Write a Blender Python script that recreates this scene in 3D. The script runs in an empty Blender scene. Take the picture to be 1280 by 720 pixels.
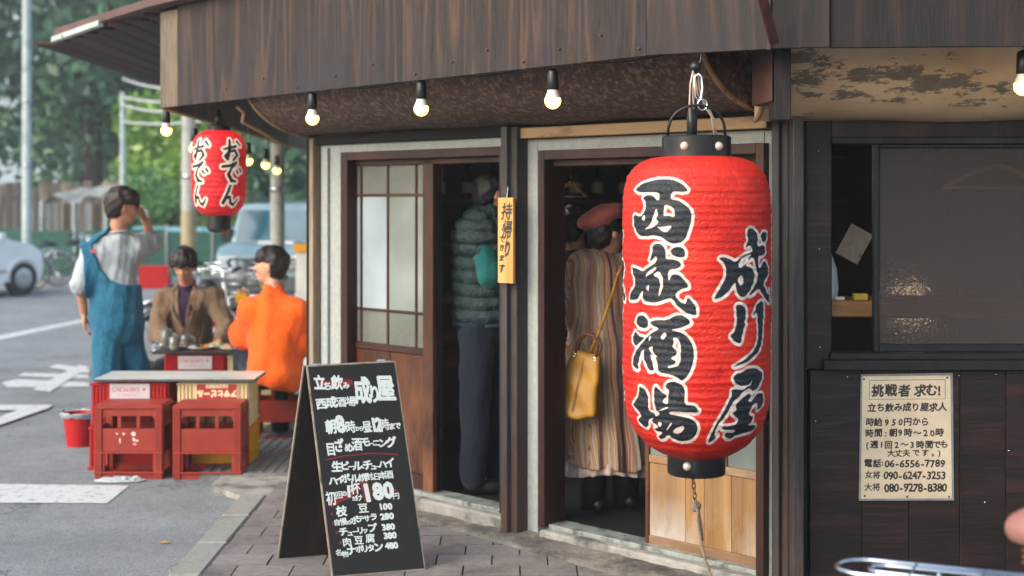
import bpy, math, random
import numpy as np
from mathutils import Matrix, Vector, noise as mn
random.seed(7); rng = np.random.default_rng(7)
sc = bpy.context.scene
col = sc.collection
pi = math.pi
# ------------------------------------------------------------ camera, light, exposure
CAMZ = 1.62; FP = 1778.0
cd = bpy.data.cameras.new('camera'); cam = bpy.data.objects.new('camera', cd); col.objects.link(cam)
cam.location = (0, 0, CAMZ); cam.rotation_euler = (pi/2, 0, 0)
cd.lens = 50; cd.sensor_width = 36; cd.shift_y = -110/1280
cd.clip_end = 600; cd.clip_start = .05
cd.dof.use_dof = True; cd.dof.focus_distance = 5.75; cd.dof.aperture_fstop = 2.0; cd.dof.aperture_blades = 0
sc.camera = cam
W = bpy.data.worlds.new('World'); sc.world = W; W.use_nodes = True
nt = W.node_tree; sky = nt.nodes.new('ShaderNodeTexSky'); sky.sky_type = 'NISHITA'; sky.sun_disc = False
SUN_EL = math.radians(36); SUN_AZ = math.radians(-128)     # azimuth from +Y towards +X
sky.sun_elevation = SUN_EL; sky.sun_rotation = SUN_AZ; sky.air_density = 1.3; sky.dust_density = 3.5; sky.ozone_density = 1.5
nt.links.new(sky.outputs[0], nt.nodes['Background'].inputs[0]); nt.nodes['Background'].inputs[1].default_value = .15
ld = bpy.data.lights.new('sun', 'SUN'); ld.energy = 1.0; ld.angle = math.radians(60); ld.color = (1, .96, .9)
sun = bpy.data.objects.new('sun', ld); col.objects.link(sun)
sd = Vector((math.sin(SUN_AZ)*math.cos(SUN_EL), math.cos(SUN_AZ)*math.cos(SUN_EL), math.sin(SUN_EL)))
sun.rotation_euler = sd.to_track_quat('Z', 'Y').to_euler(); sun.location = sd*30
sc.view_settings.view_transform = 'Standard'; sc.view_settings.look = 'None'; sc.view_settings.gamma = 1
sc.view_settings.exposure = 1.38
# ------------------------------------------------------------ helpers
def P(px, py, d): return Vector(((px-640)/FP*d, d, CAMZ-(py-250)/FP*d))
def G(px, py, z=0): return P(px, py, (CAMZ-z)*FP/(py-250))
def lin(h):
    h = h.lstrip('#'); o = []
    for i in (0, 2, 4):
        v = int(h[i:i+2], 16)/255; o.append(v/12.92 if v <= .04045 else ((v+.055)/1.055)**2.4)
    return (*o, 1)
def C(v):
    if isinstance(v, str): return lin(v)
    if isinstance(v, (int, float)): return (v, v, v, 1)
    return (*v[:3], 1)
class NT:
    def __init__(s, name):
        s.m = bpy.data.materials.new(name); s.m.use_nodes = True; s.t = s.m.node_tree; s.b = s.t.nodes['Principled BSDF']
        s.out = s.t.nodes['Material Output']
    def n(s, kind, **kw):
        nd = s.t.nodes.new('ShaderNode'+kind)
        for k, v in kw.items():
            if k.startswith('i_'):
                key = k[2:]; key = int(key) if key.isdigit() else key.replace('_', ' ')
                s.put(nd.inputs[key], v)
            else: setattr(nd, k, v)
        return nd
    def put(s, sock, v):
        if isinstance(v, bpy.types.NodeSocket): s.t.links.new(v, sock)
        elif hasattr(v, 'outputs'): s.t.links.new(v.outputs[0], sock)
        else: sock.default_value = v
    def co(s, scale=(1, 1, 1), kind='Object', loc=(0, 0, 0), rot=(0, 0, 0)):
        tc = s.n('TexCoord'); mp = s.n('Mapping', i_Vector=tc.outputs[kind], i_Scale=scale, i_Location=loc, i_Rotation=rot)
        return mp.outputs[0]
    def noise(s, vec, scale=5, detail=6, rough=.6, dist=0):
        return s.n('TexNoise', i_Vector=vec, i_Scale=scale, i_Detail=detail, i_Roughness=rough, i_Distortion=dist)
    def ramp(s, fac, stops):
        r = s.n('ValToRGB', i_Fac=fac); e = r.color_ramp.elements
        while len(e) < len(stops): e.new(.5)
        for i, (p, c) in enumerate(stops): e[i].position = p; e[i].color = C(c)
        return r.outputs[0]
    def math(s, op, a, b=0.0, clamp=False):
        return s.n('Math', operation=op, use_clamp=clamp, i_0=a, i_1=b).outputs[0]
    def mix(s, fac, a, b, mode='MIX'):
        x = s.n('Mix', data_type='RGBA', blend_type=mode)
        s.put(x.inputs[0], fac); s.put(x.inputs[6], a if not isinstance(a, (str, tuple, float, int)) else C(a)); s.put(x.inputs[7], b if not isinstance(b, (str, tuple, float, int)) else C(b))
        return x.outputs[2]
    def bump(s, h, strength=.3, dist=.01):
        bp = s.n('Bump', i_Height=h, i_Strength=strength, i_Distance=dist); s.put(s.b.inputs['Normal'], bp.outputs[0])
    def set(s, **kw):
        for k, v in kw.items():
            key = k.replace('_', ' ')
            if key == 'Base Color' and isinstance(v, (str, tuple, float, int)): v = C(v)
            s.put(s.b.inputs[key], v)
        return s
def vary(t, colr, lo=.8, hi=1.2):
    oi = t.n('ObjectInfo'); mr = t.n('MapRange', i_0=oi.outputs['Random'], i_3=lo, i_4=hi)
    return t.n('HueSaturation', i_Color=colr, i_Value=mr.outputs[0]).outputs[0]
def mat(name, c1, c2=None, scale=8, rough=.6, bump=.15, bd=.004, metal=0, stretch=(1, 1, 1), c3=None, s3=2.5, t3=(.55, .7), vr=None, spec=.4, r2=None, sss=None):
    t = NT(name); v = t.co(stretch); c2 = c2 if c2 is not None else c1
    n1 = t.noise(v, scale, 8, .65); cc = t.ramp(n1.outputs[0], [(.3, c1), (.7, c2)])
    if c3 is not None:
        n3 = t.noise(t.co(stretch, loc=(3.1, 1.7, .3)), s3, 8, .7); f = t.ramp(n3.outputs[0], [(t3[0], 0.), (t3[1], 1.)]); cc = t.mix(f, cc, c3)
    if vr: cc = vary(t, cc, *vr)
    t.set(Base_Color=cc, Metallic=metal, Specular_IOR_Level=spec)
    n2 = t.noise(v, scale*5, 4, .6)
    if r2 is not None: t.set(Roughness=t.n('MapRange', i_0=n1.outputs[0], i_1=.3, i_2=.7, i_3=rough, i_4=r2).outputs[0])
    else: t.set(Roughness=rough)
    if bump: t.bump(t.math('ADD', n2.outputs[0], n1.outputs[0]), bump, bd)
    return t.m
def wood(name, dark, light, axis='z', rings=9, rough=.55, scale=1.6, wear=None, wt=(.58, .75), fib=60, bump=.25, vr=(.8, 1.2), line=.35, off=0, wlo=None):
    t = NT(name); k = .09
    st = {'z': (1, 1, k), 'x': (k, 1, 1), 'y': (1, k, 1)}[axis]
    oi = t.n('ObjectInfo'); shift = t.n('VectorMath', operation='SCALE', i_0=(7.3, 3.1, 5.7)); t.put(shift.inputs['Scale'], t.math('MULTIPLY', oi.outputs['Random'], 9.0))
    tc = t.n('TexCoord'); ad = t.n('VectorMath', operation='ADD', i_0=tc.outputs['Object'], i_1=shift.outputs[0])
    mp = t.n('Mapping', i_Vector=ad.outputs[0], i_Scale=st).outputs[0]
    n1 = t.noise(mp, scale, 2, .4, .3)
    pp = t.math('PINGPONG', t.math('MULTIPLY', n1.outputs[0], float(rings)*2), 1.0)
    lines = t.ramp(pp, [(.0, 1.), (line, .25), (1., 0.)])
    n2 = t.noise(mp, fib, 5, .7); f2 = t.ramp(n2.outputs[0], [(.35, 0.), (.65, 1.)])
    n3 = t.noise(mp, scale*1.3, 3, .5)
    fac = t.math('ADD', t.math('MULTIPLY', lines, .45), t.math('MULTIPLY', f2, .3)); fac = t.math('ADD', fac, t.math('MULTIPLY', n3.outputs[0], .35))
    cc = t.ramp(fac, [(.2, dark), (.85, light)])
    if wear is not None:
        nw = t.noise(t.n('Mapping', i_Vector=ad.outputs[0], i_Scale={'z': (1, 1, .35), 'x': (.35, 1, 1), 'y': (1, .35, 1)}[axis]).outputs[0], 3.5, 9, .72)
        wf = t.math('MULTIPLY', t.ramp(nw.outputs[0], [(wt[0], 0.), (wt[1], 1.)]), .85)
        if wlo:
            sx = t.n('SeparateXYZ', i_0=tc.outputs['Object']); wf = t.math('MULTIPLY', t.n('MapRange', i_0=sx.outputs[2], i_1=wlo[0], i_2=wlo[1], i_3=1., i_4=.1).outputs[0], t.ramp(nw.outputs[0], [(.4, 0.), (.6, 1.)]))
        cc = t.mix(wf, cc, wear)
    if vr: cc = vary(t, cc, *vr)
    t.set(Base_Color=cc, Roughness=rough, Specular_IOR_Level=.35)
    t.bump(t.math('ADD', f2, lines), bump, .002)
    return t.m
MB_all = []
class MB:
    """collects shapes, then links them as ONE mesh object"""
    def __init__(s): s.v = []; s.f = []; s.mi = []; s.m = 0; s.uv = None
    def add(s, vs, fs):
        b = len(s.v); s.v += [tuple(v) for v in vs]; s.f += [tuple(b+i for i in f) for f in fs]; s.mi += [s.m]*len(fs); return s
    def box(s, x0, x1, y0, y1, z0, z1, M=None):
        vs = [Vector(p) for p in ((x0,y0,z0),(x1,y0,z0),(x1,y1,z0),(x0,y1,z0),(x0,y0,z1),(x1,y0,z1),(x1,y1,z1),(x0,y1,z1))]
        if M: vs = [M@v for v in vs]
        return s.add(vs, [(0,3,2,1),(4,5,6,7),(0,1,5,4),(1,2,6,5),(2,3,7,6),(3,0,4,7)])
    def bbox(s, x0, x1, y0, y1, z0, z1, b=.003, M=None):
        """box with chamfered vertical and horizontal edges"""
        cx, cy, cz = (x0+x1)/2, (y0+y1)/2, (z0+z1)/2; hx, hy, hz = abs(x1-x0)/2, abs(y1-y0)/2, abs(z1-z0)/2
        b = min(b, hx*.45, hy*.45, hz*.45); vs = []; idx = {}
        for sx in (-1, 1):
            for sy in (-1, 1):
                for sz in (-1, 1):
                    for a in range(3):
                        p = [sx*(hx-b), sy*(hy-b), sz*(hz-b)]; p[a] += (sx, sy, sz)[a]*b
                        idx[(sx, sy, sz, a)] = len(vs); vs.append(Vector((cx+p[0], cy+p[1], cz+p[2])))
        fs = []
        for a in range(3):
            o = [i for i in range(3) if i != a]
            for sgn in (-1, 1):
                q = []
                for (p1, p2) in ((-1,-1),(1,-1),(1,1),(-1,1)):
                    k = [0,0,0]; k[a] = sgn; k[o[0]] = p1; k[o[1]] = p2; q.append(idx[(*k, a)])
                fs.append(tuple(q))
                for t_ in (-1, 1):
                    pass
        for a in range(3):
            b1, b2 = [i for i in range(3) if i != a]
            for s1 in (-1, 1):
                for s2 in (-1, 1):
                    q = []
                    for (sa, ax) in ((-1, b1), (1, b1), (1, b2), (-1, b2)):
                        k = [0,0,0]; k[a] = sa; k[b1] = s1; k[b2] = s2; q.append(idx[(*k, ax)])
                    fs.append(tuple(q))
        for sx in (-1, 1):
            for sy in (-1, 1):
                for sz in (-1, 1): fs.append(tuple(idx[(sx, sy, sz, a)] for a in range(3)))
        if M: vs = [M@v for v in vs]
        c = sum(vs, Vector())/len(vs); out = []
        for f in fs:
            p = [vs[i] for i in f]; nrm = (p[1]-p[0]).cross(p[2]-p[0]); fc = sum(p, Vector())/len(p)
            out.append(f if nrm.dot(fc-c) > 0 else f[::-1])
        return s.add(vs, out)
    def tube(s, pts, r, n=8, cap=True, closed=False):
        pts = [Vector(p) for p in pts]; rs = r if isinstance(r, (list, tuple)) else [r]*len(pts); vs = []; fs = []; N = len(pts)
        up = None
        for i, p in enumerate(pts):
            if closed: t = (pts[(i+1) % N]-pts[i-1]).normalized()
            else: t = (pts[min(i+1, N-1)]-pts[max(i-1, 0)]).normalized()
            if up is None: up = t.orthogonal().normalized()
            up = (up-t*up.dot(t)).normalized(); w = t.cross(up)
            for k in range(n):
                a = 2*pi*k/n; vs.append(p+(up*math.cos(a)+w*math.sin(a))*rs[i])
        for i in range(N if closed else N-1):
            for k in range(n):
                a, b = i*n+k, i*n+(k+1) % n; j = (i+1) % N; c, d = j*n+(k+1) % n, j*n+k
                fs.append((a, b, c, d))
        if cap and not closed: fs.append(tuple(range(n))[::-1]); fs.append(tuple((N-1)*n+k for k in range(n)))
        return s.add(vs, fs)
    def lathe(s, prof, n=24, c=(0, 0, 0), M=None, cap=True):
        vs = []; fs = []; c = Vector(c)
        for (r, z) in prof:
            for k in range(n):
                a = 2*pi*k/n; v = Vector((r*math.cos(a), r*math.sin(a), z)); vs.append((M@v if M else v)+c)
        for i in range(len(prof)-1):
            for k in range(n):
                a, b = i*n+k, i*n+(k+1) % n; fs.append((a, b, b+n, a+n))
        if cap: fs.append(tuple(range(n))[::-1]); fs.append(tuple((len(prof)-1)*n+k for k in range(n)))
        return s.add(vs, fs)
    def prism(s, poly, z0, z1, M=None):
        n = len(poly); vs = [Vector((x, y, z0)) for x, y in poly]+[Vector((x, y, z1)) for x, y in poly]
        if M: vs = [M@v for v in vs]
        fs = [tuple(range(n))[::-1], tuple(range(n, 2*n))]+[(i, (i+1) % n, n+(i+1) % n, n+i) for i in range(n)]
        return s.add(vs, fs)
    def ball(s, c, r, n=12, m=8, M=None):
        r = r if isinstance(r, (tuple, list)) else (r, r, r)
        prof = [(max(1e-4, math.sin(pi*i/m)), -math.cos(pi*i/m)) for i in range(m+1)]
        vs = []; fs = []; c = Vector(c)
        for (q, z) in prof:
            for k in range(n):
                a = 2*pi*k/n; v = Vector((q*math.cos(a)*r[0], q*math.sin(a)*r[1], z*r[2])); vs.append((M@v if M else v)+c)
        for i in range(m):
            for k in range(n): a, b = i*n+k, i*n+(k+1) % n; fs.append((a, b, b+n, a+n))
        return s.add(vs, fs)
    def build(s, name, m, parent=None, M=None, smooth=False, uv=None):
        me = bpy.data.meshes.new(name); me.from_pydata(s.v, [], s.f)
        ms = m if isinstance(m, (list, tuple)) else [m]
        for x in ms: me.materials.append(x)
        if len(ms) > 1: me.polygons.foreach_set('material_index', s.mi)
        if smooth: me.polygons.foreach_set('use_smooth', [True]*len(me.polygons))
        if smooth == 'auto': me.set_sharp_from_angle(angle=math.radians(35))
        if uv is not None:
            l = me.uv_layers.new(name='UVMap'); i = 0
            for f in s.f:
                for vi in f: l.data[i].uv = uv[vi]; i += 1
        me.update()
        return link(me, name, parent, M)
WM = {}
def link(me, name, parent=None, M=None):
    o = bpy.data.objects.new(name, me); col.objects.link(o)
    M = M or Matrix()
    if parent is not None:
        o.parent = parent; o.matrix_local = WM[parent.as_pointer()].inverted()@M
    else: o.matrix_local = M
    WM[o.as_pointer()] = M.copy(); return o
def thing(name, label, cat, loc=(0, 0, 0), rz=0, group=None):
    o = bpy.data.objects.new(name, None); col.objects.link(o); M = Matrix.Translation(loc)@Matrix.Rotation(rz, 4, 'Z'); o.matrix_local = M; WM[o.as_pointer()] = M
    o.empty_display_size = .1; return tag(o, label, cat, group)
def tag(o, label, cat, group=None):
    o['label'] = label; o['category'] = cat
    if group: o['group'] = group
    return o
def struct(o): o['kind'] = 'structure'; return o
def dup(o, loc, rz, label, group=None):
    def cp(a, par):
        c = a.copy(); col.objects.link(c)
        if par is not None: c.parent = par
        for ch in a.children: cp(ch, c)
        return c
    c = cp(o, None); M = Matrix.Translation(loc)@Matrix.Rotation(rz, 4, 'Z'); c.matrix_local = M; WM[c.as_pointer()] = M
    c['label'] = label
    if group: c['group'] = group
    return c
# ------------------------------------------------------------ signed distance modelling (bodies, clothes, hair)
def capsule(p, a, b, ra, rb):
    ba = b-a; L = max(1e-9, ba.dot(ba)) if hasattr(ba, 'dot') else 1
    a = np.array(a); b = np.array(b); ba = b-a; L = max(1e-9, float((ba*ba).sum())); pa = p-a
    t = np.clip((pa@ba)/L, 0, 1); return np.sqrt(((pa-t[..., None]*ba)**2).sum(-1))-(ra+(rb-ra)*t)
def ellip(p, c, r, R=None):
    q = p-np.array(c)
    if R is not None: q = q@np.array(R)
    r = np.array(r); k0 = np.sqrt(((q/r)**2).sum(-1)); k1 = np.sqrt(((q/(r*r))**2).sum(-1))+1e-9
    return k0*(k0-1)/k1
class SDF:
    def __init__(s, lo, hi, h):
        s.lo = np.array(lo, float); s.h = h; s.n = np.maximum(3, np.ceil((np.array(hi)-s.lo)/h).astype(int)+1)
        s.v = np.full(tuple(s.n), 1.0, np.float32)
    def pts(s, i0, i1):
        ax = [s.lo[k]+s.h*np.arange(i0[k], i1[k]) for k in range(3)]
        return np.stack(np.meshgrid(*ax, indexing='ij'), -1)
    def rng(s, lo, hi):
        i0 = np.clip(np.floor((np.array(lo)-s.lo)/s.h).astype(int), 0, s.n-1); i1 = np.clip(np.ceil((np.array(hi)-s.lo)/s.h).astype(int)+1, 1, s.n); return i0, i1
    def put(s, lo, hi, fn, k):
        m = k+3*s.h; i0, i1 = s.rng(np.array(lo)-m, np.array(hi)+m)
        if (i1 <= i0).any(): return
        sl = tuple(slice(i0[q], i1[q]) for q in range(3)); b = fn(s.pts(i0, i1)).astype(np.float32); a = s.v[sl]
        if k <= 0: s.v[sl] = np.minimum(a, b); return
        hh = np.clip(.5+.5*(b-a)/k, 0, 1); s.v[sl] = a*hh+b*(1-hh)-k*hh*(1-hh)
    def cap(s, a, b, ra, rb=None, k=.03):
        rb = ra if rb is None else rb; a = Vector(a); b = Vector(b); r = max(ra, rb)
        lo = [min(a[i], b[i])-r for i in range(3)]; hi = [max(a[i], b[i])+r for i in range(3)]
        s.put(lo, hi, lambda p: capsule(p, a, b, ra, rb), k); return s
    def ell(s, c, r, R=None, k=.03):
        m = max(r); s.put([c[i]-m for i in range(3)], [c[i]+m for i in range(3)], lambda p: ellip(p, c, r, R), k); return s
    def mod(s, fn):
        i0 = np.zeros(3, int); s.v = fn(s.pts(i0, s.n), s.v).astype(np.float32); return s
    def mesh(s, name, m, parent, M=None, org=(0, 0, 0)):
        v = s.v; ins = v < 0; X, Y, Z = v.shape
        c = sum(ins[a:X-1+a, b:Y-1+b, d:Z-1+d].astype(np.int8) for a in (0, 1) for b in (0, 1) for d in (0, 1))
        act = (c > 0) & (c < 8); ii = np.argwhere(act); idx = np.full(act.shape, -1, np.int64); idx[act] = np.arange(len(ii))
        pos = np.zeros((len(ii), 3)); cnt = np.zeros(len(ii))
        for ax in range(3):
            o = [q for q in range(3) if q != ax]
            for e1 in (0, 1):
                for e2 in (0, 1):
                    A = np.zeros(3, int); A[o[0]] = e1; A[o[1]] = e2; B = A.copy(); B[ax] = 1
                    pa = ii+A; pb = ii+B; va = v[tuple(pa.T)]; vb = v[tuple(pb.T)]; x = (va < 0) != (vb < 0)
                    t = va[x]/(va[x]-vb[x]); pos[x] += pa[x]+t[:, None]*(B-A); cnt[x] += 1
        pos = s.lo+s.h*pos/cnt[:, None]-np.array(org); quads = []
        for ax in range(3):
            o1, o2 = [(1, 2), (2, 0), (0, 1)][ax]
            sl0 = [slice(None)]*3; sl1 = [slice(None)]*3; sl0[ax] = slice(0, -1); sl1[ax] = slice(1, None)
            d = ins[tuple(sl0)].astype(np.int8)-ins[tuple(sl1)].astype(np.int8); e = np.argwhere(d != 0)
            e = e[(e[:, o1] > 0) & (e[:, o2] > 0) & (e[:, o1] < v.shape[o1]-1) & (e[:, o2] < v.shape[o2]-1)]
            sg = d[tuple(e.T)]; u1 = np.zeros(3, int); u1[o1] = 1; u2 = np.zeros(3, int); u2[o2] = 1
            q = np.stack([idx[tuple((e-u1-u2).T)], idx[tuple((e-u2).T)], idx[tuple(e.T)], idx[tuple((e-u1).T)]], 1)
            q[sg < 0] = q[sg < 0][:, ::-1]; quads.append(q)
        q = np.concatenate(quads); q = q[(q >= 0).all(1)]
        me = bpy.data.meshes.new(name); me.vertices.add(len(pos)); me.vertices.foreach_set('co', pos.ravel()); me.loops.add(q.size); me.loops.foreach_set('vertex_index', q.ravel())
        me.polygons.add(len(q)); me.polygons.foreach_set('loop_start', np.arange(len(q))*4); me.polygons.foreach_set('loop_total', np.full(len(q), 4)); me.polygons.foreach_set('use_smooth', np.ones(len(q), bool))
        me.materials.append(m); me.update(); me.validate()
        return link(me, name, parent, M)
# ------------------------------------------------------------ lettering: glyphs and traced brush shapes as bitmaps
_gl = {}
def tri_fill(A, T):
    H, Wd = A.shape
    for t in T:
        x0, y0 = np.floor(t.min(0)).astype(int); x1, y1 = np.ceil(t.max(0)).astype(int)+1; x0 = max(x0, 0); y0 = max(y0, 0); x1 = min(x1, Wd); y1 = min(y1, H)
        if x1 <= x0 or y1 <= y0: continue
        gx, gy = np.meshgrid(np.arange(x0, x1)+.5, np.arange(y0, y1)+.5); ok = None
        a, b, c = t; ar = (b[0]-a[0])*(c[1]-a[1])-(b[1]-a[1])*(c[0]-a[0])
        if abs(ar) < 1e-9: continue
        if ar < 0: b, c = c, b
        e = lambda p, q: (q[0]-p[0])*(gy-p[1])-(q[1]-p[1])*(gx-p[0])
        A[y0:y1, x0:x1] |= (e(a, b) >= -.01) & (e(b, c) >= -.01) & (e(c, a) >= -.01)
GR = 96
def glyph(ch, bold=0):
    if (ch, bold) in _gl: return _gl[(ch, bold)]
    if (ch, 0) not in _gl:
        c = bpy.data.curves.new('glyph', 'FONT'); c.body = ch; c.resolution_u = 2; o = bpy.data.objects.new('glyph', c); col.objects.link(o)
        bpy.context.view_layer.update(); m = bpy.data.meshes.new_from_object(o.evaluated_get(bpy.context.evaluated_depsgraph_get()))
        co = np.array([v.co[:2] for v in m.vertices]); m.calc_loop_triangles(); T = [list(t.vertices) for t in m.loop_triangles]
        bpy.data.objects.remove(o); bpy.data.curves.remove(c); bpy.data.meshes.remove(m)
        A = np.zeros((GR, GR), bool)
        if len(co):
            w = .62 if ch.isascii() else 1.0
            cx = (co[:, 0].max()+co[:, 0].min())/2; co2 = np.stack([(co[:, 0]-cx)*.8+.5, .5-(co[:, 1]-.34)*.8], 1)*GR
            tri_fill(A, [co2[t] for t in T])
        _gl[(ch, 0)] = A
    A = _gl[(ch, 0)]
    if bold: A = dilate(A, bold)
    _gl[(ch, bold)] = A; return A
def dilate(A, r):
    B = A.copy(); ri = int(math.ceil(r))
    for dy in range(-ri, ri+1):
        for dx in range(-ri, ri+1):
            if dx*dx+dy*dy <= r*r and (dx or dy):
                S = np.zeros_like(A); ys = slice(max(0, dy), A.shape[0]+min(0, dy)); yt = slice(max(0, -dy), A.shape[0]+min(0, -dy)); xs = slice(max(0, dx), A.shape[1]+min(0, dx)); xt = slice(max(0, -dx), A.shape[1]+min(0, -dx))
                S[ys, xs] = A[yt, xt]; B |= S
    return B
def stamp(A, ch, cx, cy, sx, sy=None, bold=5, rot=0, skew=0):
    """puts a glyph on bitmap A (rows downwards), centred at (cx, cy), sx wide"""
    sy = sy or sx; g = glyph(ch, bold); R = int(max(sx, sy)*.8)+3
    x0, x1, y0, y1 = max(0, int(cx)-R), min(A.shape[1], int(cx)+R), max(0, int(cy)-R), min(A.shape[0], int(cy)+R)
    if x1 <= x0 or y1 <= y0: return
    gx, gy = np.meshgrid(np.arange(x0, x1)+.5-cx, np.arange(y0, y1)+.5-cy); c, s = math.cos(rot), math.sin(rot)
    u = (gx*c+gy*s)+gy*skew; v = -gx*s+gy*c
    iu = np.floor((u/sx*.8+.5)*GR*1.0).astype(int); iv = np.floor((v/sy*.8+.5)*GR).astype(int)
    ok = (iu >= 0) & (iu < GR) & (iv >= 0) & (iv < GR); sub = np.zeros(gx.shape, bool); sub[ok] = g[iv[ok], iu[ok]]; A[y0:y1, x0:x1] |= sub
def poly_fill(A, poly, val=True):
    p = np.array(poly, float); x0, y0 = np.floor(p.min(0)).astype(int); x1, y1 = np.ceil(p.max(0)).astype(int)+1
    x0 = max(x0, 0); y0 = max(y0, 0); x1 = min(x1, A.shape[1]); y1 = min(y1, A.shape[0])
    if x1 <= x0 or y1 <= y0: return
    gx, gy = np.meshgrid(np.arange(x0, x1)+.5, np.arange(y0, y1)+.5); ins = np.zeros(gx.shape, bool); n = len(p)
    for i in range(n):
        a, b = p[i], p[(i+1) % n]
        if a[1] == b[1]: continue
        cr = ((a[1] > gy) != (b[1] > gy)) & (gx < (b[0]-a[0])*(gy-a[1])/(b[1]-a[1])+a[0]); ins ^= cr
    A[y0:y1, x0:x1][ins] = val
def smooth_poly(p):
    p = [Vector(q) for q in p]; o = []; n = len(p)
    for i in range(n):
        a, b = p[i], p[(i+1) % n]; o += [tuple(a*.8+b*.2), tuple(a*.2+b*.8)]
    return o
def image(name, R, G_, B):
    h, w = R.shape; im = bpy.data.images.new(name, w, h); a = np.ones((h, w, 4), np.float32); a[..., 0] = R; a[..., 1] = G_; a[..., 2] = B
    im.colorspace_settings.name = 'Non-Color'; im.pixels.foreach_set(np.ascontiguousarray(a[::-1]).ravel()); im.update(); im.pack(); return im
def blur(a, n=1):
    a = a.astype(np.float32)
    for _ in range(n):
        a = (a+np.roll(a, 1, 0)+np.roll(a, -1, 0))/3; a = (a+np.roll(a, 1, 1)+np.roll(a, -1, 1))/3
    return a
# ------------------------------------------------------------ materials
m_fascia = wood('weathered_plywood', '0b0807', '483529', 'z', 9, .7, 3.6, wear='272428', wt=(.52, .72), fib=90, vr=(.9, 1.1), wlo=(2.12, 2.62), bump=.35)
m_fascia2 = wood('dark_plywood', '080505', '34241c', 'z', 9, .65, 3.0, wear='171517', wt=(.55, .72), fib=90, wlo=(2.1, 2.5), bump=.35)
m_trimwood = wood('grey_trim_wood', '4c4238', '8d7c68', 'z', 3, .7, 1.5)
m_board = wood('dark_board', '0c0707', '2b1815', 'x', 8, .5, 4.5, wear='1c1312', fib=90, vr=(.8, 1.25))
m_lintel = wood('dark_lintel_wood', '0d0a09', '3c2218', 'z', 9, .5, 3, fib=50)
m_post = wood('dark_post_wood', '171314', '332e30', 'z', 3, .6, 2.5, wear='63564f', wt=(.62, .8))
m_post2 = wood('worn_grey_post_wood', '252323', '4c4948', 'z', 3, .6, 2.5, wear='453029', wt=(.52, .66), wlo=(0, 1.0))
m_door = wood('red_brown_door_wood', '1f0d09', '4c2716', 'z', 4, .45, 2.5, wear='70492e', wt=(.55, .75), wlo=(.0, 1.0), vr=(.85, 1.15))
m_doorx = wood('red_brown_rail_wood', '200e0a', '53301e', 'x', 4, .45, 2.5, wear='6b452e', wt=(.6, .8))
m_frame = wood('dark_red_frame_wood', '190908', '3d1a13', 'z', 4, .45, 2.5, wear='3a2420', wt=(.5, .8))
m_pale = wood('pale_panel_wood', '6b4d2c', '8f6d43', 'z', 6, .5, 1.6, wear='99938c', wt=(.5, .6), fib=40, wlo=(.12, .30), vr=(.94, 1.06), line=.5)
m_palex = wood('pale_rail_wood', '5e452e', '806246', 'x', 4, .55, 2, wear='8b8378', wt=(.55, .7), vr=(.9, 1.1))
m_tanbeam = mat('tan_beam_paint', '8d7050', 'a98b68', 6, .6, .2, c3='4a3526', s3=4, t3=(.56, .66), stretch=(.3, 1, 1))
m_plaster = mat('pale_plaster', '838a88', '989d99', 30, .85, .35, .004, c3='77766d', s3=5, t3=(.58, .75))
m_rust = mat('mottled_rusty_sheet', '332722', '614c43', 22, .6, .3, .004, c3='80695f', s3=34, t3=(.5, .62), r2=.75)
t = NT('peeling_cream_paint'); v = t.co((.5, 1, 1.5)); n1 = t.noise(t.co(), 3, 6, .6); n3 = t.noise(v, 8, 10, .74); sz_ = t.n('SeparateXYZ', i_0=t.co()).outputs[2]
bnd = t.math('MULTIPLY', t.n('MapRange', i_0=sz_, i_1=1.96, i_2=2.03).outputs[0], t.n('MapRange', i_0=sz_, i_1=2.20, i_2=2.09).outputs[0])
pf_ = t.ramp(t.math('ADD', n3.outputs[0], t.math('MULTIPLY', bnd, .10)), [(.60, 0.), (.63, 1.)])
cc = t.mix(t.math('MULTIPLY', pf_, .85), t.ramp(n1.outputs[0], [(.3, 'c5a682'), (.7, 'e2c6a2')]), t.ramp(t.noise(t.co(), 40, 5, .6).outputs[0], [(.3, '4a4644'), (.7, '6b6663')]))
st_n = t.noise(t.co((1, 1, .4)), 26, 6, .75); cc = t.mix(t.ramp(st_n.outputs[0], [(.62, 0.), (.78, .6)]), cc, '6b4a34')
t.set(Base_Color=cc, Roughness=.42); t.bump(t.math('ADD', pf_, n1.outputs[0]), .3, .002); m_cream = t.m
m_soffit = wood('soffit_boards', '2a1917', '513029', 'y', 3, .7, 2)
m_redtrim = mat('faded_red_eave_trim', '452e27', '5c4036', 6, .6, .2)
m_whitetrim = mat('white_eave_flashing', '8d9690', 'a9b0aa', 6, .5, .1)
m_dark = mat('dark_gap', '0b0a0a', '12100f', 5, .9, 0)
m_metal = mat('dark_window_metal', '17181b', '222326', 20, .4, .1, metal=.3, c3='8b8f95', s3=30, t3=(.68, .72))
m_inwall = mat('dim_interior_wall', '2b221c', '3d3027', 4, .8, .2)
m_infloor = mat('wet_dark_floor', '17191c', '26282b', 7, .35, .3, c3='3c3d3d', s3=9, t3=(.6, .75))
m_conc = mat('rough_concrete', '75736e', '96948c', 9, .85, .7, .012, c3='4b4a49', s3=3.2, t3=(.48, .62))
m_apron = mat('stained_concrete_apron', '5e5a53', '7d776c', 7, .85, .8, .012, c3='353231', s3=2.2, t3=(.46, .6))
m_steel = mat('bright_steel', 'c8ccd0', 'd8dcdf', 6, .18, .02, metal=1)
m_black = mat('black_plastic', '0d0e10', '15161a', 12, .35, .08)
m_blackp = mat('black_lacquered_band', '0f1013', '1b1c20', 8, .32, .1, c3='2c2d31', s3=10)
m_cordw = mat('pale_cord', 'a58b76', 'c6ae98', 30, .7, .1)
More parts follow.
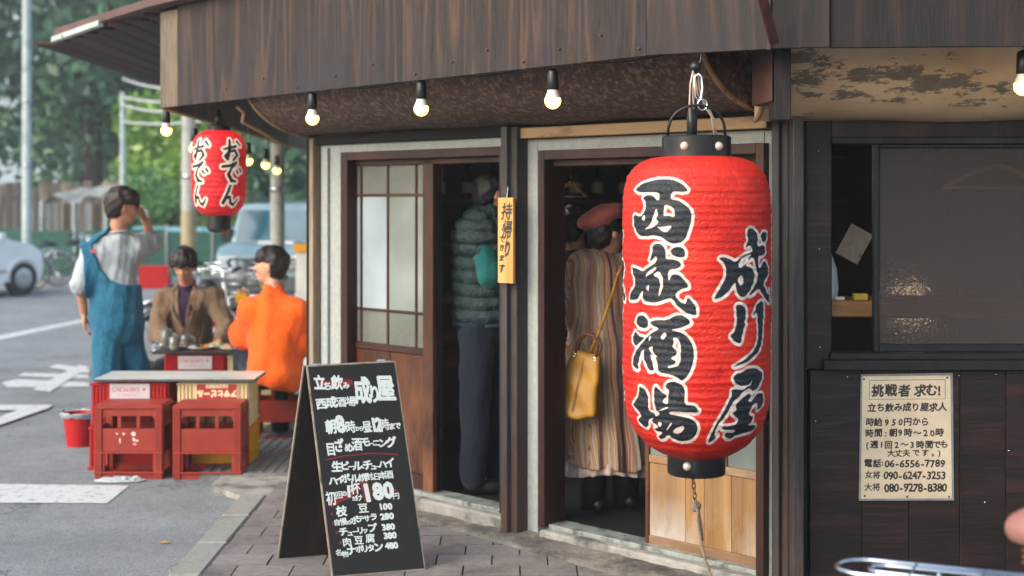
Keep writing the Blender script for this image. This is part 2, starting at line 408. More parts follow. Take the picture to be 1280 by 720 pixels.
m_glassd = mat('dark_glass', '0c1518', '12201f', 3, .06, 0)
# ------------------------------------------------------------ facade frame (45 degree corner front)
th = math.atan2(-.7093, .705); uv_ = Vector((math.cos(th), math.sin(th), 0)); nv_ = Vector((-math.sin(th), math.cos(th), 0))
A0 = Vector((-.947, 7.941, 0)); FM = Matrix.Translation(A0)@Matrix.Rotation(th, 4, 'Z')
def FT(px, yl=0):
    r = Vector(((px-640)/FP, 1, 0)); return (A0.dot(nv_)+yl)/r.dot(nv_)
def U(px, yl=0): t = FT(px, yl); return (Vector(((px-640)/FP, 1, 0))*t-A0).dot(uv_)
def Zf(px, py, yl=0): return CAMZ-(py-250)/FP*FT(px, yl)
RD = 5.8; RP = FP/RD
def RX(px, d=RD): return (px-640)/FP*d
def RZ(py, d=RD): return CAMZ-(py-250)/FP*d
tav = thing('tavern_building', 'old dark wooden tavern with two sliding doors on its chamfered corner front', 'building', (0, 6.5, 0))
def fb(name, m, px0, px1, z0, z1, y0, y1, parent=tav, b=.003, ref=None):
    """one box on the facade: pixel columns -> u, heights in metres, local depth y (negative = out)"""
    u0, u1 = U(px0, ref if ref is not None else y0), U(px1, ref if ref is not None else y0)
    return MB().bbox(u0, u1, y0, y1, z0, z1, b).build(name, m, parent, FM)
def rb(name, m, px0, px1, z0, z1, d0, d1, parent=tav, b=.003):
    return MB().bbox(RX(px0, d0), RX(px1, d0), d0, d1, z0, z1, b).build(name, m, parent)
# walls of plaster
fb('wall', m_plaster, 401, 425.5, .0, 1.93, 0, .10)
fb('wall', m_plaster, 425.6, 632, 1.884, 1.93, .002, .1, b=.001)
fb('wall', m_plaster, 645, 672, 0.0, 1.915, 0, .12)
fb('wall', m_plaster, 672.2, 955, 1.857, 1.912, .004, .12, b=.001)
fb('wall', m_plaster, 955.4, 966, 0.0, 1.911, .006, .12)
fb('corner_post', m_trimwood, 386, 391, 0, 1.97, -.05, .02)
fb('corner_post', m_dark, 382.5, 385.8, 0, 1.97, -.02, .06)
fb('corner_recess', m_frame, 391.5, 401, 0, 1.95, .03, .12)
fb('corner_trim', m_plaster, 403, 409, 0, 1.912, -.02, -.002)
fb('header_gap_shade', m_dark, 386, 634, 1.932, 1.985, -.03, .12)  # near-black strip, shade of the gap over the first door put in as colour
fb('beam', m_tanbeam, 646, 958, 1.917, 1.968, -.05, .1)
fb('gap_strip', m_dark, 646, 955, 1.969, 2.05, .0, .12)  # shade of the gap above the tan beam, painted as a near-black strip
# middle posts and right posts, with near-black fillers for the shade between them
for (a, b_, m_, y0, z1, mm) in ((625.5, 633.5, m_post2, -.10, 1.975, 0), (636, 646, m_post2, -.075, 1.975, 0), (633.6, 636, m_dark, -.05, 1.96, 0)):
    fb('post', m_, a, b_, -.03, z1, y0, .04)
fb('post', m_dark, 646.3, 655, -.03, 1.97, -.02, .02)  # fills the gap beside the post, its shade given as near-black colour
fb('post', m_post2, 964, 973.5, -.02, 1.95, -.07, .03)
fb('post', m_post2, 975.5, 985, -.02, 1.95, -.05, .03)
fb('post', m_dark, 985.2, 991.5, -.02, 2.1, -.02, .06)
rb('post', m_post2, 991.5, 1005, 0, 2.3, RD-.10, RD-.005)
rb('post', m_post, 975, 988, 1.95, 2.3, 5.66, 5.73)
# ---- first door
def frame(px0, px1, zb, zt, w=.05):
    o = fb('door_frame', m_frame, px0, px0+8, zb, zt, -.03, .12)
    u0, u1 = U(px0, -.03), U(px1, -.03); wi = U(px0+8, -.03)-u0
    MB().bbox(u1-wi, u1, -.031, .12, zb, zt).build('frame_jamb', m_frame, o, FM)
    MB().bbox(u0+wi, u1-wi, -.03, .12, zt-.045, zt).build('frame_head', m_frame, o, FM)
    MB().bbox(u0+wi, u1-wi, .03, .12, zt-.075, zt-.0455).build('track', m_door, o, FM)
    MB().bbox(u0+wi, u1-wi, .0, .12, zb-.01, zb+.012).build('sill_rail', m_sill, o, FM)
    return o
m_sill = mat('worn_metal_sill', '6d7470', 'a9b0ab', 14, .4, .3, metal=.4, c3='3a3c3b', s3=10, t3=(.5, .65))
frame(425.5, 634, .075, 1.884); frame(672, 955, .055, 1.857)
def glassmat(name, c, bumpscale, bstr, rough, trans=.0, spots=None):
    t = NT(name); v = t.co(); n1 = t.noise(v, 2.2, 3, .5); cc = t.ramp(n1.outputs[0], [(.3, c[0]), (.7, c[1])])
    if spots:
        vo = t.n('TexVoronoi', i_Vector=v, i_Scale=spots[0]); f = t.ramp(vo.outputs[0], [(0, 1.), (.28, .0)]); cc = t.mix(f, cc, spots[1])
    t.set(Base_Color=cc, Roughness=rough, Transmission_Weight=trans, IOR=1.35, Specular_IOR_Level=.6)
    nb = t.noise(v, bumpscale, 3, .5); t.bump(nb.outputs[0], bstr, .004); return t.m
m_pebble = glassmat('pebbled_glass', ('565a54', '7a7d73'), 160, .9, .3, .25, (130, 'b4b8a8'))
m_milk = glassmat('milky_glass', ('7c898e', 'a3b0b5'), 6, .1, .22, .15)
m_milk2 = glassmat('curtained_glass', ('656d68', '88908a'), 6, .1, .2, .1)
m_reed = glassmat('grey_textured_glass', ('5d6867', '7f8a87'), 120, .5, .3, .2)
def leaf(px0, px1, zb, zt, y0, rows, cols, botz, kind, label=None):
    """sliding door leaf; rows: heights of glazing bars, cols: pixel columns of bars"""
    y1 = y0+.032; us = [U(p, y0) for p in (px0, px1)]
    d = MB().bbox(us[0], U(px0+(6 if kind == 0 else 4.5), y0), y0, y1, zb, zt).bbox(U(px1-(13 if kind == 0 else 4.5), y0), us[1], y0, y1, zb, zt)
    o = d.build('sliding_door', m_door, tav, FM)
    ia, ib = U(px0+(6.1 if kind == 0 else 4.6), y0), U(px1-(13.1 if kind == 0 else 4.6), y0)
    mm = m_doorx if kind == 0 else m_palex
    MB().bbox(ia, ib, y0+.001, y1-.001, zt-.052, zt).build('rail', m_doorx, o, FM)
    MB().bbox(ia, ib, y0+.001, y1-.001, botz, botz+.035).build('rail', mm, o, FM)
    MB().bbox(ia, ib, y0+.001, y1-.001, zb, zb+.045 if kind else zb+.08).build('rail', mm, o, FM)
    cu = [ia]+[U(p, y0) for p in cols]+[ib]; rz = [botz+.035]+rows+[zt-.052]
    for c in cu[1:-1]: MB().bbox(c-.0075, c+.0075, y0+.004, y1-.004, rz[0], rz[-1]).build('glazing_bar', m_door, o, FM)
    for r in rows: MB().bbox(ia, ib, y0+.003, y1-.005, r-.007, r+.007).build('glazing_bar', m_doorx, o, FM)
    for i in range(len(cu)-1):
        for j in range(len(rz)-1):
            mg = (m_pebble if j != 1 else (m_milk if i < 2 else m_milk2)) if kind == 0 else m_reed
            MB().box(cu[i]+.001, cu[i+1]-.001, y0+.013, y0+.018, rz[j]+.001, rz[j+1]-.001).build('pane', mg, o, FM)
    return o
d1 = leaf(435.5, 541, .085, 1.86, .03, [1.019, 1.647], [450, 483, 518.5], .80, 0)
ia, ib = U(441.6, .03), U(527.9, .03); zs = (.166, .799)
cuts = [ia, U(475, .03), U(486, .03), ib]
for k in range(3):
    yy = (.040, .036, .040)[k]
    MB().bbox(cuts[k]+.001, cuts[k+1]-.001, yy, yy+.014, *zs).build('panel_board', m_door, d1, FM)
d2 = leaf(806, 950, .06, 1.83, .045, [1.0, 1.5], [858, 906], .435, 1)
cuts = [U(p, .045) for p in (810.6, 855.6, 878.9, 912.8, 945.4)]
for k in range(4): MB().bbox(cuts[k]+.0008, cuts[k+1]-.0008, .053, .066, .105, .434, .0015).build('panel_board', m_pale, d2, FM)
# second leaves behind (slid open) -> dark inner jamb seen in second doorway
fb('door_jamb', m_frame, 681, 697, .06, 1.83, .07, .1)
fb('inner_post', m_frame, 541.5, 548, .08, 1.85, .09, .12)
fb('slat_panel', m_frame, 915, 948, 1.70, 1.84, .03, .04)
# concrete plinths under the doors
MB().bbox(U(500, -.04), U(640, -.04)-.03, -.06, .12, -.02, .068, .012).build('plinth', m_conc, tav, FM)
MB().bbox(U(674, -.04), U(960, -.04), -.05, .12, -.02, .045, .012).build('plinth', m_conc, tav, FM)
# ---- right wall (frontal)
rb('wall_panel', m_board, 1008, 1039.5, .93, 2.1, RD, RD+.04)
rb('wall_panel', m_dark, 1005, 1008, 0, 2.1, RD-.02, RD+.04)
rb('lintel', m_lintel, 1039.6, 1640, 1.875, 1.95, RD-.002, RD+.04)
rb('lintel', m_lintel, 1008, 1640, 1.9505, 2.0, RD-.02, RD+.04)
rb('lintel_rail', m_post, 1040, 1420, 1.848, 1.8745, RD-.03, RD+.04)
seams = [1012, 1077, 1136, 1200, 1257, 1322, 1386, 1450, 1512, 1575, 1640]
for a, b_ in zip(seams[:-1], seams[1:]): rb('wall_board', m_board, a+.4, b_-.4, 0, .925, RD-.008+random.uniform(-.002, .002), RD+.03, b=.002)
rb('wall_backing', m_dark, 1008, 1450, 0, .93, RD+.031, RD+.1)
rb('wall_panel', m_board, 1430.5, 1640, .9265, 1.8745, RD, RD+.04)
# window
win = rb('window', m_metal, 1038, 1430, .972, 1.0, RD-.035, RD+.07)
rb('sill', m_metal, 1030, 1430, .93, .9715, RD-.045, RD+.05, win)
rb('sash_stile', m_metal, 1092, 1099, 1.001, 1.846, RD-.012, RD+.018, win)
rb('sash_stile', m_metal, 1423, 1430, 1.034, 1.831, RD-.012, RD+.0185, win)
rb('sash_rail', m_metal, 1099.2, 1430, 1.001, 1.033, RD-.011, RD+.017, win)
rb('sash_rail', m_metal, 1099.2, 1430, 1.832, 1.846, RD-.011, RD+.017, win)
t = NT('rippled_glass'); v = t.co(); n1 = t.noise(v, 55, 2, .5, .4)
t.set(Base_Color='857c7a', Roughness=.19, Transmission_Weight=.84, IOR=1.2, Specular_IOR_Level=1.); t.bump(n1.outputs[0], .45, .01); m_ripple = t.m
rb('pane', m_ripple, 1099.3, 1422.5, 1.034, 1.831, RD+.000, RD+.005, win, b=.0005)
rb('window_jamb', m_dark, 1036, 1040, .97, 1.85, RD+.041, RD+.06, win)
# ---- rolled canopies under the eaves (quarter barrels)
def barrel(name, m, M, u0, u1, z0, wtop, ztop, n=14, nu=24, sag=0.01, th_=.008):
    mb = MB(); prof = []
    for i in range(n+1):
        a = (pi*.5)*i/n; prof.append((-wtop*math.sin(a), z0+(ztop-z0)*(1-math.cos(a))))
    for j in range(nu+1):
        u = u0+(u1-u0)*j/nu
        for (y, z) in prof: mb.v.append((u, y, z+sag*math.sin(u*2.3+1)*.4+.004*math.sin(u*9+z*20)))
    for j in range(nu):
        for i in range(n): a = j*(n+1)+i; mb.f.append((a, a+1, a+n+2, a+n+1)); mb.mi.append(0)
    o = mb.build(name, m, tav, M, smooth=True)
    for u in (u0, u1):
        MB().tube([(u, y, z) for y, z in prof], .011, 6).build('edge_strip', m_tanbeam, o, M, smooth=True)
        mp = [(y, z+.004) for y, z in prof]+[(0, ztop)]; c_ = MB(); c_.add([(u-.002, y, z) for y, z in mp]+[(u+.002, y, z) for y, z in mp], [tuple(range(len(mp))), tuple(range(len(mp), 2*len(mp)))[::-1]]); c_.build('end_cap', m, o, M)
    return o
barrel('canopy_underside', m_rust, FM, U(388)-.0, U(966)-.03, 1.985, .48, 2.36)
RM = Matrix.Translation((0, RD, 0))
barrel('canopy_underside', m_cream, RM, .99, 3.2, 1.945, .36, 2.30)
MB().bbox(P(968, 0, 5.3).x, P(989, 0, 5.3).x, 5.3, 5.42, CAMZ+100/FP*5.3, 2.5).build('gap_post', m_fascia2, tav)
# panel closing the gap between the two barrels
MB().prism([(.945, 5.60), (1.11, 5.78), (1.135, 5.72), (1.02, 5.45), (.97, 5.3)], 1.99, 2.5).build('gap_post', m_soffit, tav)
# ---- fascia boards
S = [Vector((-2.10, 8.5, 0)), Vector((.512, 5.43, 0)), Vector((.95, 5.2, 0)), Vector((1.15, 5.14, 0)), Vector((4.2, 4.9, 0))]
def fboard(a, b, z0, z1, m, name='fascia_board', th_=.02, out=0.):
    d = (b-a).normalized(); n = Vector((d.y, -d.x, 0)); L = (b-a).length
    M = Matrix.Translation(a+n*out)@Matrix.Rotation(math.atan2(d.y, d.x), 4, 'Z')
    return MB().bbox(.001, L-.001, 0, th_, z0, z1, .002).build(name, m, tav, M)
def Sx(px, seg):
    a, b = S[seg], S[seg+1]; k = (px-640)/FP; d = b-a; t = (a.x-k*a.y)/(k*d.y-d.x); return a+d*t
ZB, ZT = 2.17, 2.95
fboard(S[0], Sx(222, 0), ZB, 2.74, m_trimwood, out=.003)
fboard(Sx(222, 0), Sx(502, 0), ZB+.001, ZT, m_fascia); fboard(Sx(502, 0), S[1], ZB, ZT, m_fascia); fboard(S[1], S[2], ZB+.002, ZT, m_fascia)
fboard(S[2], S[3], ZB+.001, ZT, m_fascia2, out=.02); fboard(S[3], Vector((2.6, 5.03, 0)), ZB-.0, ZT, m_fascia2); fboard(Vector((2.6, 5.03, 0)), S[4], ZB, ZT, m_fascia2)
fboard(Sx(961, 1), Sx(967, 1), ZB-.004, ZT, m_post, 'fascia_batten', out=.03)
bq = P(968, 54, 5.10); bt = P(938, -60, 5.0)
MB().tube([bq, bt], .022, 4).build('brace', m_frame, tav)
# side fascia and eave
fboard(Vector((-2.34, 16.3, 0)), S[0], ZB, 2.74, m_trimwood, 'side_fascia_board')
MB().tube([Vector((-2.085, 8.52, ZB)), Vector((-2.32, 16.3, ZB))], .014, 6).build('eave_batten', m_tanbeam, tav)
# ceiling under the eave and battens
MB().prism([(-2.08, 8.5), (.5, 5.46), (.95, 5.24), (4, 4.95), (4, 5.9), (1.1, 5.9), (-1.15, 8.2), (-1.35, 16.2), (-2.3, 16.2)], 2.62, 2.64).build('soffit', m_soffit, tav)
for a in range(6):
    y = 8.9+a*1.2; MB().box(-2.06-.03*(y-8.5), -1.2, y, y+.05, 2.55, 2.615).build('soffit_batten', m_tanbeam, tav)
# twisted light batten seen under the left end of the canopy
MB().tube([P(296, 133, 8.1), P(305, 141, 8.1), P(303, 152, 8.15), P(318, 160, 8.2), P(340, 172, 8.3), P(362, 184, 8.4)], .012, 6).build('canopy_hem', m_tanbeam, tav, smooth=True)
# roof slab with overhanging left eave
T = Vector((-3.17, 9.98, 0)); 
mb = MB(); mb.prism([(-3.17, 9.98), (-2.13, 8.48), (.52, 5.36), (.97, 5.12), (4.3, 4.84), (4.3, 17), (-3.45, 17)], 2.755, 2.80)
mb.build('roof', m_soffit, tav)
mb = MB(); mb.prism([(-3.1, 10.02), (-2.13, 8.6), (.52, 5.6), (4.2, 5.2), (4.2, 17), (-3.4, 17)], 2.801, 3.1); 
n_b = 8
for k in range(n_b):
    x0 = -3.43+k*.17; MB().box(x0, x0+.16, 10.2-(k*.17)*1.3, 16.5, 2.735, 2.7545).build('soffit_board', m_soffit, tav)
mb = MB()
def strip(pts, r, m, name, sq=True):
    MB().tube(pts, r, 4).build(name, m, tav)
strip([(-3.19, 9.97, 2.79), (-2.14, 8.46, 2.79), (.5, 5.35, 2.80)], .035, m_redtrim, 'eave_trim')
strip([(-3.19, 9.97, 2.77), (-3.46, 17, 2.77)], .028, m_redtrim, 'eave_trim')
strip([(-3.22, 9.99, 2.745), (-2.65, 9.17, 2.76)], .026, m_whitetrim, 'eave_flashing')
# ---- side wall and interior room
MB().box(-1.178, -1.06, 8.24, 16, -.03, 2.6).build('side_wall', m_plaster, tav)
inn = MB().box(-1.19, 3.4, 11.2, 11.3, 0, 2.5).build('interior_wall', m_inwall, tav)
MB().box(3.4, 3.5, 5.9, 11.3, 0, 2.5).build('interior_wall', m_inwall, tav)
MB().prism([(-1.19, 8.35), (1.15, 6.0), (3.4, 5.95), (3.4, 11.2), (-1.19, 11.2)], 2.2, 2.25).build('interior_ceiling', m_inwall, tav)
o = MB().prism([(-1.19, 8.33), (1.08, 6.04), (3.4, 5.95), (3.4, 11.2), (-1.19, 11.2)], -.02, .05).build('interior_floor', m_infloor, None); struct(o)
# upper storey mass so that the place holds from the side
# ------------------------------------------------------------ ground
t = NT('asphalt'); v = t.co(); n1 = t.noise(v, 1.2, 6, .6); n2 = t.noise(v, 95, 5, .85); n3 = t.noise(v, 9, 5, .7)
cc = t.ramp(n1.outputs[0], [(.3, '64686a'), (.7, '787c7d')]); f2 = t.ramp(n2.outputs[0], [(.3, .35), (.7, 1.7)])
cc = t.mix(1.0, cc, f2, 'MULTIPLY'); cc = t.mix(t.ramp(n3.outputs[0], [(.5, 0.), (.75, .5)]), cc, '44494c'); vo = t.n('TexVoronoi', feature='DISTANCE_TO_EDGE', i_Vector=t.n('VectorMath', operation='ADD', i_0=v, i_1=t.n('VectorMath', operation='SCALE', i_0=t.noise(v, 3, 4, .6).outputs[1]).outputs[0]).outputs[0], i_Scale=.55); cc = t.mix(t.ramp(vo.outputs[0], [(0, .7), (.012, 0.)]), cc, '2a2d2f')
t.set(Base_Color=cc, Roughness=.85); t.bump(n2.outputs[0], .6, .006); m_asph = t.m
m_mark = mat('road_paint', 'a6aaa9', 'bcbfbc', 60, .7, .4, .003, c3='75797a', s3=18, t3=(.52, .66))
m_paver = mat('grey_paver', '625d59', '787370', 26, .85, .5, .004, c3='4a4643', s3=4, t3=(.5, .72), vr=(.82, 1.14))
m_kerb = mat('kerb_concrete', '74756f', '8a8a83', 30, .85, .5, .004, c3='747069', s3=5, vr=(.93, 1.07))
m_joint = mat('joint_dirt', '1e1b19', '2d2925', 20, .95, .3)
ZR = -.035
o = MB().box(-150, 150, -3, 300, ZR-.2, ZR).build('road', m_asph); struct(o)
pav = MB().prism([(-1.35, 3.2), (4, 3.2), (4, 5.9), (1.1, 5.9), (-1.1, 8.2), (-1.22, 16), (-1.9, 16), (-1.45, 7.85), (-1.35, 7.7)], -.1, -.009).build('pavement', m_joint); struct(pav)
# kerb stones
y = 3.3
while y < 7.6:
    L = .57; y1 = min(y+L, 7.80)
    MB().bbox(-1.49, -1.345, y+.002, y1-.002, -.14, .004+random.uniform(-.003, .003), .010).build('kerb_stone', m_kerb, pav); y += L
# pavers, running bond, clipped to the pavement in front of the concrete apron
def inpoly(x, y, pl):
    c = False; n = len(pl)
    for i in range(n):
        a, b = pl[i], pl[(i+1) % n]
        if (a[1] > y) != (b[1] > y) and x < (b[0]-a[0])*(y-a[1])/(b[1]-a[1])+a[0]: c = not c
    return c
def clip(poly, a, b):
    """keep the left side of a->b"""
    o = []; n = len(poly); s = lambda p: (b[0]-a[0])*(p[1]-a[1])-(b[1]-a[1])*(p[0]-a[0])
    for i in range(n):
        p, q = poly[i], poly[(i+1) % n]; sp, sq = s(p), s(q)
        if sp >= 0: o.append(p)
        if (sp >= 0) != (sq >= 0):
            t_ = sp/(sp-sq); o.append((p[0]+(q[0]-p[0])*t_, p[1]+(q[1]-p[1])*t_))
    return o
ap0 = G(528, 652); ap1 = G(700, 700)
apA = (ap0.x, ap0.y); apB = (ap1.x+1.2*(ap1.x-ap0.x), ap1.y+1.2*(ap1.y-ap0.y)); apC = (ap0.x-3*(ap1.x-ap0.x), ap0.y-3*(ap1.y-ap0.y))
r = 0; yy = 4.1
while yy < 8.0:
    h = .185; xx = -1.34+(.0 if r % 2 == 0 else -.125)
    while xx < 1.6:
        g = .0035; pl = [(xx+g, yy+.007), (xx+.25-g, yy+.007), (xx+.25-g, yy+h-.007), (xx+g, yy+h-.007)]
        pl = clip(pl, (-1.34, 3), (-1.34, 2.9)); 
        if len(pl) > 2: pl = clip(pl, (-1.34, 0), (-1.34, -1))
        if len(pl) > 2: pl = clip(pl, apC, apB) if False else clip(pl, apB, apC) if False else pl
        cx = sum(p[0] for p in pl)/max(1, len(pl)); cy = sum(p[1] for p in pl)/max(1, len(pl))
        if len(pl) > 2:
            s_ = (apB[0]-apC[0])*(cy-apC[1])-(apB[1]-apC[1])*(cx-apC[0])
            pl = clip(pl, apB, apC)
        if len(pl) > 2 and abs((640+FP*cx/cy)-400) < 420 and 250+FP*CAMZ/cy < 790:
            dz = random.uniform(-.002, .002); M_ = Matrix.Rotation(random.uniform(-.006, .006), 4, 'X')
            MB().prism(pl, -.05, dz).build('paver', m_paver, pav)
        xx += .25
    yy += h; r += 1
# rough concrete apron along the doors
def sheet(name, poly, z, m, n=0, amp=0):
    mb = MB(); mb.prism(poly, z-.05, z); return struct(mb.build(name, m))
mb = MB(); nx, ny = 70, 12
for i in range(nx+1):
    for j in range(ny+1):
        a = Vector((apA[0]-.25*(apB[0]-apA[0])/2.2, apA[1]-.25*(apB[1]-apA[1])/2.2, 0)); b = Vector((*apB, 0)); p = a.lerp(b, i/nx)
        fr = Vector((p.x, p.y, 0)); k = (fr-A0).dot(uv_); q = A0+uv_*k+nv_*.02; w = fr.lerp(q, j/ny); w.z = .006+.010*mn.noise(w*4)+.006*mn.noise(w*15)+.012*(j/ny)
        if j == 0: w.z = -.004
        mb.v.append(w)
for i in range(nx):
    for j in range(ny): a = i*(ny+1)+j; mb.f.append((a, a+ny+1, a+ny+2, a+1)); mb.mi.append(0)
struct(mb.build('concrete_apron', m_apron, smooth=True))
# pavement beyond the kerb end: rough ramp and grooved plates
o = sheet('concrete_ramp', [(G(262, 606).x, G(262, 606).y), (G(300, 618).x, G(300, 618).y), (-1.0, 7.82), (-1.12, 8.35), (G(280, 592).x, G(280, 592).y)], -.004, m_conc)
m_groove = mat('dark_grooved_plate', '55585a', '6d6f70', 20, .7, .3, c3='3c3f41', s3=5)
for k in range(5):
    y0 = 8.42+k*.72
    pl = MB().bbox(-1.86+.0*k, -1.25, y0, y0+.70, -.06, .0, .004)
    o = pl.build('paving_plate', m_groove, pav)
    if k < 3:
        mb = MB()
        for q in range(9): mb.bbox(-1.83+q*.064, -1.83+q*.064+.03, y0+.02, y0+.68, .0, .006, .002)
        mb.build('raised_bar', m_groove, o)
# road markings
def marking(name, pts, z=ZR+.004):
    pl = [G(x, y, z) for x, y in pts]; mb = MB(); mb.add([(p.x, p.y, z) for p in pl], [tuple(range(len(pl)))]); o = mb.build(name, m_mark); n = o.data.polygons[0].normal
    if n.z < 0: o.data.flip_normals()
    return struct(o)
marking('stop_line', [(-60, 604), (161, 607), (134, 629), (-60, 628)])
marking('road_line', [(-20, 423), (104, 399), (106, 402), (-20, 429)])
marking('road_line', [(-20, 423-80), (-20, 341), (-10, 341)])
for k_, p in enumerate(([(2, 478), (20, 474), (110, 478), (112, 483), (10, 484)], [(22, 470), (30, 466), (110, 468), (112, 473)], [(40, 487), (98, 456), (112, 458), (62, 490)], [(60, 459), (72, 455), (112, 461), (112, 466), (100, 466)],
          [(-20, 506), (66, 506), (58, 512), (-20, 513)], [(-20, 528), (34, 508), (60, 510), (0, 531), (-20, 536)])):
    marking('road_character', p, ZR+.004+.0025*k_)
mb = MB()
for k in range(150):
    y = random.uniform(4.2, 8.4); x = -1.50-abs(random.gauss(0, .10)) if random.random() < .6 else random.uniform(-3.2, -1.5); r = random.uniform(.002, .006); mb.ball((x, y, ZR+r*.5), (r, r*.8, r*.6), 5, 3)
pb0 = mb.build('road_grit', mat('pale_grit', '7d7a72', 'a8a59c', 40, .9, 0)); pb0['kind'] = 'stuff'
# ------------------------------------------------------------ big lantern
BL = {  # traced brush shapes: (offset x, y, scale, filled outlines, holes)
 'a': (770, 210, 6, [[(145,160),(200,120),(280,95),(370,88),(440,98),(500,125),(545,170),(520,182),(430,178),(420,200),(415,235),(480,245),(555,300),(570,340),(565,400),(545,460),(530,510),(500,540),(440,555),(400,540),(350,505),(290,495),(240,505),(195,505),(160,465),(145,420),(143,345),(195,362),(225,330),(235,290),(230,255),(210,225),(240,203),(285,207),(315,245),(335,235),(330,185),(250,185),(180,185)]],
   [[(372,275),(410,280),(448,310),(447,365),(400,350),(362,355),(370,310)],[(315,430),(350,435),(435,420),(390,475),(350,460)],[(313,297),(325,345),(310,375),(330,400),(290,440),(220,455),(260,430),(285,380),(300,330)],[(222,345),(235,370),(222,395),(208,378)]]),
 'b': (770, 310, 6, [[(285,-35),(330,-50),(370,-30),(385,10),(380,65),(450,65),(490,85),(495,110),(470,130),(400,140),(402,228),(430,170),(480,170),(540,235),(545,265),(500,275),(460,300),(455,330),(490,370),(530,380),(540,330),(580,370),(600,400),(605,455),(585,462),(530,445),(470,400),(430,345),(400,345),(330,375),(290,382),(215,372),(212,290),(190,340),(170,370),(105,378),(125,310),(150,290),(155,220),(130,130),(170,140),(215,160),(250,130),(320,85),(315,40),(275,85),(265,70),(285,30)],[(415,5),(450,-25),(500,-25),(525,10),(520,45),(480,52),(435,35)]],
   [[(230,200),(250,160),(310,120),(315,135),(270,175)],[(290,180),(330,150),(360,190),(365,260),(330,340),(330,300),(345,250),(335,205)],[(235,275),(262,250),(255,305)]]),
 'c': (770, 380, 6, [[(163,95),(185,60),(225,55),(255,90),(258,130),(235,152),(195,148),(170,125)],[(160,175),(185,210),(235,215),(200,250),(165,290),(135,250),(150,200)],[(265,105),(300,85),(400,80),(450,45),(500,40),(545,65),(565,100),(500,130),(440,145),(420,148),(500,165),(550,205),(580,260),(588,330),(575,400),(545,470),(500,515),(470,490),(430,470),(330,460),(325,400),(310,350),(290,340),(270,330),(285,380),(300,450),(265,455),(235,400),(220,360),(225,300),(200,330),(185,400),(185,455),(155,450),(130,420),(155,340),(200,270),(250,210),(290,175),(330,150),(330,142),(290,125)]],
   [[(375,165),(395,185),(365,225),(345,205)],[(435,205),(470,205),(492,250),(490,400),(400,425),(400,410),(450,395),(460,370),(415,350),(460,330),(465,300),(430,270),(445,240)],[(270,200),(283,205),(265,245),(260,235)],[(255,290),(295,270),(285,300),(310,340),(325,345),(312,350),(290,335)]]),
 'd': (770, 450, 6, [[(185,155),(225,170),(250,215),(250,280),(245,330),(290,340),(300,370),(240,390),(215,450),(185,462),(145,410),(185,375),(165,345),(125,300),(160,260),(180,210)],[(310,135),(345,180),(400,200),(350,245),(395,270),(400,200),(405,160),(375,140),(400,105),(450,95),(510,125),(522,170),(515,260),(590,265),(620,300),(610,318),(520,315),(410,315),(395,335),(480,345),(560,360),(605,395),(615,440),(590,500),(540,530),(460,540),(400,520),(370,495),(320,530),(285,535),(275,520),(330,480),(270,475),(265,460),(310,440),(250,400),(290,370),(330,340),(300,310),(290,180)]],
   [[(410,470),(440,440),(500,415),(510,435),(480,470),(440,482)],[(415,390),(410,420),(350,475),(370,450)],[(310,400),(340,410),(320,440),(300,430)],[(312,325),(370,290),(405,285),(370,305)]]),
 'e': (870, 260, 6, [[(365,165),(385,142),(420,150),(445,195),(440,280),(480,265),(500,290),(500,325),(470,345),(445,345),(450,440),(475,410),(485,385),(510,395),(528,440),(525,490),(480,540),(520,620),(530,640),(530,580),(540,690),(525,690),(490,640),(450,575),(400,620),(370,630),(420,560),(445,490),(425,420),(410,345),(360,385),(350,410),(400,430),(420,475),(400,570),(345,635),(310,632),(285,590),(280,520),(240,580),(190,630),(120,650),(175,560),(210,500),(215,430),(200,390),(160,355),(195,345),(240,360),(280,385),(330,340),(405,310),(400,290),(385,265),(350,285),(375,235)],[(462,200),(485,168),(512,180),(518,220),(500,248),(475,240)]],
   [[(320,475),(340,500),(335,540),(315,555),(300,530),(300,500)],[(300,400),(330,350),(400,325),(360,390),(310,430)]]),
 'f': (870, 350, 6.55, [[(305,165),(340,160),(380,185),(388,240),(378,310),(390,310),(370,360),(350,470),(300,450),(262,405),(300,370),(315,300),(312,230)],[(480,170),(510,140),(535,165),(538,240),(525,400),(520,490),(480,560),(400,615),(275,655),(350,610),(430,560),(480,490),(490,400),(485,300),(480,225),(440,260),(465,205)]], []),
 'g': (870, 440, 6, [[(265,125),(290,100),(330,95),(370,70),(440,75),(480,110),(490,150),(470,190),(440,230),(415,240),(400,220),(380,215),(340,240),(300,285),(275,300),(255,340),(205,430),(175,460),(150,520),(160,560),(180,535),(150,590),(110,605),(105,590),(130,520),(150,470),(190,400),(230,320),(265,250),(258,215),(290,212),(345,225),(370,200),(400,195),(412,150),(390,190),(330,195),(280,170)],[(330,290),(370,255),(400,255),(405,280),(385,300),(400,320),(440,280),(450,260),(490,265),(505,300),(500,350),(470,382),(455,375),(455,320),(410,350),(400,410),(440,430),(440,455),(400,490),(465,495),(478,510),(470,540),(400,545),(320,560),(300,580),(250,570),(232,545),(250,530),(300,535),(320,515),(205,505),(200,480),(270,480),(310,470),(330,435),(280,400),(270,385),(300,360),(290,320)]], []),
}
LD = 5.25; LC = P(870.5, 250, LD); LR = 92.5/FP*LD; LS = LD/FP
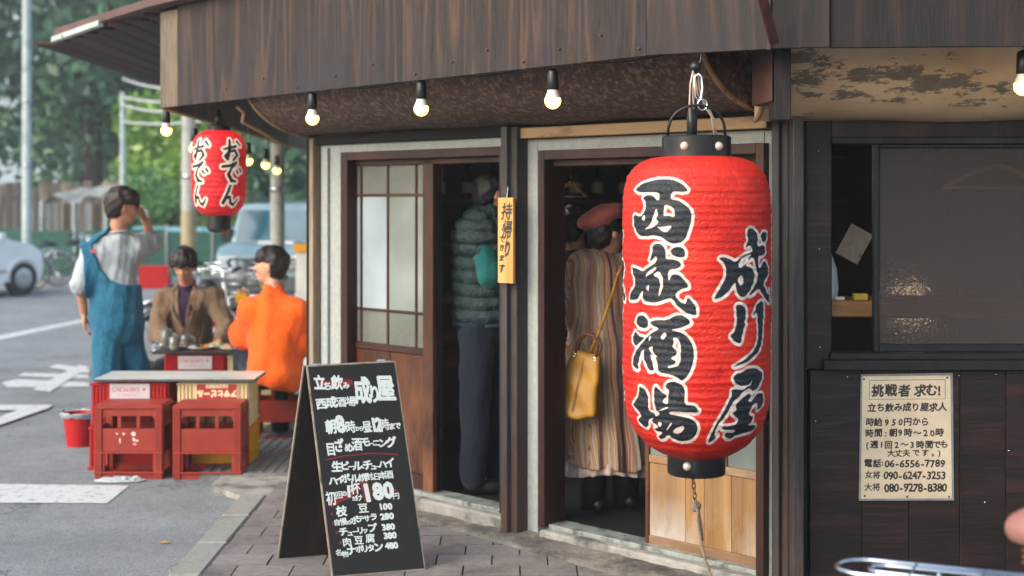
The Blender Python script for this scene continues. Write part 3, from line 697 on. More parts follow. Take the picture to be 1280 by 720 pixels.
def lantern_bitmap():
    s = 3.0; R = 92.5; Wd = int(2*pi*R*s); Hh = int(420*s); K = np.zeros((Hh, Wd), bool)
    def mp(x, y, dphi):
        q = max(-.985, min(.985, (x-870.5)/R)); ph = math.asin(q)+dphi-.129; return ((ph/(2*pi)+.5)*Wd % (Wd*4), (y-180)*s)
    def draw(keys, dphi):
        for k in keys:
            ox, oy, sc_, F, H = BL[k]
            L = np.zeros_like(K)
            for f in F: poly_fill(L, smooth_poly([mp(ox+x/sc_, oy+y/sc_, dphi) for x, y in f]))
            for f in H: poly_fill(L, smooth_poly([mp(ox+x/sc_, oy+y/sc_, dphi) for x, y in f]), False)
            K[:] |= L
    draw('abcd', 0); draw('efg', 0); draw('abcd', math.radians(143)); draw('efg', math.radians(-147))
    Fl = K.copy(); O = dilate(K[::2, ::2], 5.4); O = np.repeat(np.repeat(O, 2, 0), 2, 1)[:Hh, :Wd]
    if O.shape != K.shape: O2 = np.zeros_like(K); O2[:O.shape[0], :O.shape[1]] = O; O = O2
    return blur(K, 1), blur(O, 1)
def lantern_material(name, K, O, ink, edge, red1, red2, zb, zt, glow=0):
    t = NT(name); im = image(name+'_print', K, O, K*0); uvn = t.n('UVMap'); tx = t.n('TexImage', i_Vector=uvn.outputs[0]); tx.image = im; tx.extension = 'CLIP'
    sep = t.n('SeparateColor', i_0=tx.outputs[0]); v = t.co(); n1 = t.noise(v, 5, 5, .6); n2 = t.noise(v, 60, 4, .6)
    red = t.ramp(n1.outputs[0], [(.3, red1), (.7, red2)]); sx = t.n('SeparateXYZ', i_0=v)
    # worn, scuffed specks
    nw = t.noise(t.co((1, 1, 2.2)), 38, 5, .8); wear = t.ramp(nw.outputs[0], [(.61, 0.), (.69, 1.)]); n5 = t.noise(t.co((1, 1, 3)), 7, 6, .7); red = t.mix(t.ramp(n5.outputs[0], [(.45, 0.), (.75, .5)]), red, '8e1512')
    red = t.mix(t.math('MULTIPLY', wear, .35), red, 'd98a7c'); ik = t.mix(t.math('MULTIPLY', wear, .3), ink, '7d8287')
    c1 = t.mix(t.ramp(sep.outputs[1], [(.35, 0.), (.65, 1.)]), red, t.mix(t.math('MULTIPLY', n2.outputs[0], .5), edge, 'b79a90')); c2 = t.mix(t.ramp(sep.outputs[0], [(.35, 0.), (.65, 1.)]), c1, ik)
    t.set(Base_Color=c2, Roughness=.55, Specular_IOR_Level=.28)
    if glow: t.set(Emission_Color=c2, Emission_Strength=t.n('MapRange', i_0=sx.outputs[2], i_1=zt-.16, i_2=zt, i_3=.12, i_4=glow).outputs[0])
    nb = t.noise(v, 26, 4, .6); vc = t.n('TexVoronoi', feature='DISTANCE_TO_EDGE', i_Vector=t.n('VectorMath', operation='ADD', i_0=v, i_1=t.n('VectorMath', operation='SCALE', i_0=t.noise(v, 9, 3, .6).outputs[1]).outputs[0]).outputs[0], i_Scale=5.0); cr = t.ramp(vc.outputs[0], [(0, 0.), (.10, 1.)]); t.bump(t.math('ADD', nb.outputs[0], t.math('MULTIPLY', cr, .5)), .55, .006); return t.m
def lantern_shell(prof, n, sq, ridge, nr, vz0, vz1):
    """prof: (r, z) smooth outline; ribs added as ridges; returns verts, faces, uv"""
    mb = MB(); uv = []; rows = len(nr)
    for i, (r, z, rr) in enumerate(nr):
        for k in range(n+1):
            a = 2*pi*k/n; x = math.sin(a-pi); y = math.cos(a-pi)   # seam at the back
            wob = 1+.006*math.sin(3*a+z*9)+.004*mn.noise(Vector((x*2, y*2, z*12)))
            mb.v.append((rr*wob*-x*-1, rr*wob*-y*-1*1, z)); uv.append(None)
    return mb
def make_lantern(name, root, prof_px, cx, d, ribs, K, O, mtl, v0, v1, n=96, amp=.0019):
    """prof_px: [(half width px, y px)] from top to bottom"""
    L = d/FP; mb = MB(); uv = []; ys = [p[1] for p in prof_px]; rs = [p[0] for p in prof_px]
    N = ribs*8; cz = WM[root.as_pointer()].translation
    for i in range(N+1):
        y = ys[0]+(ys[-1]-ys[0])*i/N; r = float(np.interp(y, ys, rs)); ph = (i % 8)/8.0
        rid = (abs(math.cos(pi*ph))**2.5)*amp*(1 if r > rs[0]+2 else .3)*(.8+.4*((i//8*37) % 11)/11)
        z = CAMZ-(y-250)*L
        for k in range(n+1):
            phi = -pi+2*pi*k/n; wob = 1+.005*math.sin(2*phi+y*.02)+.012*mn.noise(Vector((math.sin(phi)*3, math.cos(phi)*3, y*.03)))*.6
            R = (r*L+rid-amp+.003*mn.noise(Vector((math.sin(phi)*7, math.cos(phi)*7, y*.11))))*wob
            mb.v.append((R*math.sin(phi), -R*math.cos(phi), z-cz.z)); uv.append((k/n, 1-(y-v0)/(v1-v0)))
    for i in range(N):
        for k in range(n): a = i*(n+1)+k; mb.f.append((a, a+n+1, a+n+2, a+1)); mb.mi.append(0)
    M = Matrix.Translation(cz); return mb.build(name, mtl, root, M, smooth=True, uv=uv)
LK, LO = lantern_bitmap()
lant = thing('paper_lantern', 'huge red paper lantern with large brushed black letters hanging before the second doorway', 'lantern', (LC.x, LD, 1.0))
ml = lantern_material('lantern_paper', LK, LO, '1a1f25', 'cfc3bb', 'b0170f', 'c42a18', 1, 1)
m_caps = m_blackp
body = make_lantern('shade', lant, [(44, 196), (56, 197.5), (68, 202), (78, 209), (86, 220), (90, 235), (92, 260), (92.5, 330), (92.5, 400), (92, 460), (90, 500), (85, 522), (76, 540), (62, 555), (46, 565), (36, 569)], 870.5, LD, 44, LK, LO, ml, 180, 600)
LM = Matrix.Translation((LC.x, LD, 0))
def zL(y): return CAMZ-(y-250)*LS
mb = MB(); r = 43*LS; mb.lathe([(r-.005, zL(197)), (r, zL(197)), (r, zL(172)), (r-.006, zL(170)), (r-.012, zL(172)), (r-.012, zL(195))], 40, cap=False); mb.build('top_band', m_caps, lant, LM, smooth='auto')
mb = MB(); r = 36*LS; mb.lathe([(r-.01, zL(569)), (r, zL(567)), (r, zL(590)), (r-.004, zL(592)), (r-.03, zL(590)), (r-.03, zL(572))], 40, cap=False); mb.lathe([(.001, zL(575)), (r-.029, zL(575))], 30, cap=False); mb.build('bottom_band', m_caps, lant, LM, smooth='auto')
m_stud = mat('pale_stud', 'b5a592', 'd8cabb', 60, .35, .1, metal=.3)
for (x, y, rr) in ((851, 184, 43), (855, 577, 36), (893, 184, -43)):
    dx = (x-870.5)*LS; dy = -math.sqrt(max(0, (abs(rr)*LS)**2-dx*dx)); MB().ball((dx, dy, zL(y)), .016, 10, 6).build('stud', m_stud, lant, LM, smooth=True)
# bail handle of thin black rod
pts = []
for i in range(17):
    a = pi*i/16; pts.append(((-36*math.cos(a))*LS, -.02*math.sin(a), zL(172)+ (172-132)*LS*math.sin(a)**.75))
MB().tube(pts, .0055, 6).build('bail', m_black, lant, LM, smooth=True)
pts = [P(x, y, LD-.03) for x, y in ((872, 132), (871, 120), (869, 108))]
MB().tube([P(878+6*math.cos(a), 131+7*math.sin(a), LD-.02) for a in np.linspace(0, 2*pi, 13)[:-1]], .003, 5, closed=True).build('ring', m_steel, lant, smooth=True)
# things the lantern hangs on: carabiner, hook, cords, socket
cb = MB().tube([P(x, y, LD+.0) for x, y in ((869, 96), (873, 92), (877, 96), (878, 110), (877, 122), (872, 126), (868, 120), (868, 106))], .0055, 6, closed=True).build('carabiner', m_steel, None, smooth=True); tag(cb, 'steel snap hook holding the handle of the big red lantern', 'snap hook')
hk = MB().tube([P(x, y, LD+.02) for x, y in ((877, 66), (876, 76), (871, 84), (868, 90), (873, 94), (876, 90))], .0045, 6).build('ceiling_hook', m_black, None, smooth=True); tag(hk, 'black wire hook under the fascia above the big red lantern', 'hook')
mb = MB().lathe([(.014, 0), (.019, .01), (.020, .08), (.016, .10), (.008, .125)], 14, P(865, 172, LD+.02)).build('lamp_socket', m_black, lant, smooth=True)
mb = MB()
for (a, pth) in ((0, [(863, 152), (862, 130), (863, 105), (867, 86)]), (1, [(866, 152), (867, 132), (866, 110), (869, 84)]), (2, [(872, 80), (874, 110), (880, 132), (889, 145), (893, 170)]), (3, [(868, 86), (872, 118), (884, 132), (892, 148), (896, 172)])):
    mb.tube([P(x, y, LD-.0+.01*a) for x, y in pth], .0035, 5)
w_ = mb.build('twin_cord', m_cordw, lant, smooth=True)
MB().ball(P(869, 84, LD+.01), .022, 8, 6).build('tape_knot', m_black, lant, smooth=True)
# tail chain and rope
m_chain = mat('rusty_chain', '4a403a', '7a6d62', 40, .5, .3, metal=.6); m_rope = mat('old_rope', '6a5648', '9a8675', 120, .9, .6)
ch = thing('tail_rope', 'short rusty chain knotted to a rope dangling under the big lantern', 'rope', P(868, 600, LD))
for i in range(7):
    y = 595+i*6.2; x = 866+.6*i; c = P(x, y, LD); M_ = Matrix.Translation(c)@Matrix.Rotation(i*pi/2+.4, 4, 'Z')
    MB().tube([M_@Vector((.007*math.cos(a), 0, .012*math.sin(a))) for a in np.linspace(0, 2*pi, 9)[:-1]], .0026, 5, closed=True).build('chain_link', m_chain, ch, smooth=True)
mb = MB(); rp = []
pth = [(867, 628), (871, 634), (866, 630), (872, 637), (872, 650), (875, 668), (877, 680), (881, 697), (888, 718), (896, 740), (905, 760)]
for k, ph in enumerate((0, 2.1, 4.2)):
    pp_ = []
    for i in range(len(pth)*6-5):
        a = i/6; j = min(int(a), len(pth)-2); f = a-j; x = pth[j][0]*(1-f)+pth[j+1][0]*f; y = pth[j][1]*(1-f)+pth[j+1][1]*f
        c = P(x, y, LD-.02); c.x += .003*math.cos(i*.9+ph); c.y += .003*math.sin(i*.9+ph); pp_.append(c)
    mb.tube(pp_, .0036, 5)
mb.tube([P(873, 638, LD-.01), P(876, 655, LD-.01), P(878, 676, LD-.01)], .0055, 6)
mb.build('rope', m_rope, ch, smooth=True); MB().ball(P(870, 633, LD), (.02, .017, .022), 8, 6).build('knot', m_rope, ch, smooth=True)
# ------------------------------------------------------------ small lantern (three kana, twice round)
def small_lantern():
    s = 6; Wd = int(2*pi*34*s); Hh = 110*s; K = np.zeros((Hh, Wd), bool); sg = {
     'お': [[(0,12,3),(14,9,4)],[(7,3,4),(6,13,5),(4,22,4),(1,19,3),(5,15,3),(12,13,4),(15,18,4),(10,23,3)],[(16,4,4),(20,8,3)]],
     'で': [[(0,5,4),(8,4,4),(15,1,4),(9,7,3),(6,13,5),(9,19,5),(14,20,3)],[(15,9,3),(17,12,3)],[(19,7,3),(21,10,3)]],
     'ん': [[(9,0,4),(6,8,4),(2,17,5),(5,12,4),(9,11,4),(10,17,4),(14,19,4),(19,13,2)]]}
    def brush(L, pts):
        for (a, b) in zip(pts[:-1], pts[1:]):
            n = int(max(2, math.hypot(b[0]-a[0], b[1]-a[1])/1.2))
            for i in range(n+1):
                f = i/n; x, y, r = [a[q]*(1-f)+b[q]*f for q in range(3)]; r = r*.55
                x0, x1, y0, y1 = int(x-r), int(x+r)+2, int(y-r), int(y+r)+2; gx, gy = np.meshgrid(np.arange(max(0, x0), min(L.shape[1], x1)), np.arange(max(0, y0), min(L.shape[0], y1)))
                L[gy, gx] |= ((gx-x)**2+(gy-y)**2) < r*r
    for phc in (-.55, .74, 2.3):
        for q, ch_ in enumerate('おでん'):
            cx = (phc/(2*pi)+.5)*Wd; cy = (17+30*q)*s; k_ = 1.22
            for st in sg[ch_]: brush(K, [(cx+(x-10)*s*k_-q*s*1.5, cy+(y-6)*s*k_, w*s*.85) for x, y, w in st])
    O = dilate(K[::2, ::2], 7.5); O = np.repeat(np.repeat(O, 2, 0), 2, 1)[:Hh, :Wd]; O2 = np.zeros_like(K); O2[:O.shape[0], :O.shape[1]] = O[:K.shape[0], :K.shape[1]]
    d = 8.55; L = d/FP; c = P(273.5, 250, d)
    root = thing('paper_lantern', 'small red paper lantern with three black kana hanging at the left corner of the eave', 'lantern', (c.x, d, 1.6))
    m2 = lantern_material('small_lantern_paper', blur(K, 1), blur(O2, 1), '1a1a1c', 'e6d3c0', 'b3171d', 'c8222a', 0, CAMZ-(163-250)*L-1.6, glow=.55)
    make_lantern('shade', root, [(14, 163), (20, 164.5), (28, 170), (32, 178), (34, 190), (34.5, 220), (33.5, 245), (30, 258), (22, 267), (13, 270)], 273.5, d, 17, None, None, m2, 163, 273, 64, .002)
    Mx = Matrix.Translation((c.x, d, 0)); z = lambda y: CAMZ-(y-250)*L
    MB().lathe([(15*L, z(165)), (15*L, z(158)), (8*L, z(156)), (.01, z(156))], 24).build('top_band', m_black, root, Mx, smooth='auto')
    MB().lathe([(.01, z(291)), (10*L, z(290)), (15*L, z(286)), (15*L, z(268))], 24).build('bottom_band', m_black, root, Mx, smooth='auto')
    MB().lathe([(.02, z(158)), (.024, z(150)), (.02, z(143)), (.008, z(138))], 12).tube([(0, 0, z(139)), (-.01, .02, z(124)), (-.0, .03, z(110))], .004, 5).build('lamp_socket', m_black, root, Mx, smooth=True)
    return root
small_lantern()
# ------------------------------------------------------------ bulbs
t = NT('glowing_bulb'); t.set(Base_Color='fff4d8', Emission_Color=C('ffcb58'), Emission_Strength=2.6, Roughness=.4); m_bulb = t.m
m_bulbneck = mat('white_bulb_neck', 'c9c3b4', 'd8d3c6', 5, .5, 0)
bt = thing('light_bulb', 'glowing round bulb in black socket above the glazed sliding door, nearest the corner', 'light bulb', P(390, 150, 7.3), group='bulbs strung under the eaves')
b0 = WM[bt.as_pointer()].translation
MB().ball(b0+Vector((0, 0, 0)), (.034, .034, .034), 16, 10).build('globe', m_bulb, bt, smooth=True)
MB().lathe([(.033, .0), (.031, .016), (.022, .040), (.022, .046)], 16, b0, cap=False).build('neck', m_bulbneck, bt, smooth=True)
MB().lathe([(.0225, .045), (.025, .05), (.023, .12), (.019, .128), (.005, .135)], 16, b0).build('socket', m_black, bt, smooth=True)
MB().tube([b0+Vector((0, 0, .13)), b0+Vector((.004, .004, .18)), b0+Vector((-.004, .02, .24))], .004, 5).build('cord', m_cordw, bt, smooth=True)
def fd(px): 
    for i in range(4):
        q = Sx(px, i)
        if S[i].x-1e-3 <= q.x <= S[i+1].x+1e-3: return q.y
for (px, py, d, lb) in ((526.5, 136, fd(526)+.06, 'glowing round bulb above the dark open half of the first doorway'), (691, 126, fd(691)+.06, 'glowing round bulb just left of the second doorway top'), (1279, 108, 5.22, 'glowing bulb before the peeling cream canopy at the right edge'),
        (208, 163, 8.8, 'leftmost glowing bulb, hanging free under the outer eave corner'), (243, 186, 9.2, 'glowing bulb half hidden behind the small lantern'), (310, 201, 10.3, 'first glowing bulb right of the small lantern'), (332, 206, 11.6, 'middle bulb of the three between small lantern and door'), (346, 213, 12.6, 'glowing bulb before the grey pole, farthest of the eave string')):
    dup(bt, P(px, py, d), 0, lb)
bt.matrix_local = Matrix.Translation(P(390.5, 148, fd(391)+.06))
wr = MB()
pts = []
for a, b_ in ((391, 527), (527, 691), (691, 870)):
    for i in range(9): f = i/8; px = a+(b_-a)*f; q = Sx(px, 0 if px < 808 else 1); pts.append(Vector((q.x+.0, q.y+.10, 2.20-.035*math.sin(pi*f))))
wr.tube(pts, .004, 5); wo = wr.build('cable', m_black, None, smooth=True); tag(wo, 'black cable running behind the fascia above the doors', 'cable')
# ------------------------------------------------------------ flat print helper: one textured face on a thing
def inkmat(name, R, Gc, base, ink, ink2, rough=.6, vec='uv', bumpy=.1, base2=None, wear=None):
    t = NT(name); im = image(name+'_print', blur(R), blur(Gc), R*0.); uvn = t.n('UVMap'); tx = t.n('TexImage', i_Vector=uvn.outputs[0]); tx.image = im
    sep = t.n('SeparateColor', i_0=tx.outputs[0]); v = t.co(); n1 = t.noise(v, 7, 8, .7); bc = t.ramp(n1.outputs[0], [(.35, base), (.65, base2 or base)])
    n2 = t.noise(v, 90, 3, .6)
    if wear: bc = t.mix(t.ramp(t.noise(t.co(loc=(4, 2, 1)), 14, 8, .8).outputs[0], [(.62, 0.), (.7, .8)]), bc, wear)
    f1 = t.math('MULTIPLY', t.ramp(sep.outputs[0], [(.3, 0.), (.7, 1.)]), t.ramp(n2.outputs[0], [(.2, .8), (.5, 1.)])); f2 = t.ramp(sep.outputs[1], [(.3, 0.), (.7, 1.)])
    cc = t.mix(f2, bc, ink2); cc = t.mix(f1, cc, ink); t.set(Base_Color=cc, Roughness=rough); t.bump(n2.outputs[0], bumpy, .001); return t.m
def quad(name, m, parent, a, b, c, d, n=1):
    """a b c d = bottom left, bottom right, top right, top left; uv over the whole"""
    mb = MB(); mb.add([a, b, c, d], [(0, 1, 2, 3)]); return mb.build(name, m, parent, uv=[(0, 0), (1, 0), (1, 1), (0, 1)])
def homog(src, dst):
    A = []; B = []
    for (x, y), (u, v) in zip(src, dst): A += [[x, y, 1, 0, 0, 0, -u*x, -u*y], [0, 0, 0, x, y, 1, -v*x, -v*y]]; B += [u, v]
    h = np.linalg.solve(np.array(A, float), np.array(B, float)); return np.append(h, 1).reshape(3, 3)
def hap(H, x, y): q = H@np.array([x, y, 1.]); return q[0]/q[2], q[1]/q[2]
# ------------------------------------------------------------ A-frame menu board
bl, br_, bk = G(415, 722), G(532, 712), G(347, 698)
bw = (br_-bl); back = (bk-bl); fd_ = bw.normalized(); nb = Vector((fd_.y, -fd_.x, 0))
top_mid = (bl+bk)/2; HT = .885
tl = P(383, 457, 6.27); tl = Vector((tl.x, tl.y, tl.z)); tr = tl+bw*.985; tr.z = tl.z+.0
trp = P(494, 451, tr.y); tr.z = trp.z; tr.x = trp.x
tbl = P(379, 458, 6.31); tbr = tbl+(tr-tl)
sb = thing('menu_board', 'black folding pavement board covered in white brushed Japanese menu writing', 'sandwich board', ((bl+br_+bk)/3)[:2]+(0,))
m_bface = mat('board_black_paint', '15171b', '1e2126', 12, .5, .15); m_bedge = mat('board_edge_wood', '6b6258', '978d80', 15, .7, .2, c3='2a2725', s3=12)
m_bback = wood('dark_board_back', '0c0908', '2a1d16', 'z', 5, .5, 2.5)
SRC = [(383, 457), (494, 451), (532, 712), (415, 722)]; BWp, BHp = 700, 1560
Hm = homog(SRC, [(0, 0), (BWp, 0), (BWp, BHp), (0, BHp)])
BK = np.zeros((BHp, BWp), bool); BR = np.zeros((BHp, BWp), bool)
def bch(ch, x, y, s, sy=None, bold=7, rot=0):
    sy = sy or s; u, v = hap(Hm, x, y); u2, v2 = hap(Hm, x+s, y-.05*s); w = math.hypot(u2-u, v2-v); u3, v3 = hap(Hm, x+.1*sy, y+sy); h = math.hypot(u3-u, v3-v)
    A = BK; stamp(A, ch, u, v, w*1.12, h*1.1, bold+.9, rot+random.uniform(-.07, .07), random.uniform(-.08, .08))
TXT = [('立', 397.8, 477, 14, 17), ('ち', 408, 481, 10), ('飲', 420, 477, 14, 17), ('み', 432, 480, 8), ('西', 400, 503, 13), ('成', 413, 501, 13), ('酒', 425.5, 501, 12), ('場', 438, 500, 12), ('成', 453, 487, 20, 31), ('り', 469, 491, 14, 22), ('屋', 483, 484, 21, 31),
 ('朝', 412, 532, 13, 17), ('8', 424.5, 528, 20, 26), ('時', 438, 532, 12, 15), ('か', 447, 534, 6), ('ら', 452, 534, 6), ('昼', 459.5, 532, 11, 14), ('1', 468, 529, 15, 21), ('2', 474, 529, 15, 21), ('時', 482, 529, 11, 14), ('ま', 491, 531, 8), ('で', 498, 530, 8),
 ('目', 412, 560, 12, 16), ('ざ', 423, 555.5, 12, 16), ('め', 435.5, 558, 11), ('酒', 446, 554, 12, 16), ('モ', 457, 551, 12), ('ー', 464.5, 553, 7), ('ニ', 471, 552, 9), ('ン', 480, 552, 11), ('グ', 490, 551, 13),
 ('生', 420, 582, 13), ('ビ', 431, 581, 11), ('ー', 438.5, 582, 8), ('ル', 447, 581, 12), ('.', 453.5, 580, 10), ('チ', 460, 580, 12), ('ュ', 467.5, 582, 8), ('ー', 473, 582, 7), ('ハ', 479, 579, 10), ('イ', 488, 577, 12),
 ('ハ', 415, 600, 11), ('イ', 424, 598, 11), ('ボ', 431.5, 597, 11), ('ー', 438, 598, 7), ('ル', 443.5, 597, 11), ('.', 448.5, 596, 9), ('焼', 453.5, 596, 10), ('酎', 462, 594.5, 9), ('.', 467, 594, 9), ('日', 471.5, 594.5, 9), ('本', 479, 592.8, 10), ('酒', 487, 592, 10),
 ('初', 412, 622.5, 12, 17), ('回', 422.5, 618, 9), ('の', 429.5, 616, 7), ('1', 435.5, 613, 16, 18), ('杯', 444, 610, 12, 14), ('だ', 443, 622.5, 6), ('け', 449, 621.6, 8), ('1', 459, 615, 24, 28), ('8', 472.7, 613, 23, 26), ('0', 486, 611.5, 23, 25), ('円', 496, 619, 8),
 ('枝', 426, 638.7, 13), ('豆', 454, 635, 12), ('1', 476.5, 632.7, 10), ('0', 482, 632.4, 10), ('0', 488, 632, 10),
 ('自', 420, 653, 8), ('慢', 428.5, 652, 9), ('の', 436, 653, 6), ('ポ', 443, 650.6, 10), ('テ', 450.8, 648.6, 8), ('サ', 458.5, 648, 8), ('ラ', 467, 646, 9), ('2', 478.6, 645.5, 10), ('8', 484, 644.8, 10), ('0', 490, 644.4, 10),
 ('チ', 428.5, 665, 11), ('ュ', 437, 666.7, 8), ('ー', 444, 665, 8), ('リ', 450, 663.5, 9), ('ッ', 456.5, 663, 7), ('プ', 466, 660, 11), ('3', 480.3, 659, 10), ('8', 485.8, 658.5, 10), ('0', 491.4, 658, 10),
 ('肉', 433, 678.6, 11), ('豆', 448, 676, 11), ('腐', 462.5, 673.5, 11), ('3', 482.5, 670, 10), ('8', 488, 669.6, 10), ('0', 493.5, 669, 10),
 ('名', 422, 692, 8), ('物', 430.5, 694, 8), ('ナ', 439, 689, 12), ('ポ', 448.8, 687.5, 9), ('リ', 456, 687, 9), ('タ', 463.5, 686, 9), ('ン', 473.5, 684.6, 12), ('4', 484.3, 683, 10), ('8', 489.8, 682.6, 10), ('0', 495.3, 682, 10)]
def wt_(c, s=12): return 1.3 if (ord(c) > 0x3400 and s < 12.5 and s != 12) else 3.9 if c.isascii() else (2.1 if ord(c) > 0x3400 and c not in '生目日本立西成円回' else 3.0)
for q in TXT: bch(*q, bold=wt_(q[0], q[3]+.01))
def redline(pts, w):
    pp_ = [hap(Hm, *p) for p in pts]
    for a, b in zip(pp_[:-1], pp_[1:]):
        d = Vector((b[0]-a[0], b[1]-a[1])).normalized(); n = Vector((-d.y, d.x))*w; poly_fill(BR, [(a[0]+n.x, a[1]+n.y), (b[0]+n.x, b[1]+n.y), (b[0]-n.x, b[1]-n.y), (a[0]-n.x, a[1]-n.y)])
redline([(405, 573), (430, 568), (463, 565), (499, 566)], 4.5); redline([(410, 630), (424, 622), (440, 616), (446, 604)], 26); redline([(455, 600), (461, 627)], 30); redline([(464, 612), (498, 612)], 8); redline([(396, 478), (440, 476)], 22)
for (x, y) in ((413, 642), (414.5, 654), (419.5, 666), (424.5, 679)): redline([(x, y-2), (x+.4, y+2)], 9)
BR &= True
for q in TXT[46:60]: pass
m_menu = inkmat('menu_board_paint', BK.astype(float), BR.astype(float), '08090b', 'b9c4c2', '6b1219', .85, base2='0c0e10', wear='17191b')
def slab(name, a, b, c, d, n, th_, m, parent):
    mb = MB(); vs = [a, b, c, d]; mb.add(vs+[v+n*th_ for v in vs], [(0, 1, 2, 3), (7, 6, 5, 4), (0, 4, 5, 1), (1, 5, 6, 2), (2, 6, 7, 3), (3, 7, 4, 0)]); return mb.build(name, m, parent)
nf = (br_-bl).cross(tl-bl).normalized(); nf = nf if nf.y > 0 else -nf
pf = slab('front_panel', bl, br_, tr, tl, nf, .016, m_bedge, sb)
e = -nf*.0015; ex = (br_-bl).normalized()*.006; ez = (tl-bl).normalized()*.006
quad('painted_face', m_menu, pf, bl+e+ex+ez, br_+e-ex+ez, tr+e-ex-ez, tl+e+ex-ez)
nbk = (br_-bl).cross(tbl-bk).normalized(); nbk = nbk if nbk.y > 0 else -nbk
pb = slab('back_panel', bk, bk+bw, tbr, tbl, nbk, .016, m_bedge, sb)
quad('inner_face', m_bback, pb, bk-nbk*.0015+ex, bk+bw-nbk*.0015-ex, tbr-nbk*.0015-ex, tbl-nbk*.0015+ex)
for f in (.12, .86): MB().bbox(-.02, .02, -.012, .02, -.006, .006, .002, Matrix.Translation((tl.lerp(tr, f)+tbl.lerp(tbr, f))/2+Vector((0, 0, .002)))).build('hinge', m_steel, sb)
# ------------------------------------------------------------ wanted poster on the boards
pd = RD-.016; Pw, Ph = 690, 942; PK = np.zeros((Ph, Pw), bool)
def pch(ch, zx, zy, s, bold=3.2, sy=None):   # zoom coords (x 2.667 of photo) -> poster bitmap
    u = (zx-95)/(405-95)*Pw; v = (zy-46)/(468-46)*Ph; k = Pw/310; stamp(PK, ch, u, v, s*k*1.15, (sy or s)*k*1.15, bold, random.uniform(-.04, .04), random.uniform(-.04, .1))
def pline(txt, xs, y, s, bold=3.2, sy=None):
    if len(xs) == 2: xs = np.linspace(xs[0], xs[1], len(txt))
    for c, x in zip(txt, xs):
        if c != ' ': pch(c, x, y+random.uniform(-1.2, 1.2), s, bold, sy)
pline('挑戦者求む!', [150, 197, 243, 300, 340, 366], 97, 38, 3.2); pline('立ち飲み成り屋求人', (130, 377), 155, 27, 3.2)
pline('時給950円から', [124, 153, 183, 208, 232, 257, 288, 317], 205, 26, 3.2); pline('時間:朝9時〜20時', [123, 154, 180, 206, 231, 259, 290, 318, 341, 366], 243, 26, 3.2)
pline('(週1回2〜3時間でも', [116, 140, 166, 190, 219, 246, 272, 300, 330, 356, 380], 283, 25, 3.2); pline('大丈夫です。)', [200, 226, 252, 285, 316, 342, 364], 312, 23, 3)
pline('電話:', [120, 151, 170], 346, 26, 3.2); pline('06-6556-7789', (186, 375), 348, 30, 3); pline('女将', [122, 149], 387, 24, 2.5); pline('090-6247-3253', (182, 377), 389, 30, 3, 32); pline('大将', [121, 148], 430, 24, 2.5); pline('080-9278-8380', (184, 380), 431, 31, 3, 34)
def prect(x0, y0, x1, y1, w=3):
    f = lambda x, y: ((x-95)/310*Pw, (y-46)/422*Ph)
    for a, b in (((x0, y0), (x1, y0)), ((x1, y0), (x1, y1)), ((x1, y1), (x0, y1)), ((x0, y1), (x0, y0))):
        a = Vector(f(*a)); b = Vector(f(*b)); d = (b-a).normalized(); n = Vector((-d.y, d.x))*w; poly_fill(PK, [tuple(a+n), tuple(b+n), tuple(b-n), tuple(a-n)])
prect(120, 60, 387, 126, 1.9)
m_paper = inkmat('poster_paper', PK.astype(float), PK*0., 'b9a990', '1f1a17', '1f1a17', .45, base2='cdbda3', wear='a8957b')
m_lam = mat('laminate_edge', '6f7273', '8a8c8a', 20, .25, .1)
pr = thing('job_poster', 'laminated cream paper notice with handwritten black Japanese lines nailed to the dark boards', 'notice', (RX(1133, pd), pd, 1.0))
def pp(x, y, d): return Vector((RX(x, d), d, RZ(y, d)))
MB().prism([(-.0, 0)]*0 or [(RX(1073.5, pd), RZ(626, pd)), (RX(1192.5, pd), RZ(625.5, pd)), (RX(1191, pd), RZ(466, pd)), (RX(1076, pd), RZ(468, pd))], 0, .0015, Matrix(((1, 0, 0, 0), (0, 0, 1, pd), (0, 1, 0, 0), (0, 0, 0, 1)))).build('laminate_sheet', m_lam, pr)
quad('paper_sheet', m_paper, pr, pp(1076, 623.5, pd-.0015), pp(1190, 623, pd-.0015), pp(1188, 469.5, pd-.0015), pp(1078, 470.5, pd-.0015))
m_nail = mat('rusty_nail', '3a1c12', '6b3420', 30, .6, .2)
for (x, y) in ((1081, 620), (1134, 621), (1186.5, 621), (1184, 472), (1080, 474)): MB().ball(pp(x, y, pd-.003), (.0045, .002, .0045), 8, 4).build('nail', m_nail, pr, smooth=True)
# small wooden sign on the middle post
m_sgn = None
SK = np.zeros((900, 160), bool)
for c, x, y, w, h, b in (('持', 95, 150, 100, 165, 2.4), ('帰', 95, 345, 100, 180, 2.4), ('り', 100, 545, 70, 160, 5), ('で', 45, 440, 55, 66, 4), ('き', 42, 530, 55, 66, 4), ('ま', 42, 640, 55, 66, 4), ('す', 42, 750, 60, 90, 4)): stamp(SK, c, x, y, w*1.15, h*1.15, b, 0, .12)
t = NT('sign_wood'); v = t.co((1, 1, .1)); n1 = t.noise(v, 14, 5, .6); im = image('sign_print', blur(SK), SK*0., SK*0.); tx = t.n('TexImage', i_Vector=t.n('UVMap').outputs[0]); tx.image = im
t.set(Base_Color=t.mix(t.n('SeparateColor', i_0=tx.outputs[0]).outputs[0], t.ramp(n1.outputs[0], [(.3, 'a87a3c'), (.7, 'cf9f5c')]), '1c1815'), Roughness=.5); m_sgn = t.m
m_sgnb = mat('sign_wood_edge', 'a87a3c', 'cf9f5c', 14, .5, .1, stretch=(1, 1, .1))
ys = -.122; u0, u1 = U(622.5, ys), U(641.5, ys); z0, z1 = Zf(632, 354, ys), Zf(632, 247, ys)
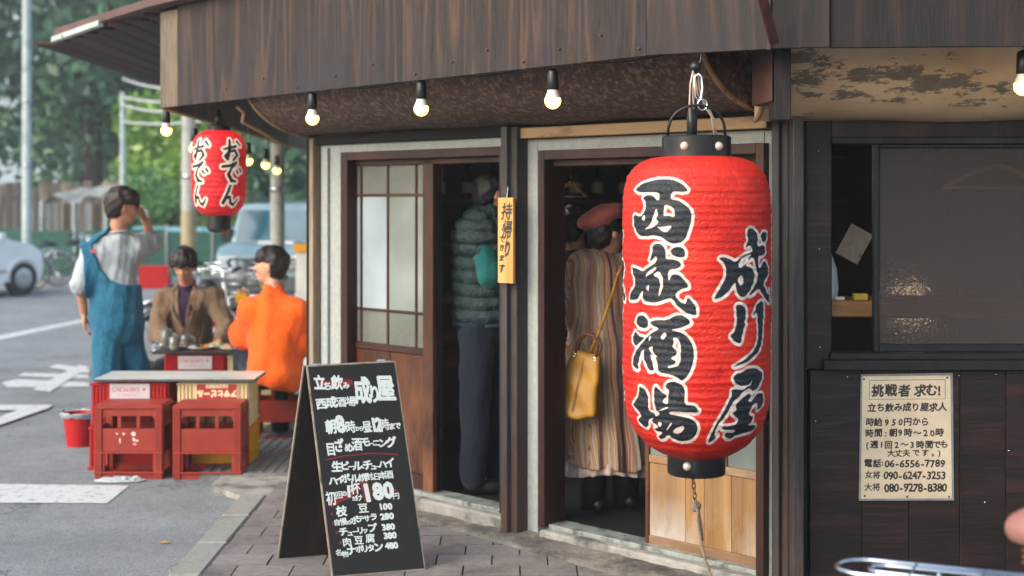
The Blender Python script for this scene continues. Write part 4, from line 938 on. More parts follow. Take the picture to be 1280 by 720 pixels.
sg = thing('wooden_sign', 'narrow yellow wooden sign with vertical brushed writing on the post between the doors', 'sign', FM@Vector((u0, ys, z0)))
MB().bbox(u0, u1, ys, ys+.016, z0, z1, .002).build('board', m_sgnb, sg, FM)
quad('painted_face', m_sgn, sg, *[FM@Vector(p) for p in ((u0+.001, ys-.001, z0+.001), (u1-.001, ys-.001, z0+.001), (u1-.001, ys-.001, z1-.001), (u0+.001, ys-.001, z1-.001))])
MB().tube([FM@Vector(((u0+u1)/2, ys+.008, z1)), FM@Vector(((u0+u1)/2, ys+.016, z1+.05))], .002, 4).ball(FM@Vector(((u0+u1)/2, ys+.01, z1+.055)), .006, 6, 4).build('nail', m_steel, sg)
# ------------------------------------------------------------ crates
m_brown = mat('brown_crate_plastic', '7a1e14', '90301f', 6, .5, .12, .002, c3='57342b', s3=5, t3=(.6, .8), vr=(.92, 1.08))
m_redc = mat('red_crate_plastic', '980f14', 'ab1518', 5, .38, .08, .002, c3='7d1a1a', s3=6, t3=(.62, .8))
m_creamc = mat('cream_crate_plastic', 'c4ad7f', 'd6c39a', 5, .42, .1, .002, c3='8f7750', s3=5, t3=(.62, .8))
m_yelc = mat('yellow_crate_plastic', 'c48408', 'd99a15', 5, .42, .1, .002, c3='7d5a20', s3=6, t3=(.62, .8))
def brown_crate(name, label, loc, rz=0, group=None, w=.40, d=.275, h=.44, scr=False):
    r_ = thing(name, label, 'crate', (0, 0, 0), 0, group); x, y = w/2, d/2; mb = MB()
    for sx in (-1, 1):
        for sy in (-1, 1):
            cx, cy = sx*(x-.022), sy*(y-.022); mb.bbox(cx-.022, cx+.022, cy-.022, cy+.022, 0, h-.012, .004)
    for sx in (-1, 1):
        for sy in (-1, 1):
            for q_ in (.006, .022, .037): mb.bbox(sx*(x-q_)-.0025, sx*(x-q_)+.0025, sy*y-.003, sy*y+.003, .012, h-.024, .001); mb.bbox(sx*x-.003, sx*x+.003, sy*(y-q_)-.0025, sy*(y-q_)+.0025, .012, h-.024, .001)
    for z in (.0, .147, h-.03):
        mb.bbox(-x-.004, x+.004, -y-.004, y+.004, h-.022, h-.008, .004) if z > .3 else None
    mb.bbox(-x+.005, x-.005, -y+.005, y-.005, h-.008, h+.002, .003)
    for zz in (.152, .035):
        for (a, b, c_, e_) in ((-x-.005, x+.005, -y-.005, -y+.012), (-x-.005, x+.005, y-.012, y+.005), (-x-.005, -x+.012, -y+.0121, y-.0121), (x-.012, x+.005, -y+.0121, y-.0121)): mb.bbox(a, b, c_, e_, zz, zz+.009, .002)
    mb.bbox(-x+.02, x-.02, -y+.02, y-.02, .006, .012, .001)
    mb.build('frame', m_brown, r_)
    for q in range(4):
        L = w if q % 2 == 0 else d; D = d if q % 2 == 0 else w; M_ = Matrix.Rotation(q*pi/2, 4, 'Z'); p = MB(); hw = L/2-.0441; yy = -D/2+.008
        p.bbox(-hw, hw, yy, yy+.008, h-.066, h-.023, .001, M_); p.bbox(-hw, hw, yy-.002, yy+.006, .162, .300, .002, M_); p.bbox(-hw, hw, yy, yy+.008, .0, .034, .001, M_)
        for k in (-1, 1): p.bbox(k*hw*.36-.011, k*hw*.36+.011, yy, yy+.008, .3005, h-.0665, .002, M_)
        p.bbox(-hw, -hw+.012, yy, yy+.008, .045, .151, .002, M_); p.bbox(hw-.012, hw, yy, yy+.008, .045, .151, .002, M_)
        # arched corners of the openings
        for k in (-1, 1):
            for (cx, sz) in ((k*hw, -1),):
                p.prism([(cx, h-.0665), (cx-k*.02, h-.0665), (cx, h-.09)][::k], yy+.001, yy+.006, M_@Matrix(((1, 0, 0, 0), (0, 0, 1, 0), (0, 1, 0, 0), (0, 0, 0, 1))))
        o = p.build('side_panel', m_brown, r_)
        if q == 0 and scr:
            s_ = MB()
            for (a, b, sx, sz) in ((-.07, .27, .008, .006), (-.03, .268, .009, .007), (.028, .268, .016, .014), (-.052, .228, .005, .018), (.03, .235, .009, .012), (.048, .228, .012, .007), (.035, .208, .012, .005)): s_.prism([(a-sx, b), (a-sx*.3, b+sz), (a+sx*.8, b+sz*.6), (a+sx*.7, b-sz*.7), (a-sx*.2, b-sz)], -d/2+.0055, -d/2+.0056, Matrix(((1, 0, 0, 0), (0, 0, 1, 0), (0, 1, 0, 0), (0, 0, 0, 1))))
            s_.build('scraped_sticker', mat('sticker_remains', 'd0a8a0', 'e0c8c4', 30, .6, 0), r_)
    M = Matrix.Translation(loc)@Matrix.Rotation(rz, 4, 'Z'); r_.matrix_local = M; WM[r_.as_pointer()] = M; return r_
gc = 'brown plastic crates used as stools'
c_ = G(159.5, 600, ZR); brown_crate('beer_crate', 'brown plastic crate with scraped white stickers before the red crates', (c_.x, c_.y+.155, ZR), 0, gc, scr=True)
c_ = G(257, 600.5, ZR); brown_crate('beer_crate', 'brown plastic crate without stickers before the cream and yellow crates', (c_.x+.002, c_.y+.155, ZR), .02, gc)
# label bitmaps (the crates stand upside down, so the print is turned round)
def label_bits(kind):
    w_, h_ = 560, 250; K = np.zeros((h_, w_), bool); R_ = np.zeros((h_, w_), bool)
    if kind == 'star':
        for i, c in enumerate('SAPPORO'): stamp(K, c, 160+i*56, 160, 96, 100, 2)
        for i, c in enumerate('サッポロビール'): stamp(K, c, 200+i*40, 70, 42, 42, 2)
        pl = [(80+(34 if k % 2 == 0 else 14)*math.sin(k*pi/5), 160-(34 if k % 2 == 0 else 14)*math.cos(k*pi/5)) for k in range(10)]; poly_fill(R_, pl); K[:40] = False
    else:
        R_[:, :] = True; R_[:8] = False; R_[-8:] = False; R_[:, :8] = False; R_[:, -8:] = False
        for i, c in enumerate('アサヒビール'): stamp(K, c, 55+i*90, 95, 88, 120, 6)
        A = np.zeros_like(K); A[180:235, 130:430] = True
        B_ = np.zeros_like(K)
        for i, c in enumerate('アサヒビール'): stamp(B_, c, 160+i*48, 207, 50, 46, 2)
        K |= (A & ~B_)
    return K[::-1, ::-1], R_[::-1, ::-1]
K, R_ = label_bits('star'); m_lab1 = inkmat('white_star_label', K.astype(float), R_.astype(float), 'b4b0b2', 'a8616c', 'a02030', .5, base2='a9a6a8')
K, R_ = label_bits('bar'); m_lab2 = inkmat('red_bar_label', K.astype(float), R_.astype(float), 'cdb88e', 'd9c9a4', '96201f', .5)
def solid_crate(label, m, loc, mlab=None, w=.45, d=.33, h=.27, rz=0, group=None, lab=(-.12, .13, .160, .262)):
    r_ = thing('beer_crate', label, 'crate', (0, 0, 0), 0, group); x, y = w/2, d/2
    mb = MB(); mb.bbox(-x+.012, x-.012, -y+.012, y-.012, .002, h-.002, .004)
    for z in (.0, .012, h-.02): mb.bbox(-x, x, -y, y, z, z+.010, .003)
    for z in (.10,): mb.bbox(-x+.004, x-.004, -y+.004, y-.004, z, z+.006, .002)
    for k in range(5):
        for sx in (-1, 1):
            a = sx*(x-.02-k*.0225); mb.bbox(a-.004, a+.004, -y+.003, y-.003, .022, h-.02, .002) if k < 4 else None
    for k in range(6):
        b = -y+.03+k*.054; mb.bbox(-x+.003, x-.003, b-.005, b+.005, .022, h-.02, .002)
    mb.build('body', m, r_)
    if mlab is not None:
        mb = MB(); mb.bbox(lab[0], lab[1], -y-.001, -y+.012, lab[2], lab[3], .002); o = mb.build('label_plate', m, r_)
        quad('label', mlab, o, *[Vector(p) for p in ((lab[0]+.003, -y-.0025, lab[2]+.003), (lab[1]-.003, -y-.0025, lab[2]+.003), (lab[1]-.003, -y-.0025, lab[3]-.003), (lab[0]+.003, -y-.0025, lab[3]-.003))])
    M = Matrix.Translation(loc)@Matrix.Rotation(rz, 4, 'Z'); r_.matrix_local = M; WM[r_.as_pointer()] = M; return r_
m_conn = None
ty = G(160, 588, ZR).y; xa = P(161.5, 500, ty).x; xb = P(266, 500, ty).x
ty += .165
g2 = 'solid walled crates stacked as table legs'
solid_crate('red crate at the bottom of the left stack, behind the stickered brown crate', m_redc, (xa-.012, ty, ZR), None, group=g2, w=.485)
solid_crate('red crate with white star label turned upside down, on top of the left stack', m_redc, (xa, ty-.005, ZR+.272), m_lab1, group=g2, w=.48)
solid_crate('yellow crate at the bottom of the right stack', m_yelc, (xb+.005, ty+.01, ZR), None, group=g2)
solid_crate('cream crate with a red label upside down, on top of the yellow crate', m_creamc, (xb, ty, ZR+.272), m_lab2, group=g2, lab=(-.105, .155, .160, .262))
# counter board on the crates
m_tt = mat('grey_table_laminate', 'a6a9a4', 'bcbeb8', 6, .35, .08, .002, c3='8a8d8a', s3=4); m_te = mat('dark_table_edge', '2d3233', '4a4f50', 12, .5, .1)
zt = ZR+.545; a = P(118, 470, ty-.19); b = P(319, 470, ty-.19)
tb = thing('table_board', 'long grey laminate board lying across the front red and cream crates', 'table top', (a.x, ty, zt))
MB().bbox(a.x, b.x, ty-.2, ty+.20, zt, zt+.016, .003).build('core', m_te, tb); MB().bbox(a.x+.002, b.x-.002, ty-.198, ty+.198, zt+.0165, zt+.020, .001).build('laminate', m_tt, tb)
# second table
t2y = G(235, 512, ZR).y; t2y = 10.25; q = P(243, 450, t2y)
solid_crate('red crate with white star label under the far dark table, behind the grey board', m_redc, (q.x-.0, t2y+.165, ZR+.272), m_lab1, group=g2)
solid_crate('red crate hidden low under the far dark table', m_redc, (q.x, t2y+.165, ZR), None, group=g2)
q2 = P(303, 450, t2y)
solid_crate('cream crate at the right end of the far dark table', m_creamc, (q.x+.455, t2y+.17, ZR+.272), None, group=g2); solid_crate('lower cream crate at the right end of the far dark table', m_creamc, (q.x+.455, t2y+.17, ZR), None, group=g2)
a = P(190, 437, t2y-.02); b = P(318, 437, t2y-.02); z2 = ZR+.545
m_darkt = mat('dark_table_board', '2e221e', '3e302a', 10, .4, .1)
tb2 = MB().bbox(a.x, b.x, t2y-.02, t2y+.52, z2, z2+.022, .003).build('table_board', m_darkt, None); tag(tb2, 'dark brown board of the far table holding plates and glasses', 'table top')
# stools of the orange and brown-jacket men
c_ = G(349, 556, ZR)
brown_crate('beer_crate', 'dark brown crate the person in orange sits on', (c_.x, c_.y+.15, ZR), .1, gc, w=.40, d=.30)
brown_crate('beer_crate', 'brown crate close to the paving behind the sandwich board, beside the seated orange sweater', (c_.x+.40, c_.y+.25, ZR), -.05, gc, w=.40, d=.30)
brown_crate('beer_crate', 'brown crate under the person in the brown jacket', (P(238, 500, 11.05).x, 11.1, ZR), 0.1, gc)
# crockery and food on the far table
zt2 = z2+.022; m_plate = mat('white_china', 'cfd0cc', 'dcdcd8', 6, .25, 0); m_plateb = mat('blue_china', '2c4f74', '3d6b90', 6, .25, 0)
t = NT('clear_glass'); t.set(Base_Color='e8eeec', Roughness=.05, Transmission_Weight=.9, IOR=1.45); m_gl = t.m
m_foods = [mat('fried_food', 'a4682c', 'c98f45', 40, .6, .4), mat('green_food', '4d7a2a', '86a845', 40, .6, .4), mat('pink_food', 'b5604f', 'd08a74', 40, .6, .4), mat('brown_food', '4a2a1a', '6b4028', 40, .5, .4), mat('white_food', 'c9c2ae', 'ddd6c4', 40, .6, .4)]
def dish(px, dd, r, mp_, foods, label):
    x = (px-640)/FP*dd; t_ = thing('plate', label, 'plate', (x, dd, zt2)); c = Vector((x, dd, zt2))
    MB().lathe([(.001, .003), (r*.6, .003), (r, .018), (r-.004, .020), (r*.6, .007), (.001, .007)], 24, c, cap=False).build('dish', mp_, t_, smooth=True)
    for k in range(5):
        f = random.choice(foods); a = random.uniform(0, 6.28); q = r*.5*random.random()**.5
        MB().ball(c+Vector((q*math.cos(a), q*math.sin(a), .018)), (random.uniform(.014, .026), random.uniform(.012, .02), random.uniform(.008, .016)), 8, 6).build('food', m_foods[f], t_, smooth=True)
dish(221, 10.36, .085, m_plateb, [4, 1], 'blue rimmed plate by the glasses on the far table'); dish(250, 10.38, .10, m_plate, [0, 3], 'white plate of fried food at the middle of the far table')
dish(272, 10.50, .085, m_plate, [1, 4], 'white plate with green food on the far table'); dish(290, 10.36, .09, m_plate, [2, 0], 'white plate with pink food at the right of the far table'); dish(205, 10.5, .06, mat('teal_china', '2a7d94', '3a94a8', 6, .3, 0), [4], 'small teal dish at the left of the far table')
def tumbler(px, dd, h, r, label, liquid='8a6a2a'):
    c = Vector(((px-640)/FP*dd, dd, zt2)); t_ = thing('drinking_glass', label, 'glass', c)
    MB().lathe([(.001, .001), (r*.85, .001), (r, h), (r-.003, h), (r*.82-.002, .008), (.001, .008)], 20, c, cap=False).build('vessel', m_gl, t_, smooth=True)
    MB().lathe([(.001, .009), (r*.8, .009), (r*.9-.003, h*.45), (.001, h*.45)], 16, c, cap=False).build('drink', mat('drink', liquid, liquid, 5, .1, 0), t_, smooth=True)
    MB().tube([c+Vector((r, 0, h*.8)), c+Vector((r+.03, 0, h*.75)), c+Vector((r+.033, 0, h*.35)), c+Vector((r, 0, h*.28))], .006, 6).build('handle', m_gl, t_, smooth=True)
tumbler(208, 10.42, .14, .042, 'tall clear beer mug at the left of the far table'); tumbler(218, 10.28, .10, .038, 'short clear glass beside the tall beer mug', 'c9c4b0')
tumbler(232, 10.55, .09, .035, 'small clear glass near the hands of the person in the brown jacket', 'b8b4a0')
MB_ = MB().lathe([(.001, 0), (.03, 0), (.03, .10), (.012, .14), (.012, .17), (.001, .17)], 14, Vector(((311-640)/FP*10.5, 10.5, zt2)), cap=False).build('sauce_bottle', m_black, None, smooth=True); tag(MB_, 'small dark sauce bottle at the right end of the far table', 'bottle')
# red bucket with a plastic liner, litter
bp_ = G(100, 557, ZR); bq_ = thing('bucket', 'small red bucket lined with a crumpled clear bag beside the red crates', 'bucket', bp_)
MB().lathe([(.001, 0), (.085, 0), (.088, .02), (.112, .20), (.118, .202), (.118, .222), (.108, .222), (.082, .01), (.001, .01)], 28, bp_, cap=False).build('pail', m_redc, bq_, smooth='auto')
m_film = mat('crumpled_film', '868e91', 'a9b0b2', 20, .22, .5, .01, c3='7f898d', s3=12)
mb = MB(); n = 40
for j in range(7):
    for k in range(n):
        a = 2*pi*k/n; r = .10+.022*math.sin(j*.5)+.012*mn.noise(Vector((math.cos(a)*4, math.sin(a)*4, j*.9))); z = .17+.012*j*(1 if j < 5 else 0)+(.0 if j < 5 else .06-.012*(j-4)*2)+.016*mn.noise(Vector((math.cos(a)*6, math.sin(a)*6, j*.4+5)))
        mb.v.append(bp_+Vector((math.cos(a)*(r+(.02 if j > 3 else 0)), math.sin(a)*(r+(.02 if j > 3 else 0)), z+.015)))
for j in range(6):
    for k in range(n): a = j*n+k; b = j*n+(k+1) % n; mb.f.append((a, b, b+n, a+n)); mb.mi.append(0)
mb.build('liner_bag', m_film, bq_, smooth=True)
def crumple(name, c, sx, sy, sz, m, seed, label, cat, rz=0):
    mb = MB(); nx, ny = 22, 14
    for i in range(nx):
        for j in range(ny):
            u, v = i/(nx-1)*2-1, j/(ny-1)*2-1; w = max(0, 1-u*u)**.5; p = Vector((u*sx, v*sy*w, 0)); p.x += .02*mn.noise(Vector((u*3, v*3, seed))); p.z = .006+max(0, sz*(1-u*u*.8)*(1-v*v)*(.6+1.1*mn.noise(Vector((u*4, v*4, seed+3)))))
            mb.v.append(c+Matrix.Rotation(rz, 3, 'Z')@p)
    for i in range(nx-1):
        for j in range(ny-1): a = i*ny+j; mb.f.append((a, a+ny, a+ny+1, a+1)); mb.mi.append(0)
    o = mb.build(name, m, None); tag(o, label, cat); return o
crumple('plastic_bag', G(150, 602, ZR), .15, .06, .028, m_film, 3, 'crumpled clear plastic bag on the road at the foot of the brown crates', 'plastic bag', .1)
crumple('plastic_bag', G(338, 598, ZR), .05, .03, .012, m_film, 8, 'scrap of clear film on the paving left of the sandwich board', 'litter', .5)
lf = crumple('fallen_leaf', G(206, 679.5, ZR), .02, .012, .006, mat('yellow_leaf', '8a6a20', 'a88432', 30, .7, 0), 5, 'single yellow fallen leaf on the asphalt near the kerb', 'leaf')
# ------------------------------------------------------------ people
def skinmat(name, c, c2):
    t = NT(name); n1 = t.noise(t.co(), 14, 4, .6); t.set(Base_Color=t.ramp(n1.outputs[0], [(.35, c), (.7, c2)]), Roughness=.5, Subsurface_Weight=.08, Subsurface_Scale=.02); return t.m
m_skin = skinmat('skin', 'a9745a', 'be8a70'); m_skin2 = skinmat('fair_skin', 'b98468', 'cf9d84')
m_hair = mat('black_hair', '0d0b0b', '1b1614', 90, .45, .5, .004, stretch=(1, 1, .3)); m_hairb = mat('brown_hair', '17100d', '2c1c14', 90, .45, .5, .004, stretch=(1, 1, .3))
def fabric(name, c1, c2, sc_=6, weave=220, rough=.9, b=.3, c3=None, folds=14):
    t = NT(name); v = t.co(); n1 = t.noise(v, sc_, 6, .6); cc = t.ramp(n1.outputs[0], [(.3, c1), (.7, c2)])
    if c3: cc = t.mix(t.ramp(t.noise(v, 3.3, 6, .7).outputs[0], [(.5, 0.), (.7, 1.)]), cc, c3)
    n2 = t.noise(v, weave, 2, .5); n3 = t.noise(t.co((1, 1, .45)), folds, 4, .6); t.set(Base_Color=cc, Roughness=rough, Specular_IOR_Level=.2, Sheen_Weight=.1)
    n4 = t.noise(t.co((1, 1, .6), rot=(.4, .6, .2)), folds*2.2, 3, .6, 1.2); t.bump(t.math('ADD', t.math('MULTIPLY', n2.outputs[0], .15), t.math('ADD', n3.outputs[0], t.math('MULTIPLY', n4.outputs[0], .6))), min(1, b*1.6), .025); return t.m
m_greytee = fabric('grey_cotton', '8d969a', 'a3abae'); m_denim = fabric('teal_denim', '154a63', '22607c', 8, 260, .85, .45, '2e7089'); m_denimd = fabric('dark_denim', '0e1620', '17212e')
m_brownj = fabric('brown_wool', '5f4c3c', '79634e', 7, 180, .95, .5, '6b5a48'); m_purple = fabric('purple_shirt', '22142c', '33203d'); m_orange = fabric('orange_knit', 'cf4a10', 'e2611c', 6, 160, .95, .35, 'd9551a', folds=10)
m_blackc = fabric('black_cloth', '0f1012', '191b1e'); m_white = fabric('white_cloth', 'b8bcbc', 'd0d2d0'); m_teal = fabric('teal_sleeve', '0e4a4a', '17605c'); m_beret = fabric('dusty_pink_felt', '8c4640', 'a85a50', 20, 200, .95, .2)
m_boot = mat('black_boot_leather', '0e0d0d', '191717', 20, .45, .3); m_bootb = mat('tan_boot_leather', '6b3a1c', '8a5028', 20, .4, .2)
m_puff = mat('puffer_nylon', '15262a', '263b3f', 18, .38, .8, .02, stretch=(1, 1, .5)); m_eye = mat('dark_eye', '080606', '0d0a09', 5, .2, 0)
def basis(f, up=(0, 0, 1)):
    f = Vector(f).normalized(); r = f.cross(Vector(up)).normalized(); u = r.cross(f).normalized(); return r, f, u   # right, forward, up
def head(S_, c, f, up=(0, 0, 1), s=1.0):
    r, f, u = basis(f, up); R = np.array([[r[i], f[i], u[i]] for i in range(3)]); L = lambda x, y, z: c+(r*x+f*y+u*z)*s; q = lambda *a: [k*s for k in a]
    S_.ell(L(0, -.012, .028), q(.074, .092, .085), R, .01); S_.ell(L(0, .022, -.028), q(.058, .066, .078), R, .03); S_.ell(L(0, .050, -.082), q(.026, .026, .022), R, .03)
    S_.cap(L(0, .085, .012), L(0, .107, -.022), .008*s, .013*s, .012); S_.ell(L(0, .078, .026), q(.045, .014, .010), R, .015)
    S_.ell(L(-.03, .074, -.018), q(.02, .014, .018), R, .02); S_.ell(L(.03, .074, -.018), q(.02, .014, .018), R, .02); S_.ell(L(0, .086, -.052), q(.022, .010, .006), R, .008); S_.ell(L(0, .084, -.060), q(.018, .010, .006), R, .006)
    for sx in (-1, 1): S_.ell(L(sx*.076, -.008, -.008), q(.009, .020, .032), R, .008)
    return L, R
def hand(S_, w, d, n, side=1, curl=.5, s=1.0):
    """w wrist, d direction of the fingers, n back-of-hand normal, side: where the thumb is"""
    d = Vector(d).normalized(); n = Vector(n); n = (n-d*n.dot(d)).normalized(); x = d.cross(n)*side; R = np.array([[x[i], d[i], n[i]] for i in range(3)])
    S_.ell(w+d*.045*s, [.040*s, .052*s, .015*s], R, .014)
    for k, (o, L) in enumerate(((.028, .070), (.010, .078), (-.009, .073), (-.027, .058))):
        a = w+(d*.080+x*o)*s; p = a
        for j, f in enumerate((.45, .32, .23)):
            ang = curl*(j+.6)*.75; q = p+(d*math.cos(ang)-n*math.sin(ang))*L*f*s; S_.cap(p, q, .0092*s, .0082*s, .003); p = q
    a = w+(d*.022+x*.028)*s; b = a+(x*.030+d*.030-n*.012)*s; c = b+(x*.008+d*.030-n*.014)*s; S_.cap(a, b, .013*s, .0105*s, .008); S_.cap(b, c, .0105*s, .009*s, .003)
def haircap(root, name, m, c, f, up=(0, 0, 1), s=1.0, vol=1.0, fringe=.035, nape=-.055, seed=1, lumps=.006, org=(0, 0, 0), ear=.0):
    r, f, u = basis(f, up); R = np.array([[r[i], f[i], u[i]] for i in range(3)]); h = .006; e = .16*s
    S_ = SDF([c[i]-e for i in range(3)], [c[i]+e for i in range(3)], h)
    cc = c+(u*.035-f*.014)*s; S_.ell(cc, [.086*s*vol, .103*s*vol, .096*s*vol], R, 0); S_.ell(c+(u*-.02-f*.05)*s, [.072*s, .058*s, .075*s], R, .02); S_.ell(c+(u*.07+f*.035)*s, [.07*s*vol, .06*s, .045*s*vol], R, .03)
    def md(p, v):
        q = (p-np.array(c))@R/s; x, y, z = q[..., 0], q[..., 1], q[..., 2]
        v = v+lumps*(np.sin(x*70+seed)*np.sin(y*60+z*40)+.7*np.sin(z*95+seed*2+x*50)*np.sin(x*110+y*80))
        face = np.maximum(.028-y, z-fringe-.01*np.sin(x*90+seed)); v = np.maximum(v, -face*s)
        v = np.maximum(v, (nape-z+.25*y)*s); ears = np.maximum(np.maximum(-.022-y, z+.002-ear), .055-np.abs(x)); v = np.maximum(v, -ears*s); return v
    return S_.mod(md).mesh(name, m, root, Matrix.Translation(org), org)
def eyes(root, c, f, up=(0, 0, 1), s=1.0):
    r, f, u = basis(f, up)
    for sx in (-1, 1): MB().ball(c+(r*sx*.031+f*.076+u*.006)*s, (.011*s, .008*s, .006*s), 8, 6, None).build('eye', m_eye, root, smooth=True)
def person(label, base, group=None): return thing('person', label, 'person', base)
def grid(pts, pad, h): 
    a = np.array([list(p) for p in pts]); return SDF(a.min(0)-pad, a.max(0)+pad, h)
def folds(amp, fx, fz, sd_=0):
    def fn(p, v): 
        x, y, z = p[..., 0], p[..., 1], p[..., 2]; return v+amp*np.sin(x*fx+z*fz*.35+sd_+1.5*np.sin(z*9+sd_))*np.sin(y*fx*.8+z*fz+sd_)+amp*.5*np.sin((x+y)*fx*1.9-z*fz*.7+2*np.sin(x*14+sd_))
    return fn
# --- standing person in blue dungarees, back three quarters to us
D = 9.5
hd = P(153, 259, D); nk = P(147, 290, D+.02); fH = Vector((.86, .48, -.22))
shL = P(116, 313, D-.02); shR = P(168, 310, D+.10); chst = P(141, 325, D+.05); pel = P(147, 405, D+.06)
elR = P(189, 303, D+.28); wrR = P(183, 276, D+.20); elL = P(100, 356, D-.05); wrL = P(105, 392, D+.02)
hpL = P(136, 420, D+.0); hpR = P(160, 420, D+.1); ankL = Vector((P(133, 500, D).x, D-.02, ZR+.08)); ankR = Vector((P(175, 500, D).x, D+.18, ZR+.08))
base = Vector((P(150, 500, D).x, D, ZR)); p1 = person('standing person in grey tee and baggy blue dungarees from behind, hand at face', base)
S_ = grid([hd+Vector((0, 0, .1)), shL, elR, wrL, ankL, ankR, wrR], .14, .0085)
head(S_, hd, fH, (.15, .1, 1)); S_.cap(nk+Vector((0, 0, -.02)), hd+Vector((-.02, -.01, -.06)), .056, .05, .02)
S_.cap(shL, shR, .065, .065, .04).cap(chst, pel, .13, .125, .05).cap(shL, elL, .048, .038).cap(elL, wrL, .038, .026).cap(shR, elR, .048, .038).cap(elR, wrR, .038, .026)
S_.cap(hpL, ankL, .085, .045, .05).cap(hpR, ankR, .085, .045, .05); hand(S_, wrR, wrR-elR+Vector((-.05, 0, -.01)), (1, -.4, .3), 1, .9); hand(S_, wrL, (0.02, .05, -1), (-1, -.3, 0), 1, .5)
for a in (ankL, ankR): S_.cap(a, a+Vector((.08, .1, -.05)), .035, .03)
S_.mesh('body', m_skin, p1, Matrix.Translation(base), base)
haircap(p1, 'hair', m_hairb, hd, fH, (.15, .1, 1), 1.0, 1.12, .022, -.075, 2, .004, base, .02); eyes(p1, hd, fH)
def tee_sdf():
    S_ = grid([nk, shL, shR, elR, elL, pel, P(97, 352, D), P(105, 475, D), P(192, 475, D), ankL, ankR], .22, .0085)
    S_.cap(shL+Vector((.03, 0, -.01)), shR+Vector((-.02, 0, -.01)), .085, .085, .05); S_.cap(chst, pel, .148, .155, .08); S_.cap(nk+Vector((0, 0, -.045)), nk+Vector((0, 0, -.01)), .08, .062, .04)
    S_.cap(shL, elL.lerp(shL, .02), .075, .074, .05); S_.cap(shR, elR.lerp(shR, -.0), .088, .078, .06); return S_
S_ = tee_sdf(); S_.mod(folds(.006, 26, 22, 1)); S_.mod(folds(.003, 55, 40, 2)); S_.mesh('tee_shirt', m_greytee, p1, Matrix.Translation(base), base)
MB().tube([nk+Vector((.066*math.cos(a), .06*math.sin(a), .0+.01*math.cos(a))) for a in np.linspace(0, 2*pi, 21)[:-1]], .011, 6, closed=True).build('collar', m_greytee, p1, smooth=True)
# dungarees: trousers grown from the torso, back panel and straps cut from the same outline
S_ = tee_sdf(); S_.v -= .021
def cutbib(p, v):
    x, y, z = p[..., 0], p[..., 1], p[..., 2]; px = 640+FP*x/D; py = 250+(CAMZ-z)*FP/D
    d1 = np.abs((px-(137-(py-280)*.79))*.8)-3.6; d1 = np.where(py > 312, 1e3, d1); d2 = np.abs((px-(100+(py-297)*.9))*.75)-3.8; d2 = np.where((py > 314) | (py < 291), 1e3, d2)
    wl = np.interp(py, [300, 306, 318, 340, 362, 385, 398], [107, 106, 109, 111, 113, 106, 90]); wr = np.interp(py, [300, 306, 320, 335, 348, 355, 360, 398], [117, 123, 127, 131, 142, 156, 230, 240]); d3 = np.maximum(wl-px, px-wr); d3 = np.where(py < 302, 1e3, d3)
    reg = np.minimum(np.minimum(d1, d2), d3)/FP*D; reg = np.where(py > 396, -1, reg); return np.maximum(v, reg)
S_.mod(cutbib)
for hp, an, k in ((hpL, ankL, -1), (hpR, ankR, 1)): S_.cap(hp+Vector((0, 0, .0)), an+Vector((0, 0, .02)), .105, .095, .012)
S_.mod(folds(.006, 20, 12, 3)); S_.mod(folds(.003, 38, 20, 1)); ov = S_.mesh('dungarees', m_denim, p1, Matrix.Translation(base), base)
m_stitch = mat('pale_stitching', '7a8f96', '8ea4aa', 30, .8, 0)
MB().bbox(-.02, .02, -.004, .004, -.012, .012, .003, Matrix.Translation(P(117, 314, D-.165))).build('back_patch', m_beret, ov)
MB().ball(wrR+Vector((-.01, 0, .03)), (.035, .02, .05), 8, 6).build('white_napkin', m_white, None, smooth=True)
nap = bpy.data.objects['white_napkin']; tag(nap, 'white napkin in the raised hand of the person in dungarees', 'napkin')
for a in (ankL, ankR): MB().ball(a+Vector((.05, .06, -.045)), (.06, .09, .045), 10, 6).build('shoe', m_boot, p1, smooth=True)
# --- seated person in brown jacket, facing us
D = 11.0
hd = P(230, 333, D-.08); fH = Vector((.02, -.92, -.36)); nk = P(233, 357, D+.03); shL = P(206, 374, D); shR = P(266, 373, D); chst = P(236, 385, D+.02); pel = P(241, 440, D+.12)
elL = P(197, 418, D-.12); elR = P(283, 408, D-.08); wrL = P(218, 427, D-.40); wrR = P(274, 428, D-.42)
hpL = P(225, 455, D+.1); hpR = P(257, 455, D+.1); knL = hpL+Vector((-.05, -.42, .0)); knR = hpR+Vector((.05, -.42, 0)); anL = knL+Vector((0, .02, -.36)); anR = knR+Vector((0, .02, -.36))
base = Vector((pel.x, D+.1, ZR)); p2 = person('seated person in brown jacket and purple shirt looking down at the far table', base)
S_ = grid([hd+Vector((0, 0, .1)), shL, shR, elL, elR, wrL, wrR, anL, anR, pel], .13, .0085)
head(S_, hd, fH, (0, -.5, 1)); S_.cap(nk+Vector((0, .0, -.03)), hd+Vector((0, .04, -.05)), .056, .052, .02); S_.cap(shL, shR, .062, .062, .04).cap(chst, pel, .12, .12, .05)
for a, b, c_ in ((shL, elL, wrL), (shR, elR, wrR)): S_.cap(a, b, .046, .038).cap(b, c_, .038, .025)
for a, b, c_ in ((hpL, knL, anL), (hpR, knR, anR)): S_.cap(a, b, .08, .055, .05).cap(b, c_, .055, .04); S_.cap(c_, c_+Vector((0, -.13, -.04)), .035, .03)
hand(S_, wrL, (.5, -.6, -.15), (0, 0, 1), 1, .6); hand(S_, wrR, (-.5, -.6, -.15), (0, 0, 1), -1, .6)
S_.mesh('body', m_skin, p2, Matrix.Translation(base), base); haircap(p2, 'hair', m_hair, hd, fH, (0, -.5, 1), 1.0, 1.26, .034, -.04, 5, .005, base); eyes(p2, hd, fH, (0, -.5, 1))
